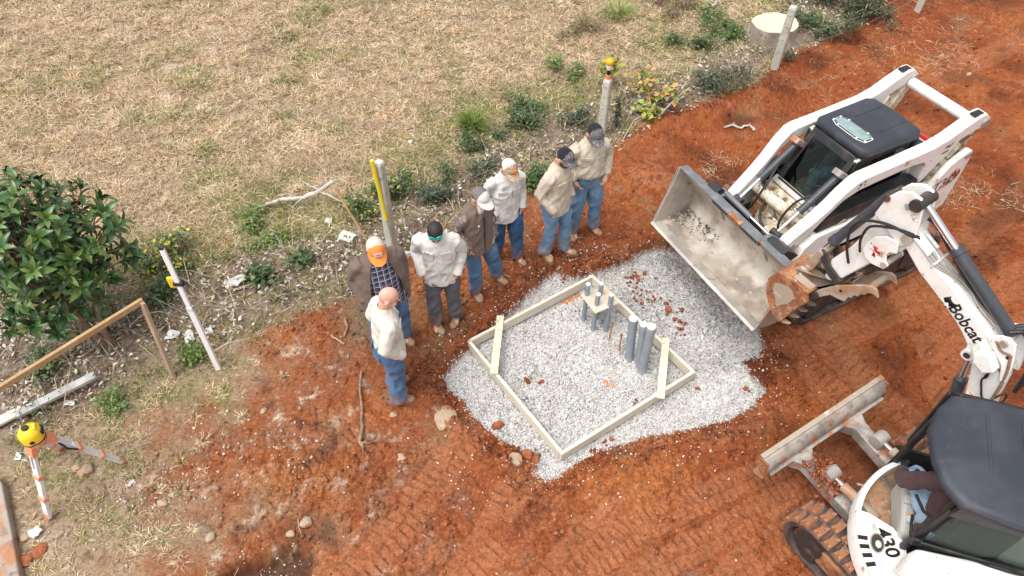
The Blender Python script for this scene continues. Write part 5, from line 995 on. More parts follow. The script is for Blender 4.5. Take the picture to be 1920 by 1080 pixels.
# ------------------------------------------------------------------ mini excavator
EO = np.array([3.85, 2.24, 0.0]); ex = thing('mini_excavator', 'white mini excavator with its bent arm reaching over beside the loader bucket', 'excavator', tuple(EO))
UF = Frame((3.85+.04, 2.25+.03), (-.53, .848)); HF = Frame(EO, (.31, .95)); an = math.radians(36); BF = Frame((4.15, 3.05), (-math.sin(an), math.cos(an)))
def EB(m, name, mt, fr, parent=None, bevel=0, **kw): return m.build(name, M[mt], parent or ex, xf=fr, bevel=bevel, **kw)
for s in (1, -1): crawler(UF, ex, -1.02, 1.06, s*.74-.0, .33, .48, None, .115, 2, (.047, .078, .03), 'track', 'rust')
EB(MB().box(-.6, .6, -.6, .6, .30, .48), 'undercarriage', 'dark', UF, None, .03); EB(MB().cyl((0, 0, .40), (0, 0, .56), .38, n=28), 'slew_ring', 'dark', UF)
# dozer blade
bp = [(1.60, .62), (1.55, .625), (1.50, .56), (1.47, .45), (1.49, .33), (1.55, .26), (1.60, .25), (1.53, .36), (1.51, .46), (1.54, .55)]
bp = [(a_, .62+(b_-.62)*.74) for a_, b_ in bp]
bl = EB(MB().prism(bp, -.90, .80), 'dozer_blade', 'greywhite', UF, None, .008)
EB(MB().box(1.56, 1.612, -.905, .805, .626, .645), 'top_edge', 'muddy', UF, bl, .004); EB(MB().box(1.55, 1.60, -.905, .805, .320, .350), 'cutting_edge', 'rust', UF, bl, .004); EB(MB().box(1.44, 1.50, -.86, .76, .42, .45), 'stiffener', 'greywhite', UF, bl, .006)
for y_ in (-.91, .80): EB(MB().prism([(1.625, .63), (1.50, .62), (1.46, .50), (1.48, .36), (1.61, .335), (1.58, .48)], y_, y_+.02), 'end_plate', 'rust', UF, bl, .004)
for y0_, y1_ in ((.33, .36), (-.40, -.31)):
    a = EB(MB().add([(1.50, y0_-.17, .44), (1.50, y0_+.17, .44), (1.36, y0_+.075, .45), (.55, y1_+.07, .42), (.55, y1_-.07, .42), (1.36, y0_-.075, .45)]+[(1.50, y0_-.17, .30), (1.50, y0_+.17, .30), (1.36, y0_+.075, .31), (.55, y1_+.07, .28), (.55, y1_-.07, .28), (1.36, y0_-.075, .31)], [tuple(range(6)), tuple(range(6, 12))[::-1]]+[(i, (i+1) % 6, 6+(i+1) % 6, 6+i) for i in range(6)]), 'blade_arm', 'greywhite', UF, None, .01)
    c0, c1 = np.array((1.14, y0_*.95, .52)), np.array((.60, y1_, .60)); q = c0+(c1-c0)*.28
    EB(MB().cyl(c0+[0, -.07, 0], c0+[0, .07, 0], .07), 'ram_eye', 'steel', UF, a); EB(MB().cyl(c0, q, .025), 'ram_rod', 'chrome', UF, a); EB(MB().cyl(q, c1, .05), 'blade_ram', 'muddy', UF, a)
n = 260; d_ = RNG.normal(size=(n, 3)); W_ = UF(np.array((1.18, .33, .50))+d_*[.09, .07, .035]); stones('mud_lump', W_, RNG.uniform(.008, .03, n), np.tile((.30, .095, .04), (n, 1))*RNG.uniform(.6, 1.3, (n, 1)), 'clodm', 'wet red mud piled on the left blade arm', 'soil')
# round house
def ringpts(r, a0, a1, n): return [(r*math.cos(a), r*math.sin(a)) for a in np.linspace(math.radians(a0), math.radians(a1), n)]
RR = .915; m = MB(); N = 72; P = ringpts(RR, 0, 360, N+1)[:-1]; Pi = ringpts(RR-.05, 0, 360, N+1)[:-1]; Pb = ringpts(RR-.06, 0, 360, N+1)[:-1]
vs = [(a, b, .50) for a, b in Pb]+[(a, b, .58) for a, b in P]+[(a, b, .735) for a, b in P]+[(a*.992, b*.992, .752) for a, b in P]+[(a, b, .75) for a, b in Pi]+[(a, b, .62) for a, b in Pi]
m.add(vs, [(k*N+i, k*N+(i+1) % N, (k+1)*N+(i+1) % N, (k+1)*N+i) for k in range(5) for i in range(N)]); hs_ = EB(m, 'house_skirt', 'white', HF, None)
EB(MB().plate(ringpts(RR-.05, 0, 360, 60)[:-1], .55, .62), 'deck', 'floor', HF)
EB(MB().obox((.45, .66, .623), ((1, 0, 0), (0, 1, 0), (0, 0, 1)), (.008, .19, .006)).obox((.28, .72, .623), ((.9, .43, 0), (-.43, .9, 0), (0, 0, 1)), (.13, .006, .006)), 'deck_seam', 'muddy', HF)
# left fender with its marks
inner_ = [(.06, .80), (.10, .88)]
fe = ringpts(RR-.008, 83, 168, 26); fe = [p for p in fe if p[0] < .115]
poly = [(.105, .80), (.03, .60), (-.10, .50), (-.25, .50), (-.88, .2)]; poly = fe + poly[::-1]
EB(MB().plate(poly, .60, .775), 'left_fender', 'white', HF, None, .012); fd = ex.children[-1]
lettering('model_number', '430', .17, (-.125, .655, .7765), (-.91, -.42, 0), (.42, -.91, 0), HF, ex, 'ink', bold=.004); lettering('small_lettering', 'FASTRACK', .040, (-.065, .735, .7765), (-.91, -.42, 0), (.42, -.91, 0), HF, ex, 'greyink', shear=.25); lettering('small_lettering', 'SC3B', .062, (.018, .782, .7765), (-.93, -.36, 0), (.36, -.93, 0), HF, ex, 'greyink')
MBv = MB()
for k in range(4):
    a = math.radians(99.5+k*5.0); c = np.array((math.cos(a), math.sin(a), 0)); tt = np.array((-c[1], c[0], 0)); MBv = MB().obox(c*.865+[0, 0, .774], (c, tt, (0, 0, 1)), (.040, .018, .006)); EB(MBv, 'vent_slot', 'ink', HF)
th = [(-.155+.095*math.cos(a), .735+.062*math.sin(a)) for a in np.linspace(0, 2*math.pi, 25)[:-1]]
EB(MB().plate(th, .765, .779), 'filler_rim', 'muddy', HF, None, .004); EB(MB().plate([(-.155+.08*math.cos(a), .735+.049*math.sin(a)) for a in np.linspace(0, 2*math.pi, 25)[:-1]], .77, .7815), 'filler_well', 'dark', HF); EB(MB().ell((-.165, .728, .785), (.035, .026, .02)), 'filler_cap', 'ragblue', HF)
# hood behind the cab
hd_ = MB(); n = 10; hp = [(-.25, .56), (-.42, .66), (-.62, .60), (-.80, .38), (-.88, 0), (-.80, -.38), (-.62, -.6), (-.4, -.72), (-.22, -.74), (-.20, 0)]
vs = []; lv = [(.60, 1.0), (.95, 1.0), (1.05, .975), (1.09, .92)]
for z_, s_ in lv: vs += [(-.5+(a+.5)*s_, b*s_, z_) for a, b in hp]
hd_.add(vs, [(k*n+i, k*n+(i+1) % n, (k+1)*n+(i+1) % n, (k+1)*n+i) for k in range(3) for i in range(n)]+[tuple(range(n)), tuple(range(3*n, 4*n))]); EB(hd_, 'engine_hood', 'white', HF, None, .02)
EB(MB().prism([(-.205, 1.0), (-.17, 1.0), (-.17, 1.10), (-.205, 1.10)], -.62, .57), 'hood_seal', 'black', HF, None, .008)
# cab
EB(MB().box(-.18, .70, -.40, .50, .622, .632), 'cab_mat', 'seat', HF); EB(MB().prism([(-.215, 1.66), (-.235, 1.90), (-.27, 1.90), (-.25, 1.66)], -.42, .56), 'rear_header', 'black', HF, None, .008)
def post(p0, p1, w=.05, h=.04, nm='cab_post'): return EB(MB().beam(p0, p1, w, h, up=(1, 0, 0)), nm, 'black', HF, None, .01)
post((.73, .56, .62), (.64, .57, 1.93), .055, .045); post((-.12, .53, .76), (-.20, .55, 1.9), .055, .05); post((.70, -.42, .62), (.64, -.42, 1.93)); post((-.20, -.42, .76), (-.22, -.42, 1.9)); post((-.20, .53, 1.09), (-.20, -.42, 1.09), .05, .05, 'rear_sill'); post((.73, .55, .64), (.70, -.42, .64), .05, .05, 'front_sill')
EB(MB().obox((.735, .38, .80), ((1, 0, 0), (0, 1, 0), (0, 0, 1)), (.012, .16, .16)), 'front_panel', 'black', HF)
EB(MB().add([(-.205, -.40, 1.11), (-.205, .52, 1.11), (-.235, .52, 1.88), (-.235, -.40, 1.88), (-.213, -.40, 1.11), (-.213, .52, 1.11), (-.243, .52, 1.88), (-.243, -.40, 1.88)], [(0, 1, 2, 3), (7, 6, 5, 4), (0, 4, 5, 1), (1, 5, 6, 2), (2, 6, 7, 3), (3, 7, 4, 0)]), 'rear_window', 'glass', HF)
RP = [(.66, -.42), (.68, .30), (.645, .60), (.50, .71), (.26, .80), (.0, .78), (-.20, .72), (-.33, .60), (-.385, .30), (-.39, -.42)]; n = len(RP); vs = []; lv = [(1.905, .985), (1.93, 1.0), (1.965, .995), (1.99, .955), (2.0, .88)]; cxr, cyr = .14, .15
for z_, s_ in lv: vs += [(cxr+(a-cxr)*s_, cyr+(b-cyr)*s_, z_) for a, b in RP]
er = EB(MB().add(vs, [(k*n+i, k*n+(i+1) % n, (k+1)*n+(i+1) % n, (k+1)*n+i) for k in range(4) for i in range(n)]+[tuple(range(n)), tuple(range(4*n, 5*n))]), 'roof', 'roof', HF, None, .015)
for y_ in (.38, .13): EB(MB().tube([(.55, y_, 1.994), (.50, y_, 2.003), (.0, y_+.02, 2.003), (-.05, y_+.02, 1.994)], .012, 6, flat=.5), 'roof_rib', 'roof', HF, er)
m = MB(); m.add([(.665, -.40, 1.93), (.675, .50, 1.93), (.80, .49, 1.80), (.80, -.40, 1.80), (.665, -.40, 1.92), (.675, .50, 1.92), (.795, .49, 1.79), (.795, -.40, 1.79)], [(0, 1, 2, 3), (7, 6, 5, 4), (0, 4, 5, 1), (1, 5, 6, 2), (2, 6, 7, 3), (3, 7, 4, 0)]); EB(m, 'front_glass', 'glass', HF)
EB(MB().beam((.67, .52, 1.935), (.81, .51, 1.79), .03, .03).beam((.81, .52, 1.795), (.81, -.42, 1.795), .03, .03), 'glass_frame', 'black', HF, None, .006); EB(MB().beam((.81, .53, 1.79), (.76, .56, 1.05), .03, .03), 'front_frame', 'black', HF, None, .006)
EB(MB().tube([(-.10, .50, 1.30), (-.02, .56, 1.26), (.12, .60, 1.24)], .014, 8), 'grab_rail', 'black', HF); EB(MB().tube([(-.16, .58, 1.05), (-.09, .60, 1.12), (.0, .585, 1.12)], .012, 7), 'grab_rail', 'black', HF)
EB(MB().tube([(-.22, .2, 1.06), (-.26, -.1, 1.12), (-.25, -.4, 1.12)], .01, 6), 'wiper', 'black', HF)
cs = EB(MB().prism([(.47, .64), (.47, .86), (.36, .93), (.12, .91), (-.04, .86), (-.07, .64)], .46, .575), 'left_console', 'console', HF, None, .03); EB(MB().box(.04, .12, .48, .55, .912, .922), 'instruction_label', 'blue_ink', HF, cs); EB(MB().box(.10, .12, .48, .55, .9225, .924), 'label_band', 'orange_ink', HF, cs); EB(MB().prism([(.20, .93), (.28, .945), (.28, .97), (.20, .955)], .48, .575), 'arm_pad', 'console', HF, cs, .015)
EB(MB().box(-.12, .28, -.05, .44, .90, 1.0), 'seat_cushion', 'seat', HF, None, .04); EB(MB().prism([(-.10, .95), (-.20, .98), (-.19, 1.55), (-.13, 1.55)], -.02, .42), 'seat_back', 'seat', HF, None, .04); EB(MB().box(-.18, .3, .0, .4, .62, .9), 'seat_base', 'dark', HF, None, .02)
EB(MB().prism([(.42, .70), (.42, 1.0), (.05, 1.05), (-.16, 1.0), (-.16, .70)], -.36, -.1), 'right_console', 'console', HF, None, .03)
for y_ in (.60, -.22): EB(MB().tube([(.34, y_, 1.0), (.36, y_-.03, 1.15), (.37, y_-.04, 1.21)], [.012, .012, .026], 8), 'control_lever', 'black', HF)
EB(MB().tube([(.62, .40, .62), (.58, .40, .80), (.52, .40, .86)], .012, 6), 'travel_lever', 'black', HF); EB(MB().box(.55, .66, .3, .5, .64, .66), 'foot_pedal', 'dark', HF)
# boom, arm, bucket
EB(MB().prism([(-.18, .50), (.16, .52), (.20, .78), (.05, .95), (-.10, .9)], -.13, .13), 'swing_post', 'white', BF, None, .02)
boom = [(.02, .80), (.16, .82), (.25, 1.20), (.36, 1.56), (.43, 1.79), (.47, 1.90), (.52, 1.92), (.57, 1.97), (.59, 2.05), (.68, 2.125), (.76, 2.18), (.93, 2.265), (1.20, 2.39), (1.36, 2.50), (1.43, 2.56), (1.46, 2.62), (1.42, 2.68), (1.36, 2.665), (1.248, 2.585), (1.09, 2.515), (.94, 2.45), (.775, 2.37), (.70, 2.335), (.54, 2.265), (.40, 2.20), (.29, 2.08), (.22, 1.92), (.18, 1.68), (.06, 1.25)]
bo = EB(MB().prism(boom, -.085, .088), 'boom', 'white', BF, None, .012)
for s in (1, -1): EB(MB().prism([(.50, 2.24), (.47, 2.31), (.43, 2.345), (.375, 2.365), (.32, 2.34), (.26, 2.20), (.20, 1.97), (.25, 1.95), (.31, 2.1)], s*.089, s*.112), 'ram_bracket', 'white', BF, bo, .008)
EB(MB().cyl((.388, -.14, 2.30), (.388, .135, 2.30), .030), 'bracket_pin', 'steel', BF, bo); EB(MB().cyl((.305, .10, 2.20), (.305, .116, 2.20), .016), 'bracket_hole', 'ink', BF, bo)
EB(MB().cyl((.535, -.1, 1.97), (.535, .11, 1.97), .05), 'boom_ram_boss', 'white', BF, bo); EB(MB().cyl((.535, .11, 1.97), (.535, .115, 1.97), .028), 'boom_ram_pin', 'dark', BF, bo)
EB(MB().cyl((.32, 0, .95), (.47, 0, 1.62), .05), 'boom_ram', 'cyl', BF); EB(MB().cyl((.47, 0, 1.62), (.535, 0, 1.95), .028), 'boom_rod', 'chrome', BF)
wl = EB(MB().prism([(.40, 2.17), (.30, 2.06), (.36, 1.98), (.47, 2.02), (.50, 2.10)], .09, .19), 'work_lamp', 'white', BF, bo, .012); EB(MB().obox((.50, .14, 2.085), ((.6, 0, .8), (0, 1, 0), (-.8, 0, .6)), (.055, .045, .008)), 'lamp_lens', 'lens', BF, bo)
EB(MB().hose([(.34, .10, 1.99), (.33, .105, 1.90), (.34, .10, 1.84), (.29, .10, 1.74), (.25, .10, 1.68), (.20, .09, 1.70), (.16, .03, 1.80), (.13, .0, 1.72), (.15, .05, 1.66), (.22, .09, 1.68)], .008, 6), 'lamp_cable', 'hose', BF, bo); EB(MB().box(.32, .345, .098, .112, 1.885, 1.925), 'cable_plug', 'ink', BF, bo)
lettering('brand_lettering', 'Bobcat', .155, (.688, .0895, 2.222), (-.90, 0, -.44), (-.44, 0, .90), BF, bo, 'ink', .80, bold=.003)
mark('cat_head', CAT, (.87, .0895, 2.318), (-.90, 0, -.44), (-.44, 0, .90), BF, bo, 'ink')
mark('warning_label', [[(-.05, -.035), (.05, -.035), (.05, .035), (-.05, .035)]], (.315, .0890, 1.60), (-.93, 0, -.3), (-.3, 0, .93), BF, bo, 'rodwhite'); mark('label_band', [[(-.05, .02), (.05, .02), (.05, .035), (-.05, .035)]], (.315, .0907, 1.60), (-.93, 0, -.3), (-.3, 0, .93), BF, bo, 'orange_ink'); mark('data_plate', [[(-.03, -.022), (.03, -.022), (.03, .022), (-.03, .022)]], (.30, .0890, 2.04), (-.9, 0, -.44), (-.44, 0, .9), BF, bo, 'greyink')
EB(MB().hose([(.30, .112, 2.24), (.245, .112, 2.08), (.215, .10, 1.92), (.19, .10, 1.72), (.15, .10, 1.5)], .013, 6).hose([(.44, .105, 2.27), (.37, .112, 2.22), (.30, .112, 2.24)], .013, 6), 'brown_pipe', 'rootwood', BF, bo)
for k, y_ in enumerate((.05, .0, -.05)): EB(MB().hose([(.42, y_, 2.36), (.34, y_-.06, 2.38), (.22, y_-.10, 2.22), (.15, y_-.10, 2.02), (.12, y_-.10, 1.8)], .018, 7), 'boom_hose', 'hose', BF, bo)
# steel pipes on top of the boom
for k, (y_, h_) in enumerate(((.09, 0), (.065, .012), (.03, .014), (-.03, .014))):
    EB(MB().hose([(1.30, y_, 2.625+h_), (1.12, y_, 2.535+h_), (1.0, y_*(.3), 2.49+h_), (.90, -.02*k, 2.445+h_), (.70, .02*k-.06, 2.352+h_), (.52, .02*k-.05, 2.29+h_)], .009, 6), 'hydraulic_pipe', 'steel', BF, bo)
    EB(MB().tube([(1.36, y_, 2.66+h_), (1.20, y_, 2.588+h_)], .016, 8), 'pipe_fitting', 'alu', BF, bo)
EB(MB().obox((1.13, 0, 2.55), ((.87, 0, .5), (0, 1, 0), (-.5, 0, .87)), (.008, .105, .012)), 'pipe_clamp', 'alu', BF, bo)
for k, y_ in enumerate((-.03, -.06, -.085)): EB(MB().hose([(1.38, y_*.6, 2.80), (1.30, y_, 2.78), (1.17, y_*1.2, 2.68), (1.0, y_*1.2, 2.56), (.85, y_*1.1, 2.46), (.62, y_, 2.36)], .017, 7), 'arm_hose', 'hose', BF, bo)
c0, c1 = np.array((.39, 0, 2.315)), np.array((1.47, 0, 2.935)); dq = c1-c0; c0 = c0-dq*.0
ar = EB(MB().tube([c0, c0+dq*.01, c0+dq*.595, c0+dq*.6, c0+dq*.64], [.045, .052, .052, .06, .06], 18), 'arm_ram', 'cyl', BF); EB(MB().cyl(c0+dq*.64, c1, .030), 'arm_rod', 'chrome', BF, ar); EB(MB().cyl(c1+[0, -.11, 0], c1+[0, .12, 0], .055), 'rod_pin', 'dark', BF, ar)
arm = [(1.735, 2.645), (1.705, 2.85), (1.645, 2.955), (1.55, 3.01), (1.465, 3.0), (1.42, 2.93), (1.36, 2.71), (1.355, 2.58), (1.43, 2.50)]
sk_ = EB(MB().prism([(1.36, 2.56), (1.50, 2.62), (1.66, 2.56), (1.74, 2.62), (1.72, 2.45), (1.80, 2.16), (1.90, 1.92), (1.89, 1.70), (1.80, 1.66), (1.735, 1.80), (1.60, 2.10), (1.50, 2.30), (1.40, 2.45)], -.062, .065), 'arm', 'white', BF, None, .012)
for s in (1, -1):
    EB(MB().prism(arm, s*.066, s*.095), 'arm_plate', 'white', BF, sk_, .008)
    EB(MB().prism([(1.44, 2.545), (1.55, 2.535), (1.63, 2.47), (1.675, 2.36), (1.68, 2.28), (1.63, 2.22), (1.55, 2.20), (1.44, 2.225), (1.42, 2.28), (1.455, 2.31), (1.48, 2.37), (1.46, 2.42), (1.41, 2.44)], s*.096, s*.118), 'thumb_bracket', 'white', BF, sk_, .006)
EB(MB().cyl((1.70, -.11, 2.845), (1.70, .112, 2.845), .030), 'plate_pin', 'dark', BF, sk_); EB(MB().cyl((1.455, -.13, 2.27), (1.455, .13, 2.27), .028), 'bracket_pin', 'steel', BF, sk_); EB(MB().cyl((1.40, -.12, 2.62), (1.40, .13, 2.62), .045), 'hinge_pin', 'steel', BF, sk_); EB(MB().obox((1.50, .097, 2.90), ((.8, 0, -.6), (0, 1, 0), (.6, 0, .8)), (.055, .006, .028)), 'lifting_eye', 'pvc', BF, sk_, .01)
mark('red_chevron', [[(-.055, .02), (-.02, .055), (.0, .03), (.02, .055), (.045, .03), (.0, .005)], [(-.045, -.03), (-.015, -.012), (.0, -.005), (.03, -.045), (.055, -.02), (.02, .0), (-.01, .0)]], (1.58, .1185, 2.335), (-.8, 0, -.6), (-.6, 0, .8), BF, sk_, 'red')
bc = EB(MB().tube([(1.70, 0, 2.845), (1.72, 0, 2.80), (1.955, 0, 2.13), (1.96, 0, 2.12), (1.985, 0, 2.05)], [.04, .046, .046, .053, .053], 16), 'bucket_ram', 'cyl', BF); EB(MB().cyl((1.985, 0, 2.05), (2.03, 0, 1.92), .024), 'bucket_rod', 'chrome', BF, bc)
lk = EB(MB().prism([(2.01, 1.99), (1.95, 1.98), (1.86, 1.87), (1.75, 1.82), (1.70, 1.77), (1.76, 1.73), (1.88, 1.78), (1.99, 1.89)], .075, .10).prism([(2.01, 1.99), (1.95, 1.98), (1.86, 1.87), (1.75, 1.82), (1.70, 1.77), (1.76, 1.73), (1.88, 1.78), (1.99, 1.89)], -.10, -.075), 'bucket_link', 'dark', BF, None, .006); EB(MB().cyl((2.0, -.12, 1.94), (2.0, .12, 1.94), .03), 'link_pin', 'muddy', BF, lk); EB(MB().cyl((1.74, -.12, 1.78), (1.74, .12, 1.78), .032), 'link_pin', 'dark', BF, lk)
EB(MB().prism([(2.04, 1.95), (1.97, 1.93), (2.02, 1.66), (2.10, 1.60), (2.13, 1.64)], .02, .07).prism([(2.04, 1.95), (1.97, 1.93), (2.02, 1.66), (2.10, 1.60), (2.13, 1.64)], -.07, -.02), 'push_link', 'muddy', BF, lk, .008)
bs = [(2.31, 1.39), (2.29, 1.24), (2.20, 1.09), (2.12, 1.00), (2.03, .985), (1.985, 1.10), (1.955, 1.24), (1.86, 1.46), (1.90, 1.55), (2.08, 1.56), (2.24, 1.53)]
shell_o = [(2.03, .975), (2.12, .985), (2.215, 1.08), (2.305, 1.235), (2.325, 1.39), (2.25, 1.545), (2.09, 1.575), (1.89, 1.565), (1.885, 1.545)]; shell_i = [(1.90, 1.535), (2.08, 1.555), (2.235, 1.525), (2.30, 1.39), (2.28, 1.245), (2.195, 1.10), (2.11, 1.01), (2.035, 1.0)]
bkt = EB(MB().prism(shell_o+shell_i, -.235, .235), 'digging_bucket', 'rust', BF, None, .004)
for s in (1, -1): EB(MB().prism(bs, s*.205, s*.234), 'side_plate', 'rust', BF, bkt, .006); EB(MB().prism([(2.03, .99), (1.985, 1.10), (1.955, 1.24), (1.86, 1.46), (1.92, 1.49), (2.02, 1.25), (2.07, 1.10), (2.09, 1.01)], s*.236, s*.252), 'side_cutter', 'rust', BF, bkt, .005); EB(MB().prism([(2.12, 1.66), (2.0, 1.64), (1.86, 1.56), (1.80, 1.68), (1.86, 1.60), (1.90, 1.56), (2.10, 1.57), (2.16, 1.60)], s*.075, s*.11), 'bucket_ear', 'muddy', BF, bkt, .006)
EB(MB().prism([(2.24, 1.40), (2.23, 1.30), (2.17, 1.22), (2.13, 1.13), (2.08, 1.21), (2.03, 1.27), (1.99, 1.39), (2.05, 1.46), (2.15, 1.45)], .2345, .236), 'worn_panel', 'muddy', BF, bkt); EB(MB().prism([(2.10, 1.580), (1.90, 1.570), (1.90, 1.578), (2.10, 1.588)], -.15, .20), 'worn_panel', 'muddy', BF, bkt)
for k in range(4): EB(MB().prism([(2.07, .99), (1.99, .98), (1.93, 1.03), (2.0, 1.02)], -.22+k*.135, -.18+k*.135), 'tooth', 'muddy', BF, bkt, .004)
th_ = [(1.90, 1.47), (1.87, 1.55), (1.83, 1.62), (1.72, 1.77), (1.515, 1.97), (1.44, 2.02), (1.395, 2.015), (1.345, 1.945), (1.40, 1.955), (1.44, 1.93), (1.46, 1.88), (1.49, 1.87), (1.505, 1.82), (1.535, 1.81), (1.55, 1.755), (1.575, 1.75), (1.585, 1.67), (1.645, 1.65), (1.73, 1.63), (1.79, 1.55), (1.84, 1.47)]
tm = EB(MB().prism(th_, .12, .15), 'thumb', 'muddy', BF, None, .006); EB(MB().prism(th_, -.15, -.12), 'thumb_plate', 'muddy', BF, tm, .006); EB(MB().cyl((1.46, -.12, 1.95), (1.46, .12, 1.95), .032), 'thumb_tube', 'muddy', BF, tm); EB(MB().cyl((1.86, -.17, 1.52), (1.86, .17, 1.52), .045), 'thumb_pivot', 'dark', BF, tm); EB(MB().cyl((1.66, .152, 1.76), (1.66, .154, 1.76), .016), 'thumb_hole', 'ink', BF, tm)
EB(MB().cyl((1.455, 0, 2.27), (1.60, 0, 1.98), .038), 'thumb_ram', 'dark', BF, tm); EB(MB().cyl((1.60, 0, 1.98), (1.66, 0, 1.80), .02), 'thumb_rod', 'chrome', BF, tm)
EB(MB().hose([(1.33, .07, 2.66), (1.43, .14, 2.69), (1.55, .15, 2.68), (1.66, .15, 2.64), (1.78, .14, 2.55), (1.84, .13, 2.40), (1.80, .12, 2.20), (1.73, .11, 2.05)], .013, 7).hose([(1.34, .07, 2.67), (1.46, .15, 2.70), (1.56, .16, 2.66), (1.70, .15, 2.55), (1.72, .14, 2.38), (1.68, .13, 2.25)], .012, 7), 'thumb_hose', 'hose', BF, sk_)

# ------------------------------------------------------------------ people
def skin_mat(name, col): return mat(name, col, [((col[0]*.8, col[1]*.62, col[2]*.6), 9, .5, .75)], .5, bumps=[(60, .08)])
M['skin'] = skin_mat('skin', (.55, .31, .22)); M['skin_pink'] = skin_mat('ruddy_skin', (.62, .35, .27))
def muddied(m, z0=.05, z1=.36, amt=.85):
    t = m.node_tree; b = next(n for n in t.nodes if n.type == 'BSDF_PRINCIPLED'); src = b.inputs['Base Color'].links[0].from_socket
    tc = t.nodes.new('ShaderNodeTexCoord'); sx = t.nodes.new('ShaderNodeSeparateXYZ'); t.links.new(tc.outputs['Object'], sx.inputs[0]); nz = t.nodes.new('ShaderNodeTexNoise'); nz.inputs['Scale'].default_value = 9; nz.inputs['Detail'].default_value = 6; t.links.new(tc.outputs['Object'], nz.inputs['Vector'])
    r = t.nodes.new('ShaderNodeMapRange'); t.links.new(sx.outputs[2], r.inputs[0]); r.inputs[1].default_value = z1; r.inputs[2].default_value = z0; q = t.nodes.new('ShaderNodeMapRange'); t.links.new(nz.outputs['Fac'], q.inputs[0]); q.inputs[1].default_value = .36; q.inputs[2].default_value = .58
    p = t.nodes.new('ShaderNodeMath'); p.operation = 'MULTIPLY'; t.links.new(r.outputs[0], p.inputs[0]); t.links.new(q.outputs[0], p.inputs[1]); p2 = t.nodes.new('ShaderNodeMath'); p2.operation = 'MULTIPLY'; t.links.new(p.outputs[0], p2.inputs[0]); p2.inputs[1].default_value = amt
    x = t.nodes.new('ShaderNodeMix'); x.data_type = 'RGBA'; t.links.new(p2.outputs[0], x.inputs[0]); t.links.new(src, x.inputs[6]); x.inputs[7].default_value = (.33, .14, .07, 1); t.links.new(x.outputs[2], b.inputs['Base Color']); return m
def cloth(name, col, dark=.78, b=.5, layers=()): return mat(name, col, [(tuple(c*dark for c in col), 5, .48, .68)]+list(layers), .88, bumps=[(9, b, (1, 1, .55)), (26, b*.6), (180, .1)], spec=.15, sheen=.08)
M['khaki'] = cloth('khaki_shirt_cloth', (.53, .47, .37)); M['khaki2'] = cloth('tan_shirt_cloth', (.54, .47, .37)); M['pale'] = cloth('pale_grey_shirt_cloth', (.62, .60, .57)); M['pale2'] = cloth('light_grey_shirt_cloth', (.64, .62, .59)); M['stone_c'] = cloth('stone_shirt_cloth', (.63, .60, .53))
M['brown'] = cloth('brown_coat_cloth', (.165, .12, .10), .8); M['lining'] = cloth('dark_coat_lining', (.03, .028, .03)); M['taupe'] = cloth('taupe_vest_cloth', (.17, .125, .10), .85); M['plum'] = cloth('plum_sweatshirt_cloth', (.085, .05, .055), .75)
M['denim'] = cloth('blue_denim', (.075, .15, .27), .62, .5, [((.15, .25, .37), 3, .5, .72)]); M['denim2'] = cloth('faded_blue_denim', (.13, .23, .35), .68, .5, [((.25, .35, .45), 3, .5, .75)]); M['denim3'] = cloth('dark_blue_denim', (.035, .085, .18), .6, .5, [((.08, .15, .27), 3.5, .54, .78)]); M['denim4'] = cloth('light_blue_denim', (.30, .42, .54)); M['charcoal'] = cloth('charcoal_work_trousers', (.10, .10, .115), .75); M['green_c'] = cloth('faded_green_shirt_cloth', (.16, .19, .13))
M['boot'] = mat('tan_boot_leather', (.36, .25, .145), [((.24, .15, .08), 8, .5, .7), ((.40, .16, .07), 12, .56, .72)], .75, bumps=[(50, .3)]); M['sole'] = mat('boot_sole', (.20, .13, .085), [((.36, .13, .06), 14, .45, .7)], .8)
for q_ in ('denim', 'denim2', 'denim3', 'charcoal'): muddied(M[q_])
muddied(M['boot'], -.05, .16, .9)
M['hair'] = mat('dark_brown_hair', (.022, .015, .011), (), .6, bumps=[(90, .6)]); M['beard'] = mat('short_beard', (.05, .032, .024), (), .8, bumps=[(120, .6)]); M['belt'] = mat('brown_leather_belt', (.09, .05, .03), (), .5)
M['cap_black'] = cloth('black_mesh_cap', (.022, .02, .026), .8, .2); M['cap_white'] = cloth('off_white_cap', (.62, .60, .55), .9, .2); M['cap_grey'] = cloth('warm_grey_mesh_cap', (.17, .15, .145), .85, .2); M['cap_orange'] = cloth('orange_cap', (.80, .25, .06), .9, .2); M['cap_mesh'] = cloth('pale_peach_mesh', (.60, .50, .42), .85, .2)
def camo(name, cols, scale):
    k = NT(name); cur = cols[0]
    for i, c in enumerate(cols[1:]): cur = k.mix(k.ramp(k.noise(scale*(1+.45*i), 4, .6, (1, 1, .6), dist=1.2+i), .50, .53), cur, c)
    return k.done(cur, .85, 0, k.bump(k.noise(26), .25), .15)
M['camo_grey'] = camo('grey_bark_camouflage', ((.19, .175, .19), (.07, .062, .072), (.32, .30, .31), (.03, .028, .034)), 34); M['camo_brown'] = camo('brown_bark_camouflage', ((.30, .24, .20), (.12, .085, .07), (.42, .35, .31), (.07, .05, .045)), 22); M['camo_green'] = camo('green_leaf_camouflage', ((.36, .38, .30), (.17, .21, .13), (.50, .50, .43), (.45, .16, .06)), 24)
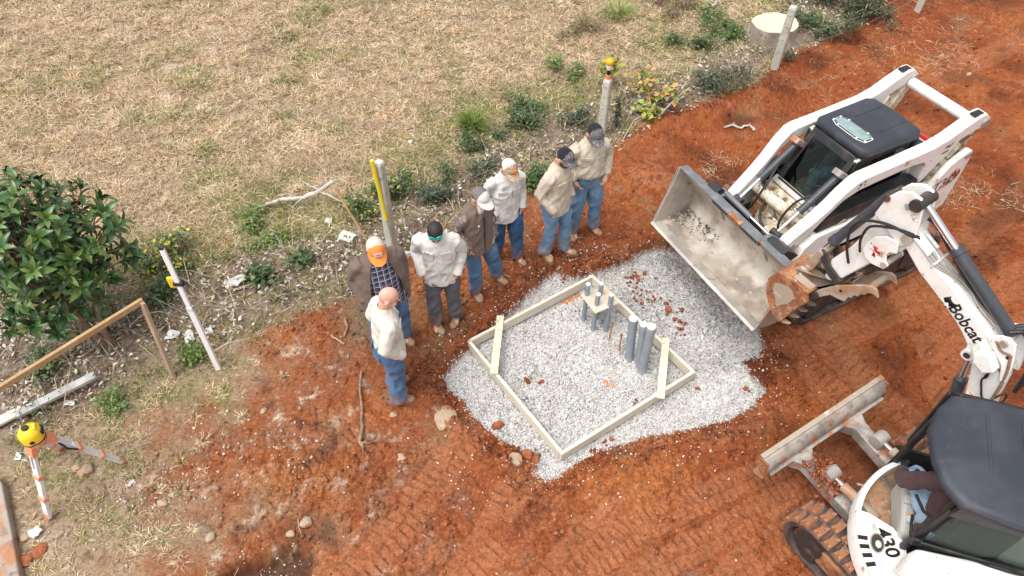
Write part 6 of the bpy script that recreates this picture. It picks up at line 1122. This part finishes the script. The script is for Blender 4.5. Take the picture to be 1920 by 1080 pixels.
def plaid():
    k = NT('navy_plaid_flannel'); sx = k.n('ShaderNodeSeparateXYZ'); mp = k.n('ShaderNodeMapping'); k.t.links.new(k.tc.outputs['Object'], mp.inputs[0]); mp.inputs['Rotation'].default_value = (0, 0, -.35); k.t.links.new(mp.outputs[0], sx.inputs[0]); cur = (.040, .042, .075)
    def stripe(sock, per, w, off=0): 
        a = k.math('FRACT', k.math('MULTIPLY', k.math('ADD', sock, 5+off), 1/per)); return k.math('LESS_THAN', a, w)
    for so, per, w, c in ((sx.outputs[0], .062, .42, (.10, .10, .15)), (sx.outputs[2], .062, .42, (.10, .10, .15)), (sx.outputs[0], .062, .10, (.50, .50, .55)), (sx.outputs[2], .062, .10, (.50, .50, .55))): cur = k.mix(stripe(so, per, w), cur, c)
    return k.done(cur, .9, 0, k.bump(k.noise(12), .4), .1)
M['plaid'] = plaid()

def rotx(a): c, s = math.cos(a), math.sin(a); return np.array([[1, 0, 0], [0, c, -s], [0, s, c]])
def rotz(a): c, s = math.cos(a), math.sin(a); return np.array([[c, -s, 0], [s, c, 0], [0, 0, 1]])
def fuse(mb, name, mats, parent, xf, voxel, smooth=3, deci=1.0, wrinkle=0, wf=9, pick=None, seed=0):
    """melt overlapping solids into one continuous skin"""
    me = mb.mesh(name, recalc=True, sharp=0); o = bpy.data.objects.new(name, me); COL.objects.link(o)
    r = o.modifiers.new('r', 'REMESH'); r.mode = 'VOXEL'; r.voxel_size = voxel
    if smooth: s = o.modifiers.new('s', 'SMOOTH'); s.iterations = smooth; s.factor = .5
    if deci < 1: d = o.modifiers.new('d', 'DECIMATE'); d.ratio = deci
    dg = bpy.context.evaluated_depsgraph_get(); m2 = bpy.data.meshes.new_from_object(o.evaluated_get(dg)); bpy.data.objects.remove(o); bpy.data.meshes.remove(me); m2.name = name
    n = len(m2.vertices); V = np.empty(n*3, np.float32); m2.vertices.foreach_get('co', V); V = V.reshape(-1, 3).astype(float)
    if wrinkle:
        N = np.empty(n*3, np.float32); m2.vertices.foreach_get('normal', N); N = N.reshape(-1, 3); q = V*[1, 1, .6]+seed*3.7; amp = 1-2*np.abs(noise3(q, wf)); lo = noise3(q+4, wf*.45); V = V + N*(wrinkle*(.35+1.3*np.clip(lo+.35, 0, 1))*(amp-.5)*1.3 + wrinkle*.45*noise3(q+9, wf*2.1) + wrinkle*.5*lo)[:, None]
    mats = mats if isinstance(mats, list) else [mats]; m2.materials.clear()
    for m in mats: m2.materials.append(M[m])
    if pick is not None:
        c = np.empty(len(m2.polygons)*3, np.float32); m2.polygons.foreach_get('center', c); m2.polygons.foreach_set('material_index', pick(c.reshape(-1, 3)).astype(np.int32))
    V = xf(V) - root_loc(parent); m2.vertices.foreach_set('co', V.astype(np.float32).ravel()); m2.shade_smooth(); m2.update()
    o = bpy.data.objects.new(name, m2); COL.objects.link(o); o.parent = parent; return o

def person(label, loc, face, ht=1.76, lean=.07, pitch=.55, hyaw=0.0, fat=1.0, feet=((-.12, .02), (.12, .02)), toes=(.2, -.2), arms=('pocket', 'pocket'), top='khaki', legs='denim', skin='skin', cap=None, hair=True, beard=False, belt=False, style='shirt', joints=None, glasses=False, gloves=None, group='men gathered round the gravel bed', boots='boot', seed=1):
    t = thing('person', label, 'person', tuple(loc), group); k = ht/1.78; f = unit((face[0], face[1], 0)); X = np.array([f[1], -f[0], 0]); loc = np.array(loc)
    W = lambda V: loc + k*(V[:, :1]*X + V[:, 1:2]*f + V[:, 2:3]*np.array([0, 0, 1.0]))
    J = dict(hz=.93, hy=0.0, kneel=None, kneer=None); J.update(joints or {}); hy, hz = J['hy'], J['hz']; dz = hz-.93
    def bend(V):
        V = np.array(V, float).reshape(-1, 3); w = sstep(hz-.06, hz+.22, V[:, 2]); a = -lean*w; y, z = V[:, 1]-hy, V[:, 2]-hz; return np.c_[V[:, 0], hy+y*np.cos(a)-z*np.sin(a), hz+y*np.sin(a)+z*np.cos(a)]
    up = lambda p: np.array([p[0], p[1]+hy, p[2]+dz])
    XF = lambda V: W(bend(V))
    hip = [np.array((-.095*fat, hy, hz)), np.array((.095*fat, hy, hz))]
    ank = [np.array((q[0], q[1], q[2] if len(q) > 2 else .10)) for q in feet]; kn = [J['kneel'], J['kneer']]
    for i in (0, 1):
        if kn[i] is None: kn[i] = (hip[i]*.49+ank[i]*.51)+[0, .035, 0]
        kn[i] = np.array(kn[i], float)
    # arms: shoulder, elbow, wrist, hand direction
    A = []
    for i, s in ((0, -1), (1, 1)):
        sh = up((s*.178*fat**.5, -.01, 1.395)); a = arms[i]
        if a == 'pocket': el, wr, hd = up((s*(.225+.025*fat), -.085, 1.15)), up((s*.19*fat, .095, .935)), (-s*.35, -.35, -.87)
        elif a == 'belt': el, wr, hd = up((s*.285, -.08, 1.17)), up((s*.215, .085, .99)), (-s*.45, .45, -.77)
        elif a == 'front': el, wr, hd = up((s*.285, .02, 1.15)), up((s*.16, .20, 1.03)), (-s*.75, .4, -.5)
        elif a == 'hang': el, wr, hd = up((s*.275, -.02, 1.15)), up((s*.285, .05, .90)), (0, .15, -1)
        else: el, wr, hd = np.array(a[0], float), np.array(a[1], float), a[2]
        A.append((sh, el, wr, unit(hd)))
    # ---- body: one skin with head, neck, trunk, arms, hands and legs
    nk = up((0, .0, 1.50)); hb = MB()
    def head(V): V = np.array(V, float).reshape(-1, 3); return (V @ rotx(-pitch).T) @ rotz(hyaw).T + nk + [0, .01, .03]
    hm = MB(); hm.ell((0, .01, .135), (.076, .098, .100), 18, 12); hm.ell((0, .035, .065), (.060, .075, .070), 14, 9); hm.ell((0, .085, .025), (.030, .026, .024), 10, 7); hm.ell((0, .112, .085), (.014, .026, .026), 9, 7); hm.ell((0, .096, .128), (.048, .018, .014), 10, 6); hm.ell((0, .100, .050), (.026, .014, .012), 10, 6)
    for s in (-1, 1): hm.ell((s*.080, -.005, .095), (.014, .026, .036), 9, 7); hm.ell((s*.045, .075, .080), (.026, .022, .020), 8, 6)
    hb.merge(hm, head); hb.tube([nk-[0, .01, .10], nk+[0, .005, .04], nk+[0, .012, .09]], [.075, .058, .056], 14)
    hb.rings([(hz-.1, 0, hy, .13*fat, .09), (hz+.1, 0, hy, .13*fat, .09), (hz+.35, 0, hy, .15*fat, .095), (hz+.50, 0, hy, .14, .08), (hz+.55, 0, hy, .08, .06)], 16)
    for i, s in ((0, -1), (1, 1)):
        hb.tube([hip[i], kn[i], ank[i]], [.075, .05, .04], 10); hb.ell(ank[i]+[0, .05, -.05], (.04, .10, .04), 10, 7)
        sh, el, wr, hd = A[i]; hb.tube([sh, el, wr, wr+hd*.03], [.05, .042, .030, .030], 10)
        # hand: palm, four fingers of unequal length, thumb
        inn = unit(np.cross(hd, (0, 1.0, .2)))*s*1.0; acr = unit(np.cross(inn, hd)); acr = acr if acr[1] > 0 else -acr
        hb.tube([wr+hd*.02, wr+hd*.06, wr+hd*.10], [.030, .036, .034], 10)
        curl = -inn if (-inn @ np.array([-s, .2, 0])) > 0 else inn
        for j, ln in enumerate((.068, .080, .076, .060)):
            b = wr+hd*.095+acr*(.030-.020*j); hb.tube([b, b+hd*ln*.5+curl*.010, b+hd*ln*.85+curl*.034], [.0105, .0100, .0085], 7)
        b = wr+hd*.045+acr*.026; hb.tube([b, b+acr*.030+hd*.025+curl*.006, b+acr*.030+hd*.065+curl*.018], [.013, .012, .010], 7)
    bo = fuse(hb, 'body', [skin] if not gloves else [skin, gloves], t, XF, .009/k, 2, .45, pick=None if not gloves else (lambda c: (c[:, 2] < hz+.45) & ((np.linalg.norm(c-A[0][2], axis=1) < .22) | (np.linalg.norm(c-A[1][2], axis=1) < .22))))
    for s in (-1, 1): MB().merge(MB().ell((s*.033, .096, .108), (.012, .008, .007), 8, 6), head).build('eye', M['ink'], bo, xf=XF)
    # ---- trousers
    tm = MB(); tm.rings([(hz-.10, 0, hy, .165*fat, .125*fat), (hz-.02, 0, hy, .18*fat, .135*fat), (hz+.08, 0, hy, .175*fat, .13*fat), (hz+.13, 0, hy, .16*fat, .12*fat)], 20)
    for i in (0, 1):
        h0, k0, a0 = hip[i], kn[i], ank[i]; a1 = a0+(k0-a0)*.02+[0, 0, -.03]; m1 = h0*.5+k0*.5; m2 = k0*.5+a0*.5
        tm.tube([h0, m1, k0, m2, a1+[0, -.005, .03], a1], np.array([.112, .102, .082, .080, .082, .084])*(.6+.4*fat), 16); tm.ell(h0+[0, -.05*(kn[i][1] < .2), -.02], (.10*fat, .11*fat, .13), 12, 8)
    fuse(tm, 'trousers', legs, t, XF, .013, 2, 1, .024, 8, seed=seed)
    for s in (-1, 1):   # back pockets
        MB().obox((s*.085*fat, hy-.142*fat, hz-.02), ((1, s*.35, 0), (0, 1, -.15), (0, .15, 1)), (.055, .010, .065)).build('back_pocket', M[legs], t, xf=XF, bevel=.006)
    if belt:
        MB().rings([(hz+.07, 0, hy, .182*fat, .139*fat), (hz+.11, 0, hy, .180*fat, .137*fat)], 28).build('belt', M['belt'], t, xf=XF); MB().box(-.03, .03, hy+.135*fat, hy+.15*fat, hz+.066, hz+.114).build('buckle', M['alu'], t, xf=XF, bevel=.004)
    # ---- boots
    for i, s in ((0, -1), (1, 1)):
        a0 = ank[i]; Rz = rotz(toes[i]); g = lambda V, a0=a0, Rz=Rz: np.asarray(V).reshape(-1, 3) @ Rz.T + a0
        bm_ = MB(); bm_.tube([(0, -.005, .14), (0, -.01, .05), (0, -.012, -.02)], [.052, .050, .052], 12); bm_.ell((0, -.035, -.045), (.042, .05, .045), 12, 8); bm_.ell((0, .065, -.055), (.044, .10, .040), 14, 9); bm_.ell((0, .125, -.055), (.048, .062, .040), 14, 9); bm_.tube([(0, .0, .03), (0, .06, -.025)], [.046, .04], 12)
        b2 = MB(); b2.merge(bm_, g); bo_ = fuse(b2, 'boot', boots, t, XF, .010, 3, 1)
        sp = [(.046*math.cos(a)*(1+.10*math.sin(a))*(.94 if math.sin(a) < .2 else 1.04), .05+.145*math.sin(a)) for a in np.linspace(0, 2*math.pi, 25)[:-1]]; sl = MB().plate(sp, -.105, -.080); s3 = MB(); s3.merge(sl, g); s3.build('sole', M['sole'], bo_, xf=XF, sharp=20)
    # ---- upper clothing
    bel = .02*(fat-1)*8
    tor = [(hz-.15, 0, hy+.01, .190*fat, .140*fat+bel*.4), (hz-.04, 0, hy+.01, .190*fat, .142*fat+bel), (hz+.10, 0, hy+.012, .175*fat, .136*fat+bel), (hz+.25, 0, hy+.01, .178*fat, .130*fat+bel*.6), (hz+.36, 0, hy+.005, .185*fat**.6, .128), (hz+.455, 0, hy-.005, .178*fat**.5, .112), (hz+.515, 0, hy-.01, .135, .092), (hz+.565, 0, hy-.008, .078, .070)]
    if belt: tor = [(hz+.075, 0, hy+.01, .182*fat, .136*fat), (hz+.12, 0, hy+.012, .200*fat, .15*fat)]+tor[3:]
    def sleeves(m, r=1.0):
        for sh, el, wr, hd in A:
            ins = np.array([np.sign(sh[0])*-.05, 0, .01]); e1 = sh*.5+el*.5; e2 = el*.5+wr*.5
            m.tube([sh+ins, sh+[0, 0, -.02], e1, el, e2, wr-hd*.005], np.array([.075, .080, .070, .064, .058, .050])*r, 14); m.ell(sh+[0, 0, -.015], (.072*r, .080*r, .070*r), 12, 8)
    if style in ('shirt', 'vest'):
        sm = MB(); sm.rings(tor, 24); sleeves(sm)
        pk = None
        if style == 'vest': pk = lambda c: (np.abs(c[:, 0]) > .178) & (c[:, 2] < hz+.52)
        s_ = fuse(sm, 'jacket' if style == 'vest' else 'shirt', [top, 'camo_brown'] if style == 'vest' else top, t, XF, .0125, 2, 1, .017, 10, pick=pk, seed=seed)
    else:   # open coat over a plaid shirt
        sm = MB(); sm.rings(tor, 24); fuse(sm, 'shirt', 'plaid', t, XF, .013, 3, 1, .008, 8, seed=seed)
        cm = MB(); n = 26; gap = [(1.0, .72), (.98, .70), (.86, .66), (.74, .62), (.62, .56), (.48, .48), (.40, .40), (.5, .5)]; vs = []
        for (z_, cx_, cy_, rx, ry), (gl, gr) in zip(tor, gap):
            flare = 1.13 if z_ < hz+.3 else 1.09
            for j in range(n):
                a = math.pi/2 + gl + (2*math.pi-gl-gr)*j/(n-1)
                for sc in (flare, flare+.14): vs.append((cx_+rx*sc*math.cos(a), cy_+ry*sc*math.sin(a)*1.02, z_))
        fs = []; kk = len(tor)
        for i in range(kk-1):
            for j in range(n-1):
                a = (i*n+j)*2; b = a+2; c = ((i+1)*n+j)*2; d = c+2; fs += [(a, b, d, c), (a+1, c+1, d+1, b+1)]
            for j in (0, n-1): a = (i*n+j)*2; c = ((i+1)*n+j)*2; fs.append((a, c, c+1, a+1))
        for i in (0, kk-1):
            for j in range(n-1): a = (i*n+j)*2; fs.append((a, a+1, a+3, a+2))
        cm.add(vs, fs); sleeves(cm, 1.12); s_ = fuse(cm, 'coat', top, t, XF, .010, 2, 1, .011, 7, seed=seed)
    # collar, placket, pockets, cuffs
    c0 = up((0, -.005, 1.495)); m = MB(); n = 22
    for lv, (r1, r2, z1, z2) in enumerate(((.072, .092, .045, -.004),)):
        vs = []; 
        for j in range(n):
            a = math.pi/2+.28+(2*math.pi-.56)*j/(n-1); fr_ = max(0, math.sin(a)); x_, y_ = math.cos(a), math.sin(a)
            vs += [c0+[x_*r1, y_*r1*.95+.005, z1-.035*fr_], c0+[x_*r2*1.03, y_*r2*.98+.008, z2-.040*fr_], c0+[x_*(r1-.008), y_*(r1-.008)*.95+.005, z1-.035*fr_-.004], c0+[x_*(r2-.012)*1.03, y_*(r2-.012)*.98+.008, z2-.040*fr_-.010]]
        fs = [];
        for j in range(n-1): a = 4*j; b = a+4; fs += [(a, b, b+1, a+1), (a+2, a+3, b+3, b+2), (a, a+2, b+2, b), (a+1, b+1, b+3, a+3)]
        fs += [(0, 1, 3, 2), (4*n-4, 4*n-2, 4*n-1, 4*n-3)]; m.add(vs, fs)
    m.build('collar', M[top], s_, xf=XF, bevel=.002)
    if style == 'shirt':
        def fy(z_):  # front of the trunk
            zs = [r_[0] for r_ in tor]; return np.interp(z_, zs, [r_[2]+r_[4] for r_ in tor])
        zz = np.linspace(tor[0][0]+.02, hz+.50, 14); m = MB(); vs = [];
        for z_ in zz: vs += [(-.019, fy(z_)+.004, z_), (.019, fy(z_)+.004, z_), (.019, fy(z_)-.02, z_), (-.019, fy(z_)-.02, z_)]
        m.add(vs, [(4*i+a, 4*i+(a+1) % 4, 4*i+4+(a+1) % 4, 4*i+4+a) for i in range(13) for a in range(4)]); m.build('placket', M[top], s_, xf=XF)
        m = MB()
        for z_ in np.linspace(hz-.02 if not belt else hz+.15, hz+.46, 6): b_ = MB().ell((0, fy(z_)+.006, z_), (.007, .004, .007), 8, 5).build('button', M['greyink'], s_, xf=XF)
        for s in (-1, 1):
            zc = hz+.36; pc_ = np.array((s*.095, fy(zc)-.016, zc)); ax = ((1, -s*.32, 0), (.3*s, 1, 0), (0, 0, 1)); p_ = MB().obox(pc_+[0, .002, -.03], ax, (.055, .006, .065)).build('pocket', M[top], s_, xf=XF, bevel=.005); MB().obox(pc_+[0, .010, .025], ax, (.058, .006, .020)).build('pocket_flap', M[top], s_, xf=XF, bevel=.004)
    for sh, el, wr, hd in A: m = MB(); ax_ = unit(wr-el); m.tube([wr-ax_*.05, wr-ax_*.005, wr+ax_*.008], [.056, .054, .050], 14); m.build('cuff', M['camo_brown' if style == 'vest' else top], s_, xf=XF)
    if style == 'vest':
        MB().merge(MB().ell((0, .055, 1.455), (.055, .055, .075), 12, 8), lambda V: np.array([up(v) for v in V])).build('undershirt', M['cap_white'], t, xf=XF); MB().box(-.006, .006, hy+.128, hy+.155, hz-.1, hz+.46).build('zip', M['dark'], s_, xf=XF); MB().box(.07, .09, hy+.137, hy+.145, hz+.36, hz+.375).build('chest_tag', M['rodwhite'], s_, xf=XF)
    # ---- hair, beard, cap
    HX = lambda V: XF(head(V))
    def shell(name, r, z0, mt, fn=lambda v: True, c=(0, .005, .137), par=None, th=1.0):
        m = MB().ell((0, 0, 0), r, 28, 20); V = np.vstack(m.v)+np.array(c); F = [q for q in m.f if all(fn(V[i]) for i in q)]; mm = MB(); mm.add(V, F); return mm.build(name, M[mt] if isinstance(mt, str) else [M[q] for q in mt], par or t, xf=HX, sharp=0)
    if hair: shell('hair', (.083, .104, .105), 0, 'hair', lambda v: v[2] > .10+.9*max(v[1], -.03) if cap is None else (v[2] > .055 and v[1] < .02))
    if beard: shell('beard', (.069, .088, .083), 0, 'beard', lambda v: v[2] < .085 and v[1] > .0 and not (abs(v[0]) < .03 and v[2] > .055 and v[1] > .1), c=(0, .032, .065))
    if glasses:
        gl_ = MB().tube([(-.080, .0, .185), (-.066, .072, .205), (0, .096, .205), (.066, .072, .205), (.080, .0, .185)], .005, 6).build('sunglasses', M['ink'], t, xf=HX)
        for s in (-1, 1): MB().obox((s*.036, .092, .207), ((1, -s*.35, 0), (.35*s, .75, .65), (0, -.65, .75)), (.029, .004, .020)).build('lens', M['mirror'], gl_, xf=HX, bevel=.006)
    if cap:
        crown, front, brim = cap[:3]; cz = .135
        cp_ = MB().ell((0, 0, 0), (.090, .112, .112), 32, 22); V = np.vstack(cp_.v)+[0, .005, cz]; F = [q for q in cp_.f if all(V[i][2] > .142+.10*V[i][1] for i in q)]; F1 = [q for q in F if np.mean([V[i][1] for i in q]) <= .022]; F2 = [q for q in F if np.mean([V[i][1] for i in q]) > .022]
        m = MB(); m.add(V, F1); co = m.build('cap', M[crown], t, xf=HX, sharp=0); m = MB(); m.add(V*[1.004, 1.004, 1.004], F2); m.build('front_panel', M[front], co, xf=HX, sharp=0)
        n = 15; vs = []
        for i in range(n):
            a = math.pi*(.06+.88*i/(n-1)); x_, y_ = math.cos(a), math.sin(a)
            vs += [(.086*x_, .012+.100*y_, .152+.004*y_), (.094*x_, .012+.100*y_+.088*y_**.6, .150-.028*abs(x_)**2-.012*y_)]
        lo_ = [(a, b, c-.006) for a, b, c in vs]; m = MB(); N2 = 2*n; fs = []
        for i in range(n-1): a = 2*i; fs += [(a, a+1, a+3, a+2), (N2+a, N2+a+2, N2+a+3, N2+a+1), (a+1, N2+a+1, N2+a+3, a+3)]
        m.add(vs+lo_, fs+[(0, N2, N2+1, 1), (N2-2, N2-1, 2*N2-1, 2*N2-2)]); m.build('brim', M[brim], co, xf=HX); MB().ell((0, .005, cz+.112), (.010, .010, .006), 8, 5).build('top_button', M[crown], co, xf=HX)
        if len(cap) > 3:
            pm = MB().obox((0, .098, .205), ((1, 0, 0), (0, .8, .6), (0, -.6, .8)), (.036, .005, .020)).build('patch', M[cap[3]], co, xf=HX, bevel=.006)
            if cap[3] == 'patch': MB().obox((0, .1025, .205), ((1, 0, 0), (0, .8, .6), (0, -.6, .8)), (.040, .003, .024)).build('patch_border', M['cap_mesh'], co, xf=HX, bevel=.006); mark('patch_lettering', [[(-.022, -.004), (.022, -.004), (.022, .004), (-.022, .004)]], (0, .103, .206), (-1, 0, 0), (0, -.6, .8), HX, co, 'red', .004)
    return t, s_, XF, head
M['mirror'] = mat('green_mirror_lens', (.02, .45, .36), (), .15, .4); M['patch'] = mat('dark_red_patch', (.10, .04, .03), (), .7)
def stand(px, py): p = on_ground(px, py); return (p[0], p[1], p[2])
def pv(px, py): return at(px, py)
person('man in tan shirt, belt and black camouflage-brimmed cap standing before the lamp post', stand(1090, 432), (.30, -.95), 1.82, .03, .42, .05, 1.02, ((-.15, .03), (.14, .04)), (.25, -.35), ('belt', 'belt'), 'khaki', 'denim2', cap=('cap_black', 'camo_grey', 'camo_grey'), beard=True, belt=True, seed=1)
person('man in khaki shirt and black camouflage cap, hands in pockets, in profile', stand(1037, 474), (.78, -.62), 1.76, .03, .40, -.05, .97, ((-.11, .10), (.12, -.06)), (.2, -.3), ('pocket', 'pocket'), 'khaki2', 'denim2', cap=('cap_black', 'camo_grey', 'camo_grey'), beard=True, seed=2)
person('man in light grey shirt and pale cap with orange emblem, dark jeans', stand(949, 483), (.42, -.90), 1.70, .03, .48, .1, 1.0, ((-.13, .10), (.13, -.07)), (.15, -.6), ('pocket', 'pocket'), 'pale', 'denim3', cap=('cap_white', 'camo_green', 'camo_green', 'cap_orange'), seed=3)
person('man in brown camouflage-sleeved jacket and white-fronted cap, feet apart', stand(899, 545), (.66, -.75), 1.76, .04, .40, .12, 1.0, ((-.30, .0), (.08, .02)), (.1, -.25), ('pocket', 'pocket'), 'taupe', 'denim', cap=('cap_grey', 'cap_white', 'cap_white'), style='vest', seed=4)
_, sw, XFw, _h = person('bareheaded man in pale shirt and charcoal trousers, green sunglasses on his dark hair', stand(836, 601), (.03, -1.0), 1.79, .05, .62, .1, 1.0, ((-.13, -.02), (.10, .08)), (-.25, .45), ('pocket', 'pocket'), 'pale2', 'charcoal', cap=None, beard=True, glasses=True, seed=5)
lettering('chest_lettering', 'LGe', .045, (.115, .148, 1.355), (-1, 0.3, 0), (0, 0, 1), XFw, sw, 'ink'); mark('hem_tag', [[(-.02, -.008), (.02, -.008), (.02, .008), (-.02, .008)]], (.07, .168, .84), (-1, .2, 0), (0, 0, 1), XFw, sw, 'ink')
p6 = at(698, 452, 1.72); person('heavy man in open brown coat, plaid shirt and orange cap', (p6[0]-.0, p6[1]+.02, gz(p6[0], p6[1])), (.42, -.90), 1.84, .06, .45, -.1, 1.16, ((-.14, .0), (.14, .02)), (.2, -.3), ('pocket', 'pocket'), 'brown', 'denim', skin='skin_pink', cap=('cap_mesh', 'cap_orange', 'cap_orange', 'patch'), hair=False, style='coat', seed=6)
person('bald man in pale shirt seen from behind at the left', stand(748, 736), (.93, .36), 1.76, .06, .28, -.15, 1.03, ((-.10, -.02), (.13, -.03)), (.2, -.2), ('pocket', 'pocket'), 'stone_c', 'denim', skin='skin_pink', hair=False, seed=7)
# drivers
hx = HF((.07, .30, 0))[0]; person('excavator driver in plum sweatshirt, light jeans and black glove leaning out of the cab', (hx[0], hx[1], .62), (.30, .95), 1.72, .42, .6, .3, 1.05, ((-.14, .52, .10), (.12, .50, .10)), (0, 0), (((-.36, .18, .62), (-.30, .42, .56), (.2, .8, -.3)), ((.33, .1, .6), (.28, .36, .58), (0, .9, -.2))), 'plum', 'denim4', cap=('cap_black', 'cap_black', 'cap_black'), joints=dict(hz=.42, hy=-.05, kneel=(-.20, .40, .50), kneer=(.15, .40, .48)), gloves='hose', style='shirt', group='machine drivers', seed=8)
dx = LF_((-2.06, -.02, 0))[0]; person('loader driver in green shirt and blue jeans behind the windscreen', (dx[0], dx[1], .93), (-.885, -.466), 1.46, .02, .45, 0, .85, ((-.14, .62, .10), (.14, .62, .10)), (0, 0), (((-.30, .15, .42), (-.24, .42, .40), (0, .9, .1)), ((.30, .15, .42), (.24, .42, .40), (0, .9, .1))), 'green_c', 'denim', cap=('cap_black', 'cap_black', 'cap_black'), joints=dict(hz=.32, hy=0.0, kneel=(-.17, .50, .42), kneer=(.15, .50, .42)), group='machine drivers', seed=9)
